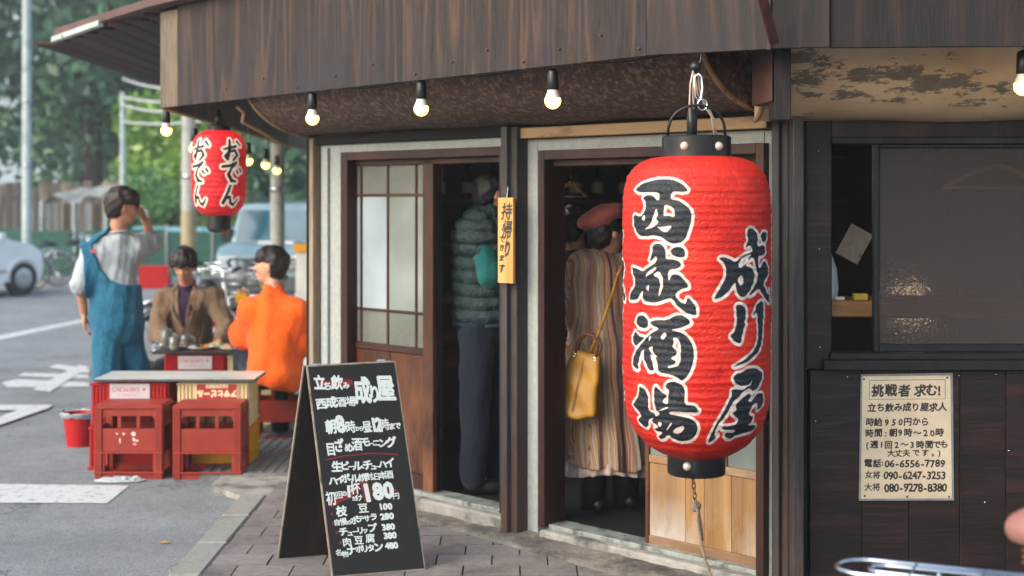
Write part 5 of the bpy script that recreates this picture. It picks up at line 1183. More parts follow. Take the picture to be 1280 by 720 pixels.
S_ = grid([nk, shL, shR, elL, elR, wrL, wrR, pel], .24, .0085); S_.cap(shL+Vector((.01, 0, 0)), shR, .085, .085, .05).cap(chst, pel, .155, .175, .06).cap(nk+Vector((0, .02, -.03)), nk+Vector((0, .02, 0)), .075, .07, .03)
for a, b, c_ in ((shL, elL, wrL), (shR, elR, wrR)): S_.cap(a, b, .078, .070, .05).cap(b, b.lerp(c_, .85), .070, .052, .03)
def vopen(p, v):
    x, y, z = p[..., 0]-chst.x, p[..., 1], p[..., 2]; w = np.clip((z-(chst.z-.16))/.30, 0, 1)*.055; e = np.maximum(np.abs(x+.01)-w, y-(chst.y-.02)); return np.maximum(v, -e)
S_.mod(folds(.008, 22, 18, 7)).mod(folds(.004, 50, 35, 3)).mod(vopen).mesh('jacket', m_brownj, p2, Matrix.Translation(base), base)
S_ = grid([nk, chst, pel], .16, .0085); S_.cap(chst+Vector((0, -.02, 0)), pel, .13, .13, .05).cap(nk+Vector((0, 0, -.05)), nk+Vector((0, -.01, .0)), .085, .066, .03); S_.mesh('shirt', m_purple, p2, Matrix.Translation(base), base)
mb = MB()
for k in (-1, 1):
    q = [nk+Vector((k*.055, -.055, .015)), nk+Vector((k*.085, -.115, -.06)), chst+Vector((k*.085, -.165, -.01)), chst+Vector((k*.012, -.165, -.14))]; r2 = [q[0]+Vector((k*.02, .01, 0)), q[1]+Vector((k*.035, .0, .01)), q[2]+Vector((k*.03, .02, .015)), q[3]+Vector((k*.02, .005, 0))]
    for i in range(3): mb.add([q[i], q[i+1], r2[i+1], r2[i], q[i]+Vector((0, .012, 0)), q[i+1]+Vector((0, .012, 0)), r2[i+1]+Vector((0, .012, 0)), r2[i]+Vector((0, .012, 0))], [(0, 1, 2, 3), (7, 6, 5, 4), (0, 4, 5, 1), (3, 2, 6, 7), (0, 3, 7, 4), (1, 5, 6, 2)])
mb.build('lapel', m_brownj, p2)
S_ = grid([hpL, hpR, knL, knR, anL, anR, pel], .14, .01); S_.cap(hpL, hpR, .12, .12, .05)
for a, b, c_ in ((hpL, knL, anL), (hpR, knR, anR)): S_.cap(a, b, .10, .08, .05).cap(b, c_, .08, .075, .03)
S_.mod(folds(.006, 24, 18, 2)).mesh('trousers', m_blackc, p2, Matrix.Translation(base), base)
for a in (anL, anR): MB().ball(a+Vector((0, -.07, -.06)), (.045, .13, .045), 10, 6).build('shoe', m_boot, p2, smooth=True)
# --- seated person in orange sweater, back to us, head turned left
D = 9.45
hd = P(338, 333, D+.02); fH = Vector((-.99, .12, .06)); nk = P(342, 362, D+.02); shL = P(314, 390, D+.03); shR = P(369, 391, D+.0); chst = P(342, 395, D+.02); pel = P(345, 455, D-.0)
elL = P(305, 418, D+.14); wrL = P(300, 432, D+.36); elR = P(377, 425, D+.06); wrR = P(352, 432, D+.36)
hpL = P(330, 466, D+.05); hpR = P(358, 468, D+.05); knL = P(306, 448, D+.46); knR = P(352, 455, D+.5); anL = knL+Vector((0, -.04, -.38)); anR = knR+Vector((0, -.04, -.38)); anL.z = anR.z = ZR+.08
base = Vector((pel.x, D, ZR)); p3 = person('seated person in loose orange sweater with back to us, face turned left', base)
S_ = grid([hd+Vector((0, 0, .1)), shL, shR, elL, elR, wrL, wrR, anL, anR, pel], .14, .0085)
head(S_, hd, fH, (0, 0, 1)); S_.cap(nk+Vector((0, 0, -.03)), hd+Vector((.015, -.0, -.05)), .054, .05, .02); S_.cap(shL, shR, .062, .062, .04).cap(chst, pel, .12, .12, .05)
for a, b, c_ in ((shL, elL, wrL), (shR, elR, wrR)): S_.cap(a, b, .046, .038).cap(b, c_, .038, .025)
for a, b, c_ in ((hpL, knL, anL), (hpR, knR, anR)): S_.cap(a, b, .08, .055, .05).cap(b, c_, .055, .04); S_.cap(c_, c_+Vector((0, .13, -.04)), .035, .03)
hand(S_, wrL, (.1, .8, -.1), (0, 0, 1), 1, .6); hand(S_, wrR, (-.4, .6, -.1), (0, 0, 1), -1, .6)
S_.mesh('body', m_skin2, p3, Matrix.Translation(base), base); haircap(p3, 'hair', m_hair, hd, fH, (0, 0, 1), 1.0, 1.13, .03, -.065, 9, .005, base, .03); eyes(p3, hd, fH)
S_ = grid([nk, shL, shR, elL, elR, wrL, pel, P(295, 465, D), P(385, 470, D)], .25, .0085); S_.cap(shL+Vector((.0, 0, -.01)), shR+Vector((0, 0, -.01)), .080, .080, .05).cap(nk+Vector((0, 0, -.06)), shL, .06, .07, .05).cap(nk+Vector((0, 0, -.06)), shR, .06, .07, .05).cap(chst+Vector((0, 0, -.04)), pel+Vector((-.0, 0, -.06)), .155, .185, .08).cap(nk+Vector((0, 0, -.03)), nk+Vector((0, 0, .0)), .075, .062, .03)
for a, b, c_ in ((shL, elL, wrL), (shR, elR, wrR)): S_.cap(a, b, .088, .095, .06).cap(b, b.lerp(c_, .55), .09, .06, .04)
S_.mod(lambda p, v: np.maximum(v, (ZR+.415)-p[..., 2]-.02*np.sin(p[..., 0]*12)))
S_.mod(folds(.009, 15, 14, 4)).mod(folds(.002, 36, 20, 6)).mesh('sweater', m_orange, p3, Matrix.Translation(base), base)
S_ = grid([hpL, hpR, knL, knR, anL, anR, pel], .14, .01); S_.cap(hpL, hpR, .11, .11, .05)
for a, b, c_ in ((hpL, knL, anL), (hpR, knR, anR)): S_.cap(a, b, .095, .075, .05).cap(b, c_, .075, .065, .03)
S_.mod(folds(.006, 24, 18, 2)).mesh('trousers', m_denimd, p3, Matrix.Translation(base), base)
for a in (anL, anR): MB().ball(a+Vector((0, .07, -.045)), (.045, .13, .045), 10, 6).build('shoe', m_boot, p3, smooth=True)
# --- person in puffer vest in the first doorway
D = 7.62; fz = .05
hd = P(617, 243, D); fH = Vector((.9, .4, -.25)); nk = P(610, 268, D+.02); shL = P(598, 283, D-.05); shR = P(622, 283, D+.16); chst = P(604, 300, D+.04); pel = P(603, 395, D+.05)
elL = P(612, 345, D-.12); wrL = P(638, 362, D+.05); elR = P(630, 345, D+.25); wrR = P(650, 360, D+.2)
hpL = P(597, 412, D-.02); hpR = P(609, 412, D+.13); anL = Vector((P(592, 560, D).x, D-.04, fz+.08)); anR = Vector((P(617, 560, D).x, D+.2, fz+.08))
base = Vector((pel.x, D, fz)); p4 = person('standing person in quilted dark green vest and jeans inside the first doorway', base)
S_ = grid([hd+Vector((0, 0, .1)), shL, shR, wrL, wrR, anL, anR], .14, .009)
head(S_, hd, fH); S_.cap(nk, hd+Vector((-.02, 0, -.05)), .056, .05, .02); S_.cap(shL, shR, .07, .07, .04).cap(chst, pel, .13, .12, .05)
for a, b, c_ in ((shL, elL, wrL), (shR, elR, wrR)): S_.cap(a, b, .048, .038).cap(b, c_, .038, .026)
for a, b in ((hpL, anL), (hpR, anR)): S_.cap(a, b, .085, .045, .05); S_.cap(b, b+Vector((.1, .06, -.05)), .035, .03)
hand(S_, wrL, (.8, .3, -.1), (0, -1, .3), 1, .8); hand(S_, wrR, (.8, .3, -.1), (0, -1, .3), 1, .8)
S_.mesh('body', m_skin, p4, Matrix.Translation(base), base); haircap(p4, 'hair', m_hair, hd, fH, (0, 0, 1), 1, 1.05, .03, -.06, 4, .005, base, .02); eyes(p4, hd, fH)
S_ = grid([nk, shL, shR, pel], .2, .0075); S_.cap(shL+Vector((.0, 0, -.03)), shR+Vector((0, 0, -.03)), .095, .095, .05).cap(chst+Vector((0, 0, -.02)), pel, .155, .15, .08).cap(nk+Vector((0, 0, -.05)), nk+Vector((0, 0, .02)), .09, .078, .04)
def quilt(p, v):
    z = p[..., 2]; a = np.abs(np.sin((z-.02*np.sin(p[..., 0]*9))*pi/.070)); return np.maximum(v-.020*np.sqrt(a)+.006*np.sin(p[..., 0]*60+z*25)*np.sin(p[..., 1]*48), (pel.z-.05)-z)
S_.mod(quilt).mesh('puffer_vest', m_puff, p4, Matrix.Translation(base), base)
S_ = grid([shL, elL, wrL, shR, elR, wrR], .1, .009)
for a, b, c_ in ((shL, elL, wrL), (shR, elR, wrR)): S_.cap(a, b, .07, .062, .03).cap(b, b.lerp(c_, .9), .06, .045, .03)
S_.mod(folds(.005, 26, 20, 3)).mesh('sleeves', m_teal, p4, Matrix.Translation(base), base)
S_ = grid([hpL, hpR, anL, anR, pel], .15, .009); S_.cap(pel, (hpL+hpR)/2, .135, .14, .05)
for a, b in ((hpL, anL), (hpR, anR)): S_.cap(a, b, .098, .066, .02)
S_.mod(folds(.006, 24, 20, 6)).mesh('jeans', m_denimd, p4, Matrix.Translation(base), base)
for a in (anL, anR): MB().ball(a+Vector((.06, .03, -.045)), (.12, .05, .045), 10, 6).build('shoe', m_boot, p4, smooth=True)
# --- person in striped coat and beret in the second doorway
D = 7.2
t = NT('striped_coat_cloth'); v = t.co(); sp = t.n('SeparateXYZ', i_0=v); nn = t.noise(v, 5, 2, .5); xs = t.math('ADD', sp.outputs[0], t.math('MULTIPLY', nn.outputs[0], .03))
n1 = t.n('TexNoise', noise_dimensions='1D', i_W=t.math('ADD', xs, t.math('MULTIPLY', sp.outputs[1], .5)), i_Scale=34, i_Detail=2, i_Roughness=.6)
r_ = t.ramp(n1.outputs[0], [(.0, '4a3438'), (.38, '5c4750'), (.42, 'a09280'), (.47, '80503e'), (.51, 'a08a68'), (.55, '746870'), (.60, '8a5a44'), (.66, 'a89a84')]); r_.node.color_ramp.interpolation = 'CONSTANT'
t.set(Base_Color=r_, Roughness=.9, Specular_IOR_Level=.15); t.bump(t.noise(t.co((1, 1, .3)), 18, 3, .5).outputs[0], .3, .02); m_coat = t.m
hd = P(759, 291, D); fH = Vector((.80, .60, -.1)); nk = P(753, 316, D+.02); shL = P(727, 333, D-.03); shR = P(783, 333, D+.10); chst = P(754, 350, D+.05); pel = P(757, 440, D+.05)
elL = P(722, 392, D-.02); wrL = P(738, 432, D-.02); elR = P(792, 392, D+.12); wrR = P(800, 380, D+.35)
hpL = P(745, 455, D); hpR = P(768, 455, D+.08); anL = Vector((P(741, 600, D).x, D-.05, fz+.09)); anR = Vector((P(783, 600, D).x, D+.05, fz+.09))
base = Vector((pel.x, D, fz)); p5 = person('person in dusty pink beret and long striped coat seen from behind in the second doorway', base)
S_ = grid([hd+Vector((0, 0, .1)), shL, shR, wrL, wrR, anL, anR], .14, .009)
head(S_, hd, fH, (0, 0, 1), .97); S_.cap(nk, hd+Vector((-.01, 0, -.05)), .05, .045, .02); S_.cap(shL, shR, .06, .06, .04).cap(chst, pel, .11, .12, .05)
for a, b, c_ in ((shL, elL, wrL), (shR, elR, wrR)): S_.cap(a, b, .042, .034).cap(b, c_, .034, .023)
for a, b in ((hpL, anL), (hpR, anR)): S_.cap(a, b, .08, .045, .05)
hand(S_, wrL, (.3, .2, -.9), (-1, -.3, 0), 1, .9, .92); hand(S_, wrR, (.3, .8, .1), (0, 0, 1), 1, .6, .92)
S_.mesh('body', m_skin2, p5, Matrix.Translation(base), base); haircap(p5, 'hair', m_hair, hd, fH, (0, 0, 1), .97, 1.0, .03, -.075, 6, .005, base); eyes(p5, hd, fH, (0, 0, 1), .97)
bc = P(751, 270, D+.01); Rb = np.array(Matrix.Rotation(-.42, 3, 'Y')@Matrix.Rotation(.1, 3, 'X'))
S_ = SDF([bc[i]-.19 for i in range(3)], [bc[i]+.19 for i in range(3)], .007); S_.ell(bc, [.128, .12, .050], Rb, 0).ell(bc+Vector((.015, 0, -.03)), [.095, .098, .045], Rb, .03).cap(bc+Vector((.0, 0, .05)), bc+Vector((.0, 0, .062)), .005, .004, .004)
S_.mod(lambda p, v: v+.004*np.sin(p[..., 0]*40)*np.sin(p[..., 1]*37+p[..., 2]*30)).mesh('beret', m_beret, p5, Matrix.Translation(base), base)
hemz = fz+.25; S_ = grid([nk, shL, shR, elL, elR, wrL, wrR, (pel.x-.28, D-.25, hemz), (pel.x+.28, D+.3, hemz)], .1, .0085)
S_.cap(shL+Vector((.01, 0, -.01)), shR+Vector((0, 0, -.01)), .075, .075, .05).cap(chst, pel, .145, .185, .08).cap(pel, Vector((pel.x-.0, D+.05, hemz-.12)), .185, .275, .06).cap(nk+Vector((0, 0, -.03)), nk+Vector((0, 0, .0)), .06, .05, .03)
for a, b, c_ in ((shL, elL, wrL), (shR, elR, wrR)): S_.cap(a, b, .075, .078, .05).cap(b, b.lerp(c_, .9), .075, .05, .04)
def pleat(p, v):
    x, y, z = p[..., 0]-pel.x, p[..., 1]-D-.05, p[..., 2]; a = np.arctan2(y, x); k = np.clip((1.15-z)/.9, 0, 1); g = np.clip((z-1.0)/.25, 0, 1)
    v = v+(.016*k*np.sin(a*15+.7*np.sin(z*4))+.006*k*np.sin(a*37+z*3))+.005*g*np.sin(a*26)*np.clip((1.36-z)*9, 0, 1)+.004*np.sin(z*22+a*3); return np.maximum(v, hemz+.02*np.sin(a*2+1)+.012*np.sin(a*7)-z)
S_.mod(pleat).mesh('coat', m_coat, p5, Matrix.Translation(base), base)
S_ = grid([(pel.x-.3, D-.3, hemz-.1), (pel.x+.3, D+.35, .7)], .03, .0085); S_.cap(pel, Vector((pel.x, D+.05, hemz-.2)), .15, .268, .05)
def pl2(p, v):
    x, y, z = p[..., 0]-pel.x, p[..., 1]-D-.05, p[..., 2]; a = np.arctan2(y, x); return np.maximum(np.maximum(v+.012*np.sin(a*21), hemz-.055+.015*np.sin(a*3)-z), z-.6)
S_.mod(pl2).mesh('underskirt', fabric('pale_pink_cotton', 'a08c84', 'b8a69c'), p5, Matrix.Translation(base), base)
for a in (anL, anR):
    MB().tube([a+Vector((0, 0, .42)), a+Vector((.0, 0, .14)), a+Vector((.0, .01, -.07))], [.085, .072, .062], 14).ball(a+Vector((.02, .055, -.045)), (.058, .125, .05), 12, 8).build('boot', m_boot, p5, smooth=True)
# mustard bag carried by the person in the striped coat
t = NT('mustard_leather'); n1 = t.noise(t.co(), 9, 6, .6); t.set(Base_Color=t.ramp(n1.outputs[0], [(.3, '8a5f0a'), (.7, 'ac7c12')]), Roughness=.55, Specular_IOR_Level=.5); t.bump(t.noise(t.co(), 130, 3, .6).outputs[0], .2, .002); m_bag = t.m
BD = D-.22; bgc = P(727, 477, BD); bag = thing('handbag', 'mustard yellow leather handbag hanging at the hip of the person in the striped coat', 'handbag', bgc)
Mb = Matrix.Translation(bgc)@Matrix.Rotation(.18, 4, 'Y')@Matrix.Rotation(-.35, 4, 'Z')
S_ = SDF([-.17, -.12, -.2], [.17, .12, .2], .006); S_.v[:] = 1; 
def bagf(p, v):
    x, y, z = p[..., 0], p[..., 1], p[..., 2]; k = (z+.17)/.34; hx = .120-.045*np.clip(k, 0, 1); hy = .075-.055*np.clip(k, 0, 1)+.008*np.sin(x*22); q = np.stack([np.abs(x)-hx, np.abs(y)-hy, np.abs(z+.01)-.150-.012*np.cos(x*14)+.006*np.sin(x*31+z*12)], -1)+.004*np.sin(z[..., None]*45+x[..., None]*30)
    return np.sqrt((np.maximum(q+.02, 0)**2).sum(-1))+np.minimum((q+.02).max(-1), 0)-.02
o = S_.mod(bagf).mesh('pouch', m_bag, bag, Mb)
m_brownl = mat('brown_leather_strap', '4a2a14', '6b3d1c', 20, .45, .1)
for sy in (-1, 1): MB().tube([(-.05, sy*.022, .13), (-.055, sy*.03, .19), (-.02, sy*.03, .235), (.03, sy*.03, .235), (.06, sy*.03, .19), (.055, sy*.022, .13)], .006, 6).build('handle', m_brownl, bag, Mb, smooth=True)
for sx in (-1, 1): MB().tube([(sx*.052+.008*math.cos(a), -.032, .125+.008*math.sin(a)) for a in np.linspace(0, 2*pi, 11)[:-1]], .003, 5, closed=True).build('grommet', m_steel, bag, Mb, smooth=True)
MB().tube([(0, -.078, -.14), (.0, -.062, .0), (.0, -.03, .12)], .0025, 4).build('seam', m_brownl, bag, Mb)
st = MB(); pt_ = [P(738, 440, BD+.02), P(750, 412, BD+.01), P(763, 375, BD+.03), P(772, 345, BD+.05), P(780, 325, BD+.12)]
for a, b in zip(pt_[:-1], pt_[1:]): st.tube([a, b], .008, 5)
st.build('strap', m_bag, bag, smooth=True)
# --- person in black behind, partly hidden
D = 8.5; hd = P(716, 285, D); fH = Vector((.35, .9, -.15)); nk = P(720, 312, D); shL = P(705, 332, D); shR = P(752, 332, D+.1); pel = P(728, 420, D); an1 = Vector((P(722, 560, D).x, D, fz+.09)); an2 = Vector((P(742, 560, D).x, D+.1, fz+.09))
base = Vector((pel.x, D, fz)); p6 = person('person in black top and cap deeper inside, beyond the striped coat', base)
S_ = grid([hd+Vector((0, 0, .1)), shL, shR, an1, an2], .16, .011); head(S_, hd, fH); S_.cap(nk, hd+Vector((.01, 0, -.05)), .052, .05, .02); S_.cap(shL, shR, .06, .06, .04).cap(nk+Vector((0, 0, -.12)), pel, .12, .12, .05)
e1 = P(697, 385, D-.05); w1 = P(712, 420, D-.2); S_.cap(shL, e1, .045, .036).cap(e1, w1, .036, .025); hand(S_, w1, (.5, -.6, 0), (0, 0, 1), 1, .6); e2 = P(762, 385, D+.1); w2 = P(757, 420, D-.05); S_.cap(shR, e2, .045, .036).cap(e2, w2, .036, .025); hand(S_, w2, (0, -.8, 0), (0, 0, 1), -1, .6)
for a in (an1, an2): S_.cap(pel+Vector((0, 0, -.05)), a, .09, .045, .05); S_.cap(a, a+Vector((-.08, -.08, -.05)), .035, .03)
S_.mesh('body', m_skin, p6, Matrix.Translation(base), base); eyes(p6, hd, fH); haircap(p6, 'hair', m_hair, hd, fH, (0, 0, 1), 1, 1.05, .03, -.08, 3, .006, base)
S_ = grid([nk, shL, shR, e1, e2, pel], .16, .01); S_.cap(shL, shR, .08, .08, .05).cap(nk+Vector((0, 0, -.14)), pel, .15, .15, .06).cap(shL, e1, .07, .06, .04).cap(shR, e2, .07, .06, .04).cap(e1, w1.lerp(e1, .2), .06, .045, .03).cap(e2, w2.lerp(e2, .2), .06, .045, .03); S_.mod(folds(.006, 24, 18, 2)).mesh('top', m_blackc, p6, Matrix.Translation(base), base)
S_ = grid([pel, an1, an2], .15, .01)
for a in (an1, an2): S_.cap(pel+Vector((0, 0, -.03)), a+Vector((0, 0, .05)), .12, .08, .05)
S_.mod(folds(.006, 24, 18, 2)).mesh('jeans', fabric('blue_denim', '2a3e55', '3d566e'), p6, Matrix.Translation(base), base)
r_, f_, u_ = basis(fH); MB().ball(hd+u_*.07, (.094, .1, .065), 14, 8).bbox(-.06, .06, .06, .16, .055, .063, .004, Matrix.Translation(hd)@Matrix(((r_.x, f_.x, u_.x, 0), (r_.y, f_.y, u_.y, 0), (r_.z, f_.z, u_.z, 0), (0, 0, 0, 1)))).build('cap', m_blackc, p6, smooth='auto')
for a in (an1, an2): MB().tube([a+Vector((0, 0, .08)), a+Vector((0, 0, -.02))], [.05, .045], 12).ball(a+Vector((-.05, -.05, -.05)), (.07, .07, .04), 10, 6).build('boot', m_bootb, p6, smooth=True)
# ------------------------------------------------------------ interior fittings
def ibox(name, m, x0, x1, y0, y1, z0, z1, label=None, cat=None, b=.006):
    o = MB().bbox(x0, x1, y0, y1, z0, z1, b).build(name, m, None)
    if label: tag(o, label, cat)
    return o
m_inwood = wood('interior_counter_wood', '2a1a10', '5b3d26', 'x', 5, .5, 2)
m_inpale = wood('pale_counter_wood', '7a5430', 'b08652', 'x', 6, .5, 3)
ct = thing('bar_counter', 'dark bar counter deep inside the tavern seen through the first doorway', 'counter', (0, 9.9, .05))
MB().bbox(-1.1, 1.2, 9.7, 10.1, .05, .92).build('counter_front', m_inwood, ct); MB().bbox(-1.12, 1.25, 9.6, 10.15, .921, .96).build('counter_top', mat('grey_worn_top', '4a4a4c', '66676a', 8, .35, .1), ct)
shf = thing('bottle_shelf', 'wall shelf behind the bar counter', 'shelf', (-.2, 11.1, 1.2))
for k, z in enumerate((1.25, 1.6, 1.95)): MB().bbox(-1.1, 2.6, 10.95, 11.19, z, z+.025).build('shelf_board', m_inwood, shf)
bcol = [mat('bottle_glass_'+n_, a, b_, 5, .15, 0) for n_, a, b_ in (('brown', '2a1408', '3d2010'), ('green', '12301c', '1c4426'), ('clear', '7d8280', '9a9e9a'), ('amber', '6a3d10', '8a5a1a'))]
b0_ = thing('bottle', 'sake bottle on the shelf behind the bar', 'bottle', (0, 0, 0), group='bottles on the bar shelf')
MB().lathe([(.001, 0), (.042, 0), (.042, .17), (.016, .235), (.014, .29), (.001, .29)], 12).build('glass_body', bcol[0], b0_, smooth=True); MB().lathe([(.043, .05), (.043, .13)], 12, cap=False).build('paper_label', m_white, b0_, smooth=True)
first = True
ORD = 'first second third fourth fifth sixth seventh eighth ninth tenth eleventh twelfth thirteenth fourteenth fifteenth sixteenth'.split()
for z in (1.275, 1.625):
    for k in range(16):
        lb_ = '%s sake bottle from the left on the %s shelf behind the bar' % (ORD[k], 'lower' if z < 1.4 else 'upper')
        x = -1.0+k*.21+random.uniform(-.03, .03); loc = (x, 11.06, z)
        if first: b0_.matrix_local = Matrix.Translation(loc); b0_['label'] = lb_; first = False
        else: dup(b0_, loc, random.random(), lb_)
# hangers, one in the second doorway, one behind the rippled pane
m_hang = mat('pale_hanger_wood', 'e0a055', 'f0c080', 10, .45, .1)
def hanger(c, rz, label, s=1.0):
    t_ = thing('coat_hanger', label, 'coat hanger', c); M = Matrix.Translation(c)@Matrix.Rotation(rz, 4, 'Z')@Matrix.Scale(s, 4)
    MB().tube([(-.21, 0, -.085), (-.13, 0, -.045), (-.05, 0, -.008), (0, 0, .004), (.05, 0, -.008), (.13, 0, -.045), (.21, 0, -.085)], [.008, .010, .012, .013, .012, .010, .008], 8).build('shoulder_bar', m_hang, t_, M, smooth=True)
    MB().tube([(-.205, 0, -.086), (.205, 0, -.086)], .0065, 6).build('trouser_bar', m_hang, t_, M, smooth=True)
    MB().tube([(0, 0, 0), (0, 0, .03), (.018, 0, .045), (.02, 0, .065), (0, 0, .08), (-.018, 0, .068)], .0022, 6).build('hook', m_steel, t_, M, smooth=True)
hanger(P(1245, 208, 5.820), 0, 'wooden coat hanger showing through the rippled window pane', 1.02)
hanger(P(712, 231, 7.3), .9, 'pale wooden coat hanger hanging in the dark of the second doorway', .7)
for (x0, x1, y) in ((.95, 3.3, 6.02),): MB().tube([(x0, y-.04, CAMZ+.41), (x1, y-.04, CAMZ+.41)], .008, 6).build('hanging_rail', m_black, tav)
# window counter with small things
wc = ibox('window_counter', m_inpale, RX(1020), 3.2, 5.95, 6.25, RZ(397, 5.95), RZ(376, 5.95), 'pale wooden counter just inside the small window opening', 'counter')
wz = RZ(376, 5.95)
ibox('tape_box', mat('yellow_card', 'a08c2a', 'b8a63c', 20, .6, 0), RX(1066, 6), RX(1083, 6), 5.97, 6.01, wz+.001, wz+.028, 'small yellow box on the pale window counter', 'box', .002)
ibox('eraser', m_white, RX(1043, 6), RX(1054, 6), 5.97, 6.0, wz+.001, wz+.014, 'small white block on the window counter', 'box', .002)
vb = MB().lathe([(.001, 0), (.05, 0), (.058, .06), (.05, .14), (.03, .2), (.028, .22), (.001, .22)], 20, P(1031, 377, 6.05), cap=False).build('white_vase', m_white, None, smooth=True); tag(vb, 'white rounded jar at the left end of the window counter', 'jar')
pk = np.zeros((200, 160), bool); m_menu2 = mat('menu_card', '8f8a80', 'aaa497', 20, .6, 0, c3='3a4a30', s3=20)
mc = MB().bbox(-.055, .055, -.002, .002, -.075, .075, .001, Matrix.Translation(P(1068, 305, 6.35))@Matrix.Rotation(.5, 4, 'Y')).build('menu_card', m_menu2, None); tag(mc, 'tilted pale card pinned inside beyond the window opening', 'card')
def pendant(c, watts, label):
    t_ = thing('pendant_lamp', label, 'lamp', c); MB().lathe([(.02, .12), (.05, .10), (.13, .0), (.126, .0), (.045, .095), (.015, .11)], 24, c, cap=False).build('lamp_shade', m_inwood, t_, smooth=True); MB().ball(c+Vector((0, 0, .045)), .028, 12, 8).build('globe', m_bulb, t_, smooth=True)
    MB().tube([c+Vector((0, 0, .12)), Vector((c.x, c.y, 2.2))], .004, 5).build('cord', m_black, t_)
    l = bpy.data.lights.new('lamp_light', 'POINT'); l.energy = watts; l.color = (1, .78, .52); l.shadow_soft_size = .05; o = bpy.data.objects.new('lamp_light', l); col.objects.link(o); o.parent = t_; o.location = (0, 0, -.06)
pendant(P(1138, 366, 8.0), .8, 'warm pendant lamp glowing blurred through the rippled window pane')
pendant(P(652, 205, 8.7), 2.5, 'unseen warm pendant lamp added behind the post between the two doors to brighten the interior')  # unseen lamp, added only to lift the dark interior
# ------------------------------------------------------------ bicycles
m_tyre = mat('tyre_rubber', '17181a', '232426', 30, .8, .2); m_spoke = mat('spoke_steel', '9a9ea2', 'b5b8bb', 9, .3, 0, metal=.9)
m_saddleb = mat('black_saddle', '141416', '1d1d20', 20, .5, .1); m_saddlep = mat('pink_saddle_vinyl', '80564f', '966860', 10, .4, .1, c3='8a5a52', s3=8); m_brass = mat('brassy_spring', '8a6a2a', 'b8954a', 20, .3, .1, metal=.9)
def bicycle(label, loc, rz, paint, sad=None, basket=None, spring=None, group=None, rackw=.13, det=1):
    r_ = thing('bicycle', label, 'bicycle', (0, 0, 0), 0, group); R = .32; wb = 1.08
    for x, nm in ((0, 'rear_wheel'), (wb, 'front_wheel')):
        w = MB(); ring = [Vector((x+(R-.015)*math.cos(a), 0, R+(R-.015)*math.sin(a))) for a in np.linspace(0, 2*pi, 37)[:-1]]; w.tube(ring, .017, 6, closed=True); o = w.build(nm, m_tyre, r_, smooth=True)
        w = MB(); w.tube([Vector((x+(R-.038)*math.cos(a), 0, R+(R-.038)*math.sin(a))) for a in np.linspace(0, 2*pi, 37)[:-1]], .009, 5, closed=True)
        for k in range(24): a = k*2*pi/24; w.tube([(x+.02*math.cos(a+1), .02*(-1)**k, R+.02*math.sin(a+1)), (x+(R-.04)*math.cos(a), 0, R+(R-.04)*math.sin(a))], .0016, 3, cap=False)
        w.tube([(x, -.05, R), (x, .05, R)], .018, 8); w.build('rim_and_spokes', m_spoke, o, smooth=True)
        w = MB(); n = 14; a0, a1 = (.3, 2.9) if x == 0 else (.2, 2.2)
        for s in (-1, 1): pass
        w.tube([(x+(R+.025)*math.cos(a0+(a1-a0)*i/n), 0, R+(R+.025)*math.sin(a0+(a1-a0)*i/n)) for i in range(n+1)], .022, 6); w.build('mudguard', m_spoke, r_, smooth=True)
    bb = (.46, 0, .28); st_ = (.34, 0, .62); hb = (.90, 0, .72); hd_ = (.87, 0, .88)
    MB().tube([bb, st_], .016, 8).tube([bb, (.92, 0, .60)], .018, 8).tube([(.39, 0, .48), hb], .016, 8).tube([(0, .05, R), bb], .010, 6).tube([(0, -.05, R), bb], .010, 6).tube([(0, .05, R), st_], .008, 6).tube([(0, -.05, R), st_], .008, 6).tube([(.93, 0, .56), hd_], .018, 8).tube([(.935, .0, .62), (.96, .05, .58), (wb, .05, R)], .011, 6).tube([(.935, .0, .62), (.96, -.05, .58), (wb, -.05, R)], .011, 6).build('frame', paint, r_, smooth=True)
    MB().tube([st_, (.30, 0, .80)], .012, 6).build('seat_post', m_steel, r_, smooth=True)
    S_ = SDF([.10, -.14, .76], [.50, .14, .92], .009); S_.ell((.22, 0, .83), (.105, .095, .052), None, 0).ell((.27, 0, .825), (.14, .055, .045), None, .04).cap((.22, 0, .84), (.42, 0, .835), .05, .022, .04)
    S_.mod(lambda p, v: np.maximum(v, .800-p[..., 2])); sd_o = S_.mesh('saddle', sad or m_saddleb, r_)
    if spring:
        for sy in (-1, 1): MB().tube([(.17+.014*math.cos(a), sy*.05+.014*math.sin(a), .755+.055*a/25) for a in np.linspace(0, 25, 50)], .004, 5).build('spring', spring, sd_o, smooth=True)
        MB().tube([(.17, -.05, .752), (.30, 0, .765), (.17, .05, .752)], .006, 6).build('rail', spring, sd_o, smooth=True)
    MB().tube([hd_, (.86, 0, .98)], .012, 6).tube([(.70, -.28, 1.0), (.82, -.27, 1.03), (.93, -.16, 1.02), (.88, 0, .98), (.93, .16, 1.02), (.82, .27, 1.03), (.70, .28, 1.0)], .011, 8).build('handlebar', m_steel, r_, smooth=True)
    for sy in (-1, 1): MB().tube([(.69, sy*.281, 1.0), (.80, sy*.272, 1.026)], .017, 8).build('grip', m_saddleb, r_, smooth=True)
    rk = MB(); W2 = rackw/2
    for (x0, x1, w_) in ((-.28, .27, W2), (-.20, .24, W2*.5)):
        loop = [(x1, w_, .70), (x0+w_, w_, .70)]+[(x0+w_-w_*math.sin(a), w_*math.cos(a), .70) for a in np.linspace(.3, pi-.3, 6)]+[(x0+w_, -w_, .70), (x1, -w_, .70)]; rk.tube(loop, .0058, 6)
    for x in (-.1, .06): rk.tube([(x, -W2, .70), (x, W2, .70)], .005, 5)
    for sy in (-1, 1): rk.tube([(-.05, sy*W2, .70), (0, sy*.055, R)], .005, 5)
    rk.build('rear_rack', m_steel, r_, smooth=True)
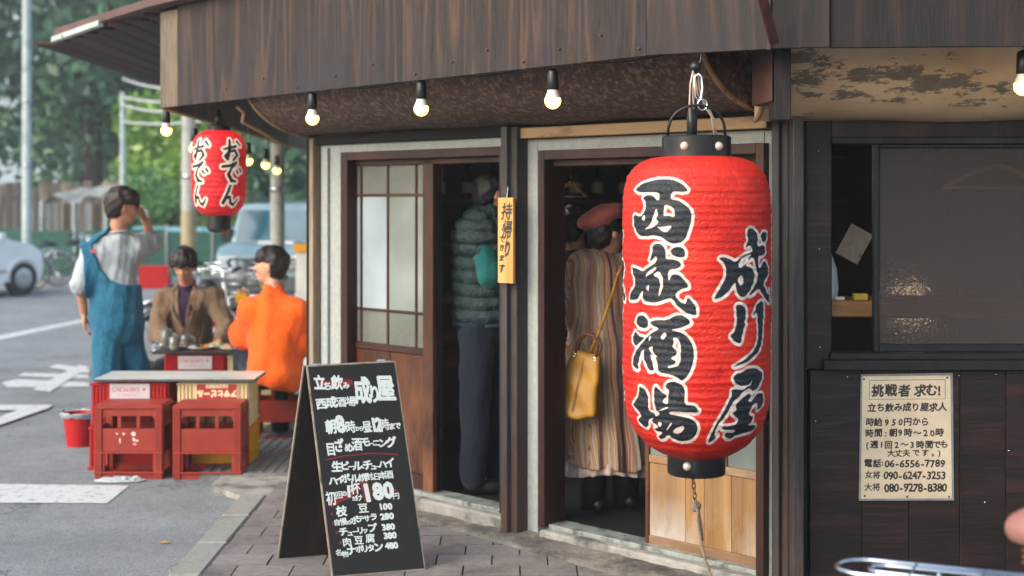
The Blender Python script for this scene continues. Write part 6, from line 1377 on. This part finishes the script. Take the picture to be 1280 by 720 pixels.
    MB().tube([bb, (.46, -.07, .28)], .03, 8).tube([(.46, -.07, .28), (.56, -.08, .15)], .008, 6).tube([(.46, .07, .28), (.36, .08, .41)], .008, 6).build('crank', m_steel, r_, smooth=True)
    for (x, y, z) in ((.56, -.13, .15), (.36, .13, .41)): MB().bbox(x-.045, x+.045, y-.035, y+.035, z-.01, z+.01).build('pedal', m_saddleb, r_)
    if basket:
        k = MB()
        for z, e in ((.78, .0), (.86, .015), (.94, .03), (1.0, .04)): k.tube([(1.0-e, -.15-e, z), (1.28+e, -.15-e, z), (1.28+e, .15+e, z), (1.0-e, .15+e, z)], .006, 5, closed=True)
        for i in range(9):
            f = i/8; k.tube([(1.0+.28*f, -.15, .78), (.96+.36*f, -.19, 1.0)], .003, 4).tube([(1.0+.28*f, .15, .78), (.96+.36*f, .19, 1.0)], .003, 4).tube([(1.28, -.15+.3*f, .78), (1.32, -.19+.38*f, 1.0)], .003, 4).tube([(1.0, -.15+.3*f, .78), (.96, -.19+.38*f, 1.0)], .003, 4)
        if basket == 'solid': k = MB().prism([(1.0, -.15), (1.28, -.15), (1.28, .15), (1.0, .15)], .78, 1.0)
        k.build('basket', m_redc if basket == 'solid' else (m_steel if basket == 'wire' else m_black), r_, smooth=basket != 'solid')
    MB().bbox(-.345, -.325, -.04, .04, .50, .54, .004).build('reflector', m_redc, r_)
    M = Matrix.Translation(loc)@Matrix.Rotation(rz, 4, 'Z'); r_.matrix_local = M; WM[r_.as_pointer()] = M; return r_
pb_ = [mat('bike_paint_'+n_, a, b_, 5, .3, 0) for n_, a, b_ in (('white', 'b8babb', 'cccccc'), ('red', '8a1a30', 'a02238'), ('black', '141517', '1e1f22'), ('silver', '8a8f93', 'a5a9ad'), ('green', '1e4a38', '2a5d48'))]
# nearest bicycle, at the lower right: rear rack and saddle rise into the frame
fbp = P(1170, 716, 3.3); 
bicycle('silver bicycle with dusty pink sprung saddle and chrome rear rack in the lower right corner', (fbp.x+.07, 3.38, ZR+.03+.03), -.42, pb_[3], m_saddlep, None, m_brass, rackw=.15)
bg_ = 'bicycles parked behind the tables'
bicycle('white bicycle with a red solid basket between the standing and the brown jacketed person', (-2.42, 14.3, ZR), pi+.12, pb_[1], None, 'solid', group=bg_)
bicycle('white framed bicycle with curved bars left of the brown jacketed person', (P(185, 400, 12.4).x, 12.6, ZR), 1.0, pb_[0], None, 'wire', group=bg_)
bicycle('silver bicycle standing behind the brown jacketed person', (P(268, 400, 13.6).x, 13.4, ZR), 1.9, pb_[3], None, 'wire', group=bg_)
bicycle('black bicycle with dark basket between the brown jacket and the orange sweater', (P(300, 400, 14.4).x, 14.2, ZR), 1.5, pb_[2], None, 'black', group=bg_)
bicycle('dark bicycle close behind the head of the orange sweater', (P(352, 400, 15.2).x, 15.0, ZR), 1.7, pb_[2], None, 'wire', group=bg_)
bicycle('dark bicycle leaning before the green mesh barrier across the street', (P(42, 360, 26.5).x, 26.5, ZR), .05, pb_[4], None, 'wire')
bicycle('second dark bicycle before the green mesh barrier, right of the white car nose', (P(72, 360, 27.3).x, 27.3, ZR), .12, pb_[2], None, 'wire')
# ------------------------------------------------------------ vehicles
def carpaint(name, c, c2=None):
    t = NT(name); t.set(Base_Color=t.ramp(t.noise(t.co(), 2, 2, .5).outputs[0], [(.3, c), (.7, c2 or c)]), Roughness=.28, Coat_Weight=.5, Coat_Roughness=.08); return t.m
m_wpaint = carpaint('white_car_paint', 'c6cccd', 'd4d8d9'); m_cglass = mat('car_window_glass', '123a46', '1d5260', 2, .1, 0, spec=.7); m_rim = mat('wheel_rim', '8f9498', 'a9adb0', 9, .35, 0, metal=.8); m_headl = mat('headlamp_glass', 'b5bcc0', 'd0d6d8', 9, .1, 0, metal=.2); m_plasticg = mat('grey_bumper_plastic', '3a3f42', '4a5053', 20, .6, .1)
def vehicle(name, label, cat, loc, rz, prof, width, belt, glass, wheels, paint, R=.30, tum=.14, extras=None, corner=.12):
    """prof: side outline (x, z) counter-clockwise from rear bottom; x forward"""
    r_ = thing(name, label, cat, (0, 0, 0)); W2 = width/2; mb = MB(); zmax = max(p[1] for p in prof); n = len(prof); xs = [p[0] for p in prof]; xm, xM = min(xs), max(xs)
    st = [-1, -.97, -.86, -.5, 0, .5, .86, .97, 1]
    ins = [.10, .05, .012, 0, 0, 0, .012, .05, .10]
    cx = (xm+xM)/2
    for s_, i_ in zip(st, ins):
        for (x, z) in prof:
            tb_ = max(0, (z-belt)/(zmax-belt)); half = W2*(1-tum*tb_); zz = z-(i_*.6 if z > belt+.1*(zmax-belt) and tb_ > .7 else 0); xx = cx+(x-cx)*(1-i_*corner*2.2)
            mb.v.append((xx, s_*half*(1.0), zz))
    for k in range(len(st)-1):
        for i in range(n): a, b = k*n+i, k*n+(i+1) % n; mb.f.append((a, a+n, b+n, b)); mb.mi.append(0)
    mb.f.append(tuple(range(n))); mb.mi.append(0); mb.f.append(tuple((len(st)-1)*n+i for i in range(n))[::-1]); mb.mi.append(0)
    mb.build('body', paint, r_, smooth='auto')
    for (pl, nm) in glass['side']:
        for sy in (-1, 1):
            g = MB(); f = lambda x, z, o: Vector((x, sy*(W2*(1-tum*max(0, (z-belt)/(zmax-belt)))+o), z)); m_ = len(pl)
            g.add([f(x, z, -.02) for x, z in pl]+[f(x, z, .004) for x, z in pl], [tuple(range(m_, 2*m_)), tuple(range(m_))[::-1]]+[(i, (i+1) % m_, m_+(i+1) % m_, m_+i) for i in range(m_)]); g.build(nm, m_cglass, r_)
    for (x0, z0, x1, z1, w0, w1, nm) in glass['front']:
        d = Vector((x1-x0, 0, z1-z0)).normalized(); nrm = Vector((d.z, 0, -d.x)); nrm = nrm if (nrm.x > 0) == (nm == 'windscreen') else -nrm; g = MB()
        q = [Vector((x0, -w0, z0)), Vector((x0, w0, z0)), Vector((x1, w1, z1)), Vector((x1, -w1, z1))]; g.add([v+nrm*.006 for v in q]+[v-nrm*.02 for v in q], [(0, 1, 2, 3), (7, 6, 5, 4), (0, 4, 5, 1), (1, 5, 6, 2), (2, 6, 7, 3), (3, 7, 4, 0)]); g.build(nm, m_cglass, r_)
    for x in wheels:
        for sy in (-1, 1):
            Mw = Matrix.Translation((x, sy*(W2-.085), R))@Matrix.Rotation(pi/2, 4, 'X')
            w = MB().lathe([(.01, -.09), (R*.62, -.09), (R*.95, -.085), (R, -.06), (R, .06), (R*.95, .085), (R*.62, .09), (.01, .09)], 28, M=Mw.to_3x3(), c=Mw.translation).build('wheel', m_tyre, r_, smooth='auto')
            MB().lathe([(.01, -.095), (R*.3, -.10), (R*.58, -.094), (R*.6, -.0905)], 20, M=Mw.to_3x3(), c=Mw.translation, cap=False).lathe([(.01, .095), (R*.3, .10), (R*.58, .094), (R*.6, .0905)], 20, M=Mw.to_3x3(), c=Mw.translation, cap=False).build('rim', m_rim, w, smooth='auto')
            MB().tube([(x+(R+.045)*math.cos(a), sy*(W2+.004), R+(R+.045)*math.sin(a)) for a in np.linspace(-.1, pi+.1, 16)], .028, 6).build('wheel_arch', m_plasticg if extras and extras.get('arch') else paint, r_, smooth=True)
            MB().lathe([(R+.04, W2-.09), (.01, W2-.09)], 20, M=Matrix.Rotation(-pi/2*sy, 3, 'X'), c=(x, 0, R), cap=False).build('wheel_well', m_black, r_)
    for (x0, x1, y0, y1, z0, z1, m_, nm) in (extras or {}).get('boxes', []): MB().bbox(x0, x1, y0, y1, z0, z1, .015).build(nm, m_, r_)
    M = Matrix.Translation(loc)@Matrix.Rotation(rz, 4, 'Z'); r_.matrix_local = M; WM[r_.as_pointer()] = M; return r_
# white hatchback heading right, cut by the left edge
cl = G(43, 371, ZR); W_ = 1.66
prof = [(-2.0, .28), (1.58, .24), (1.66, .36), (1.68, .58), (1.62, .76), (1.45, .88), (1.02, .96), (.92, 1.0), (.25, 1.40), (-.1, 1.48), (-1.2, 1.47), (-1.75, 1.30), (-2.0, .95), (-2.05, .5)]
vehicle('parked_car', 'white hatchback cut by the left edge, nose pointing right', 'car', (cl.x-1.62, cl.y-.35, ZR), 1.0, prof, W_, .93,
  {'side': [([(-1.55, .97), (-.42, .97), (-.42, 1.38), (-1.3, 1.38)], 'rear_side_window'), ([(-.36, .97), (.72, .97), (.10, 1.36), (-.36, 1.40)], 'front_side_window')], 'front': [(.90, 1.015, .28, 1.385, .66, .58, 'windscreen'), (-1.98, .98, -1.78, 1.28, .6, .55, 'rear_window')]}, (-1.28, 1.22), m_wpaint, .30,
  extras={'boxes': [(1.46, 1.66, -.80, -.52, .60, .76, m_headl, 'headlight'), (1.46, 1.66, .52, .80, .60, .76, m_headl, 'headlight'), (.62, .74, -.99, -.83, .97, 1.10, m_wpaint, 'wing_mirror'), (.62, .74, .83, .99, .97, 1.10, m_wpaint, 'wing_mirror'), (1.62, 1.69, -.6, .6, .27, .42, m_plasticg, 'grille'), (-.2, .0, -.845, -.83, .80, .83, m_rim, 'door_handle'), (-1.1, -.9, -.845, -.83, .80, .83, m_rim, 'door_handle'), (-.395, -.385, -.836, -.828, .34, .95, m_plasticg, 'door_gap'), (-1.0, 1.0, -.842, -.825, .42, .45, m_plasticg, 'side_moulding'), (1.68, 1.71, -.16, .16, .44, .54, m_white, 'number_plate')]})
# pale boxy off-roader facing us
vc = P(345, 300, 19.6)
prof = [(-1.7, .36), (1.5, .34), (1.62, .42), (1.64, .62), (1.60, .90), (1.45, 1.0), (.75, 1.06), (.50, 1.50), (.38, 1.60), (-1.4, 1.64), (-1.66, 1.55), (-1.72, .95), (-1.72, .5)]
vehicle('parked_van', 'pale boxy off-road car with teal windscreen facing us behind the seated people', 'car', (vc.x+.02, 21.1, ZR), -pi/2-.05, prof, 1.52, 1.0,
  {'side': [([(-1.5, 1.06), (-.5, 1.06), (-.5, 1.48), (-1.4, 1.48)], 'rear_side_window'), ([(-.42, 1.06), (.62, 1.06), (.44, 1.46), (-.42, 1.49)], 'front_side_window')], 'front': [(.745, 1.075, .505, 1.505, .70, .67, 'windscreen'), (-1.74, 1.1, -1.70, 1.45, .5, .48, 'rear_window')]}, (-1.05, 1.05), carpaint('pale_blue_grey_paint', '62797f', '768c92'), .33, tum=.07,
  extras={'arch': 1, 'boxes': [(1.58, 1.655, -.35, .35, .68, .86, m_plasticg, 'grille'), (1.55, 1.665, -.70, -.46, .68, .88, m_headl, 'headlight'), (1.55, 1.665, .46, .70, .68, .88, m_headl, 'headlight'), (1.5, 1.72, -.76, .76, .40, .60, m_plasticg, 'front_bumper'), (1.71, 1.735, -.17, .17, .45, .55, mat('yellow_plate', 'b8982a', 'c9a93a', 20, .5, 0), 'number_plate'), (.60, .72, -.92, -.76, 1.05, 1.25, m_black, 'wing_mirror'), (.60, .72, .76, .92, 1.05, 1.25, m_black, 'wing_mirror'), (.8, 1.25, -.25, .25, 1.03, 1.075, m_wpaint, 'bonnet_scoop'), (-1.2, .3, -.66, -.62, 1.66, 1.70, m_plasticg, 'roof_rail'), (-1.2, .3, .62, .66, 1.66, 1.70, m_plasticg, 'roof_rail')]}, corner=.10)
# ------------------------------------------------------------ poles, wires, barrier
m_pole = mat('pale_grey_pole', '8c9a9c', 'a5b0b0', 6, .6, .2, c3='5f6868', s3=4); m_polec = mat('concrete_pole', '878a86', 'a0a29c', 20, .85, .3, c3='63655f', s3=3)
def pole(px, d, r, h, label, m, yel=False, name='utility_pole', arms=()):
    x = (px-640)/FP*d; t_ = thing(name, label, 'pole', (x, d, ZR)); MB().lathe([(r*1.05, ZR), (r, ZR+2), (r*.85, ZR+h), (.001, ZR+h)], 20, (x, d, 0)).build('shaft', m, t_, smooth='auto')
    if yel: MB().lathe([(r*1.08, ZR+.8), (r*1.08, ZR+1.5)], 20, (x, d, 0), cap=False).build('warning_sleeve', mat('yellow_sleeve', '857a5c', '978b6a', 20, .6, .1, c3='6b6658', s3=8), t_, smooth=True)
    for z in arms: MB().lathe([(r*1.04, z), (r*1.04, z+.06)], 20, (x, d, 0)).build('band', m_rim, t_, smooth=True)
    return t_
pole(33.5, 26, .085, 9, 'tall pale steel pole at the far left behind the white car', m_pole, arms=(2.2, 3.4))
pole(153.5, 27, .055, 3.7, 'short thin pale pole above the standing person', m_pole)
pole(236, 19, .095, 5.5, 'grey concrete pole with a yellow band behind the small lantern', m_polec, True, arms=(1.9, 2.9))
pole(347, 14.5, .072, 4.5, 'grey pole rising before the windscreen of the off-road car', m_polec, arms=(1.7, 2.2))
mw = mat('pale_cable', '8f9896', 'a9b0ae', 9, .6, 0)
wrs = thing('service_wires', 'bundle of pale sagging wires between the thin pole and the eave', 'wires', P(153, 122, 27))
for (y0, y1, y2) in ((98, 117, 116), (121, 132, 130), (131, 146, 141), (152, 158, 153)):
    a = P(153, y0, 27); b = P(300, y2-8, 18.2); mpt = a.lerp(b, .42); mpt.z = CAMZ-(y1-250)/FP*mpt.y-.03; ps = []
    for i in range(13): f = i/12; ps.append(a*(1-f)**2+mpt*2*f*(1-f)+b*f*f)
    MB().tube(ps, .022, 5).build('wire', mw, wrs, smooth=True)
# white roadside post with yellow cap
q = P(378, 315, 13.0); pt_ = thing('bollard', 'white post with a yellow cap at the left edge of the doorway wall', 'bollard', (q.x, 13, ZR)); MB().bbox(q.x-.055, q.x+.06, 12.95, 13.05, ZR, q.z-.0).build('shaft', m_white, pt_); MB().bbox(q.x-.07, q.x+.075, 12.93, 13.07, q.z, q.z+.075).build('cap', m_yelc, pt_)
# yellow box on the bicycle rack and other small far things
q = P(303, 372, 14.0); o = MB().bbox(q.x-.06, q.x+.06, 13.95, 14.05, q.z-.08, q.z+.08, .01).build('yellow_box', m_yelc, None); tag(o, 'small yellow box hung on the black parked bicycle', 'box')
# green mesh barrier in panels
m_mesh = mat('green_mesh_sheet', '0f3a30', '1c5545', 8, .7, .3); gb = thing('mesh_barrier', 'long dark green mesh barrier across the street behind the bicycles', 'barrier', (-9.5, 28.5, ZR))
for k in range(9):
    x0 = -10.6+k*.92; MB().bbox(x0, x0+.9, 28.5, 28.52, ZR+.12, ZR+1.05+random.uniform(-.03, .03), .004).build('mesh_panel', m_mesh, gb); MB().tube([(x0, 28.48, ZR), (x0, 28.48, ZR+1.15)], .02, 6).build('upright', m_rim, gb)
# pale blue low wall right of the pole
bw_ = thing('low_wall', 'pale blue low wall along the far side of the street', 'wall', (-4, 31, ZR)); m_pblue = mat('pale_blue_paint', '5f93a4', '7aa9b6', 6, .7, .2)
for k in range(5): MB().bbox(-8.0+k*1.5, -6.52+k*1.5, 30, 30.15, ZR, 1.05, .01).build('wall_panel', m_pblue if k != 2 else mat('white_fence_paint', '9aa8aa', 'b4bebe', 6, .7, .2), bw_)
# weathered plank fence
m_plank = wood('weathered_fence_plank', '3b352f', '7a7064', 'z', 4, .85, 1.5, vr=(.6, 1.35)); fn = thing('plank_fence', 'tall weathered brown plank fence under the trees at the left', 'fence', (-9, 33, ZR))
x = -14.5
while x < -4.0:
    w = random.uniform(.16, .30); h_ = 2.0+random.uniform(-.12, .12); MB().bbox(x, x+w-.02, 33+random.uniform(-.02, .02), 33.05, ZR, h_, .006).build('plank', m_plank, fn); x += w
for z in (.6, 1.6): MB().bbox(-14.5, -4, 33.06, 33.1, z, z+.1).build('rail', m_plank, fn)
# tarpaulin shelter
sh = thing('tarp_shelter', 'grey tarpaulin shelter on posts before the plank fence', 'shelter', (-9.2, 30.5, ZR)); m_tarp = mat('grey_tarp', '6f746f', '989c96', 5, .7, .6, .05, c3='4d524e', s3=3)
xa, xb, yy = P(52, 250, 30).x, P(132, 250, 30).x, 30
mb = MB(); nx, ny = 24, 8
for i in range(nx+1):
    for j in range(ny+1): u, v = i/nx, j/ny; mb.v.append((xa+(xb-xa)*u, yy+2.2*v, 1.55+.28*v+.10*math.sin(u*9)*(1-v)+.12*mn.noise(Vector((u*5, v*3, 2)))+.1*math.sin(u*pi)))
for i in range(nx):
    for j in range(ny): a = i*(ny+1)+j; mb.f.append((a, a+ny+1, a+ny+2, a+1)); mb.mi.append(0)
mb.build('roof_sheet', m_tarp, sh, smooth=True)
for k in range(6):
    x0 = xa+(xb-xa)*k/6; mb = MB(); w = (xb-xa)/6*random.uniform(.45, .9)
    for i in range(9):
        for j in range(2): mb.v.append((x0+w*i/8, yy+.04*math.sin(i*2.2), ZR+.1 if j == 0 else 1.55))
    for i in range(8): mb.f.append((i*2, i*2+2, i*2+3, i*2+1)); mb.mi.append(0)
    mb.build('curtain', [m_tarp, mat('pale_sheet', '8d908a', 'a8aaa4', 6, .8, .4), mat('brown_sheet', '4d4238', '6b5f50', 6, .9, .4)][k % 3], sh, smooth=True)
for k in range(3): x0 = xa+(xb-xa)*k/2; MB().tube([(x0, yy, ZR), (x0, yy, 1.6)], .035, 8).build('post', m_pole, sh)
# apartment blocks far behind
m_bld = mat('pale_blue_grey_render', '8fa2ab', 'a6b4ba', 3, .85, .1, vr=(.9, 1.1)); m_win = mat('far_window', '3d5561', '5a7480', 2, .15, 0)
def block(label, x0, x1, y0, h, m=m_bld):
    b_ = thing('apartment_block', label, 'building', ((x0+x1)/2, y0, ZR)); MB().bbox(x0, x1, y0, y0+10, ZR, h).build('wall', m, b_); MB().bbox(x0-.2, x1+.2, y0-.2, y0+10, h+.002, h+.4).build('roof', m_polec, b_)
    z = 1.2
    while z < h-1.6:
        x = x0+.8
        while x < x1-1.6: w = MB().bbox(x, x+1.3, y0-.04, y0+.05, z, z+1.3, .01).build('window', m_win, b_); MB().bbox(x-.06, x+1.36, y0-.08, y0-.002, z-.1, z-.002, .01).build('sill', m_rim, w); x += 2.6
        z += 2.9
    return b_
block('pale block showing between the eave and the off-road car', -13, -3.0, 62, 9.5); block('pale blue block behind the tree tops at the upper middle', -6, 6.5, 48, 12); block('pale block behind the trees at the far left', -34, -21, 75, 12)
# ------------------------------------------------------------ trees
def leafmat(name, c1, c2):
    t = NT(name); gm = t.n('NewGeometry') if False else None; n1 = t.noise(t.co(), 1.3, 4, .7); n2 = t.noise(t.co(), 30, 2, .5); cc = t.ramp(t.math('ADD', t.math('MULTIPLY', n1.outputs[0], .6), t.math('MULTIPLY', n2.outputs[0], .4)), [(.35, c1), (.65, c2)])
    df = t.n('BsdfDiffuse', i_Color=cc); tr = t.n('BsdfTranslucent', i_Color=cc); mx = t.n('MixShader', i_0=.42); t.put(mx.inputs[1], df.outputs[0]); t.put(mx.inputs[2], tr.outputs[0]); gl = t.n('BsdfGlossy', i_Roughness=.45); m2 = t.n('MixShader', i_0=.05); t.put(m2.inputs[1], mx.outputs[0]); t.put(m2.inputs[2], gl.outputs[0]); t.put(t.out.inputs[0], m2.outputs[0]); return t.m
m_leafd = leafmat('dark_leaves', '385c4c', '5a8560'); m_leafm = leafmat('green_leaves', '3a6a40', '6b9850'); m_leafl = leafmat('yellow_green_leaves', '5f8f3a', '93b352'); m_bark = mat('bark', '3b322a', '5a4c3e', 12, .9, .6, .02, stretch=(1, 1, .2))
def tree(label, x, y, h, rad, m, n=9000, ls=.17, cz=None, ry=None, trunk=True, name='tree', seed=0, blobs=26):
    g = np.random.default_rng(seed+11); t_ = thing(name, label, 'tree' if trunk else 'bush', (x, y, ZR)); cz = cz if cz is not None else h*.62; rz_ = (h-cz); ry = ry or rad
    cs = g.normal(size=(blobs, 3)); cs /= np.linalg.norm(cs, axis=1)[:, None]; cs *= (g.random(blobs)**.45)[:, None]*.78; cs = cs*np.array([rad, ry, rz_])+np.array([x, y, cz]); br = g.uniform(.22, .38, blobs)*min(rad, rz_)*1.25
    k = g.integers(0, blobs, n); d = g.normal(size=(n, 3)); d /= np.linalg.norm(d, axis=1)[:, None]; p = cs[k]+d*(br[k]*g.random(n)**.35)[:, None]
    u = g.normal(size=(n, 3)); u /= np.linalg.norm(u, axis=1)[:, None]; w = np.cross(u, g.normal(size=(n, 3))); w /= np.linalg.norm(w, axis=1)[:, None]; s = ls*g.uniform(.6, 1.3, n)[:, None]
    V = np.stack([p-u*s, p+w*s*.5, p+u*s, p-w*s*.5], 1).reshape(-1, 3); me = bpy.data.meshes.new('crown'); me.vertices.add(len(V)); me.vertices.foreach_set('co', (V-np.array([x, y, ZR])).ravel()); me.loops.add(n*4); me.loops.foreach_set('vertex_index', np.arange(n*4)); me.polygons.add(n); me.polygons.foreach_set('loop_start', np.arange(n)*4); me.polygons.foreach_set('loop_total', np.full(n, 4)); me.materials.append(m); me.update()
    link(me, 'crown', t_, Matrix.Translation((x, y, ZR)))
    mb = MB(); q = [Vector((x, y, ZR-.1)), Vector((x+.1, y, h*.2)), Vector((x-.05, y, h*.42)), Vector((x+.1, y, h*.7))]; r0 = max(.08, h*.022)
    if trunk:
        mb.tube(q, [r0*1.3, r0, r0*.75, r0*.3], 8)
        for b in range(9): c = Vector(cs[b]); s_ = q[1].lerp(q[3], .15+.08*b); mb.tube([s_, s_.lerp(c, .5)+Vector((0, 0, .2)), c], [r0*.45, r0*.25, .02], 5)
        mb.build('trunk', m_bark, t_, smooth=True)
    else:
        for b in range(5): mb.tube([(x, y, ZR), tuple(cs[b])], [.04, .01], 4)
        mb.build('stems', m_bark, t_)
    return t_
tree('dark broad tree at the far left behind the tall steel pole', -15.2, 37, 12.5, 4.4, m_leafd, 5500, .2, 6.8, seed=1, blobs=20)
tree('dark tree left of the eave tip, filling the upper left', -11.3, 38, 13.5, 4.2, m_leafd, 6500, .2, 6.6, seed=2)
tree('mid green tree behind the wires', -8.2, 40, 10.5, 3.8, m_leafm, 6000, .18, 5.0, seed=3)
tree('yellow green leafy tree behind the concrete pole', -7.6, 35, 5.2, 2.2, m_leafl, 9000, .15, 2.9, seed=4)
tree('dark green tree behind the small lantern', -5.6, 38, 7.0, 2.5, m_leafm, 9000, .17, 3.3, seed=5)
tree('small dark tree behind the roof of the off-road car', -5.0, 31, 3.8, 1.25, m_leafd, 7000, .12, 2.2, seed=6)
tree('tall dark tree whose crown touches the roof line', -10.0, 52, 18, 6.0, m_leafm, 4500, .25, 10, seed=7)
tree('distant pale green tree between the two left poles', -14.5, 55, 11, 5, m_leafm, 9000, .27, 6, seed=8)
tree('low pale bush at the foot of the concrete pole', -6.6, 32.2, 1.9, 1.1, m_leafl, 3500, .11, .9, trunk=False, name='bush', seed=9)
tree('bright green bush in front of the plank fence', -7.9, 32.0, 2.5, 1.2, m_leafm, 4500, .11, 1.2, trunk=False, name='bush', seed=10)
tree('dark bush beside the off-road car', -4.2, 29.0, 2.9, .8, m_leafd, 4000, .10, 1.5, trunk=False, name='bush', seed=12)
# far ground rise
hill = MB(); hill.prism([(-150, 120), (150, 120), (150, 140), (-150, 140)], ZR, 5); hl = hill.build('distant_embankment', mat('hazy_green', '44604c', '5a755c', .3, .9, 0)); struct(hl)
# person far away by the blue wall

for i, px in enumerate((240, 283, 330, 372, 420, 466, 520, 566, 610, 655, 700, 752, 800)):
    q = Sx(px, 0); MB().ball(Vector((q.x-.004, q.y-.004, 2.20+.035*(i % 3))), .006, 6, 4).build('nail', m_nail, tav, smooth=True)
for px, z in ((1010, 1.93), (1024, 1.82), (1025, 1.42), (1026, 1.02), (1060, .90), (1200, .905), (1262, .6), (1232, .39), (1020, .72), (1246, .91), (1195, 1.965), (1100, 1.96)): MB().ball((RX(px, RD-.02), RD-.012 if z < .93 else RD-.003, z), .004, 6, 4).build('nail', m_steel, tav, smooth=True)
# ------------------------------------------------------------ thin haze volume added to lift blacks and fade the distance
mh = bpy.data.materials.new('air'); mh.use_nodes = True; n_ = mh.node_tree; n_.nodes.clear(); o_ = n_.nodes.new('ShaderNodeOutputMaterial'); v_ = n_.nodes.new('ShaderNodeVolumePrincipled'); v_.inputs['Color'].default_value = (.86, .95, 1, 1); v_.inputs['Density'].default_value = .0019; v_.inputs['Anisotropy'].default_value = .2
n_.links.new(v_.outputs[0], o_.inputs['Volume'])
hz = MB().box(-155, 155, -20, 305, ZR-1.3, 24).build('haze', mh); hz['kind'] = 'stuff'
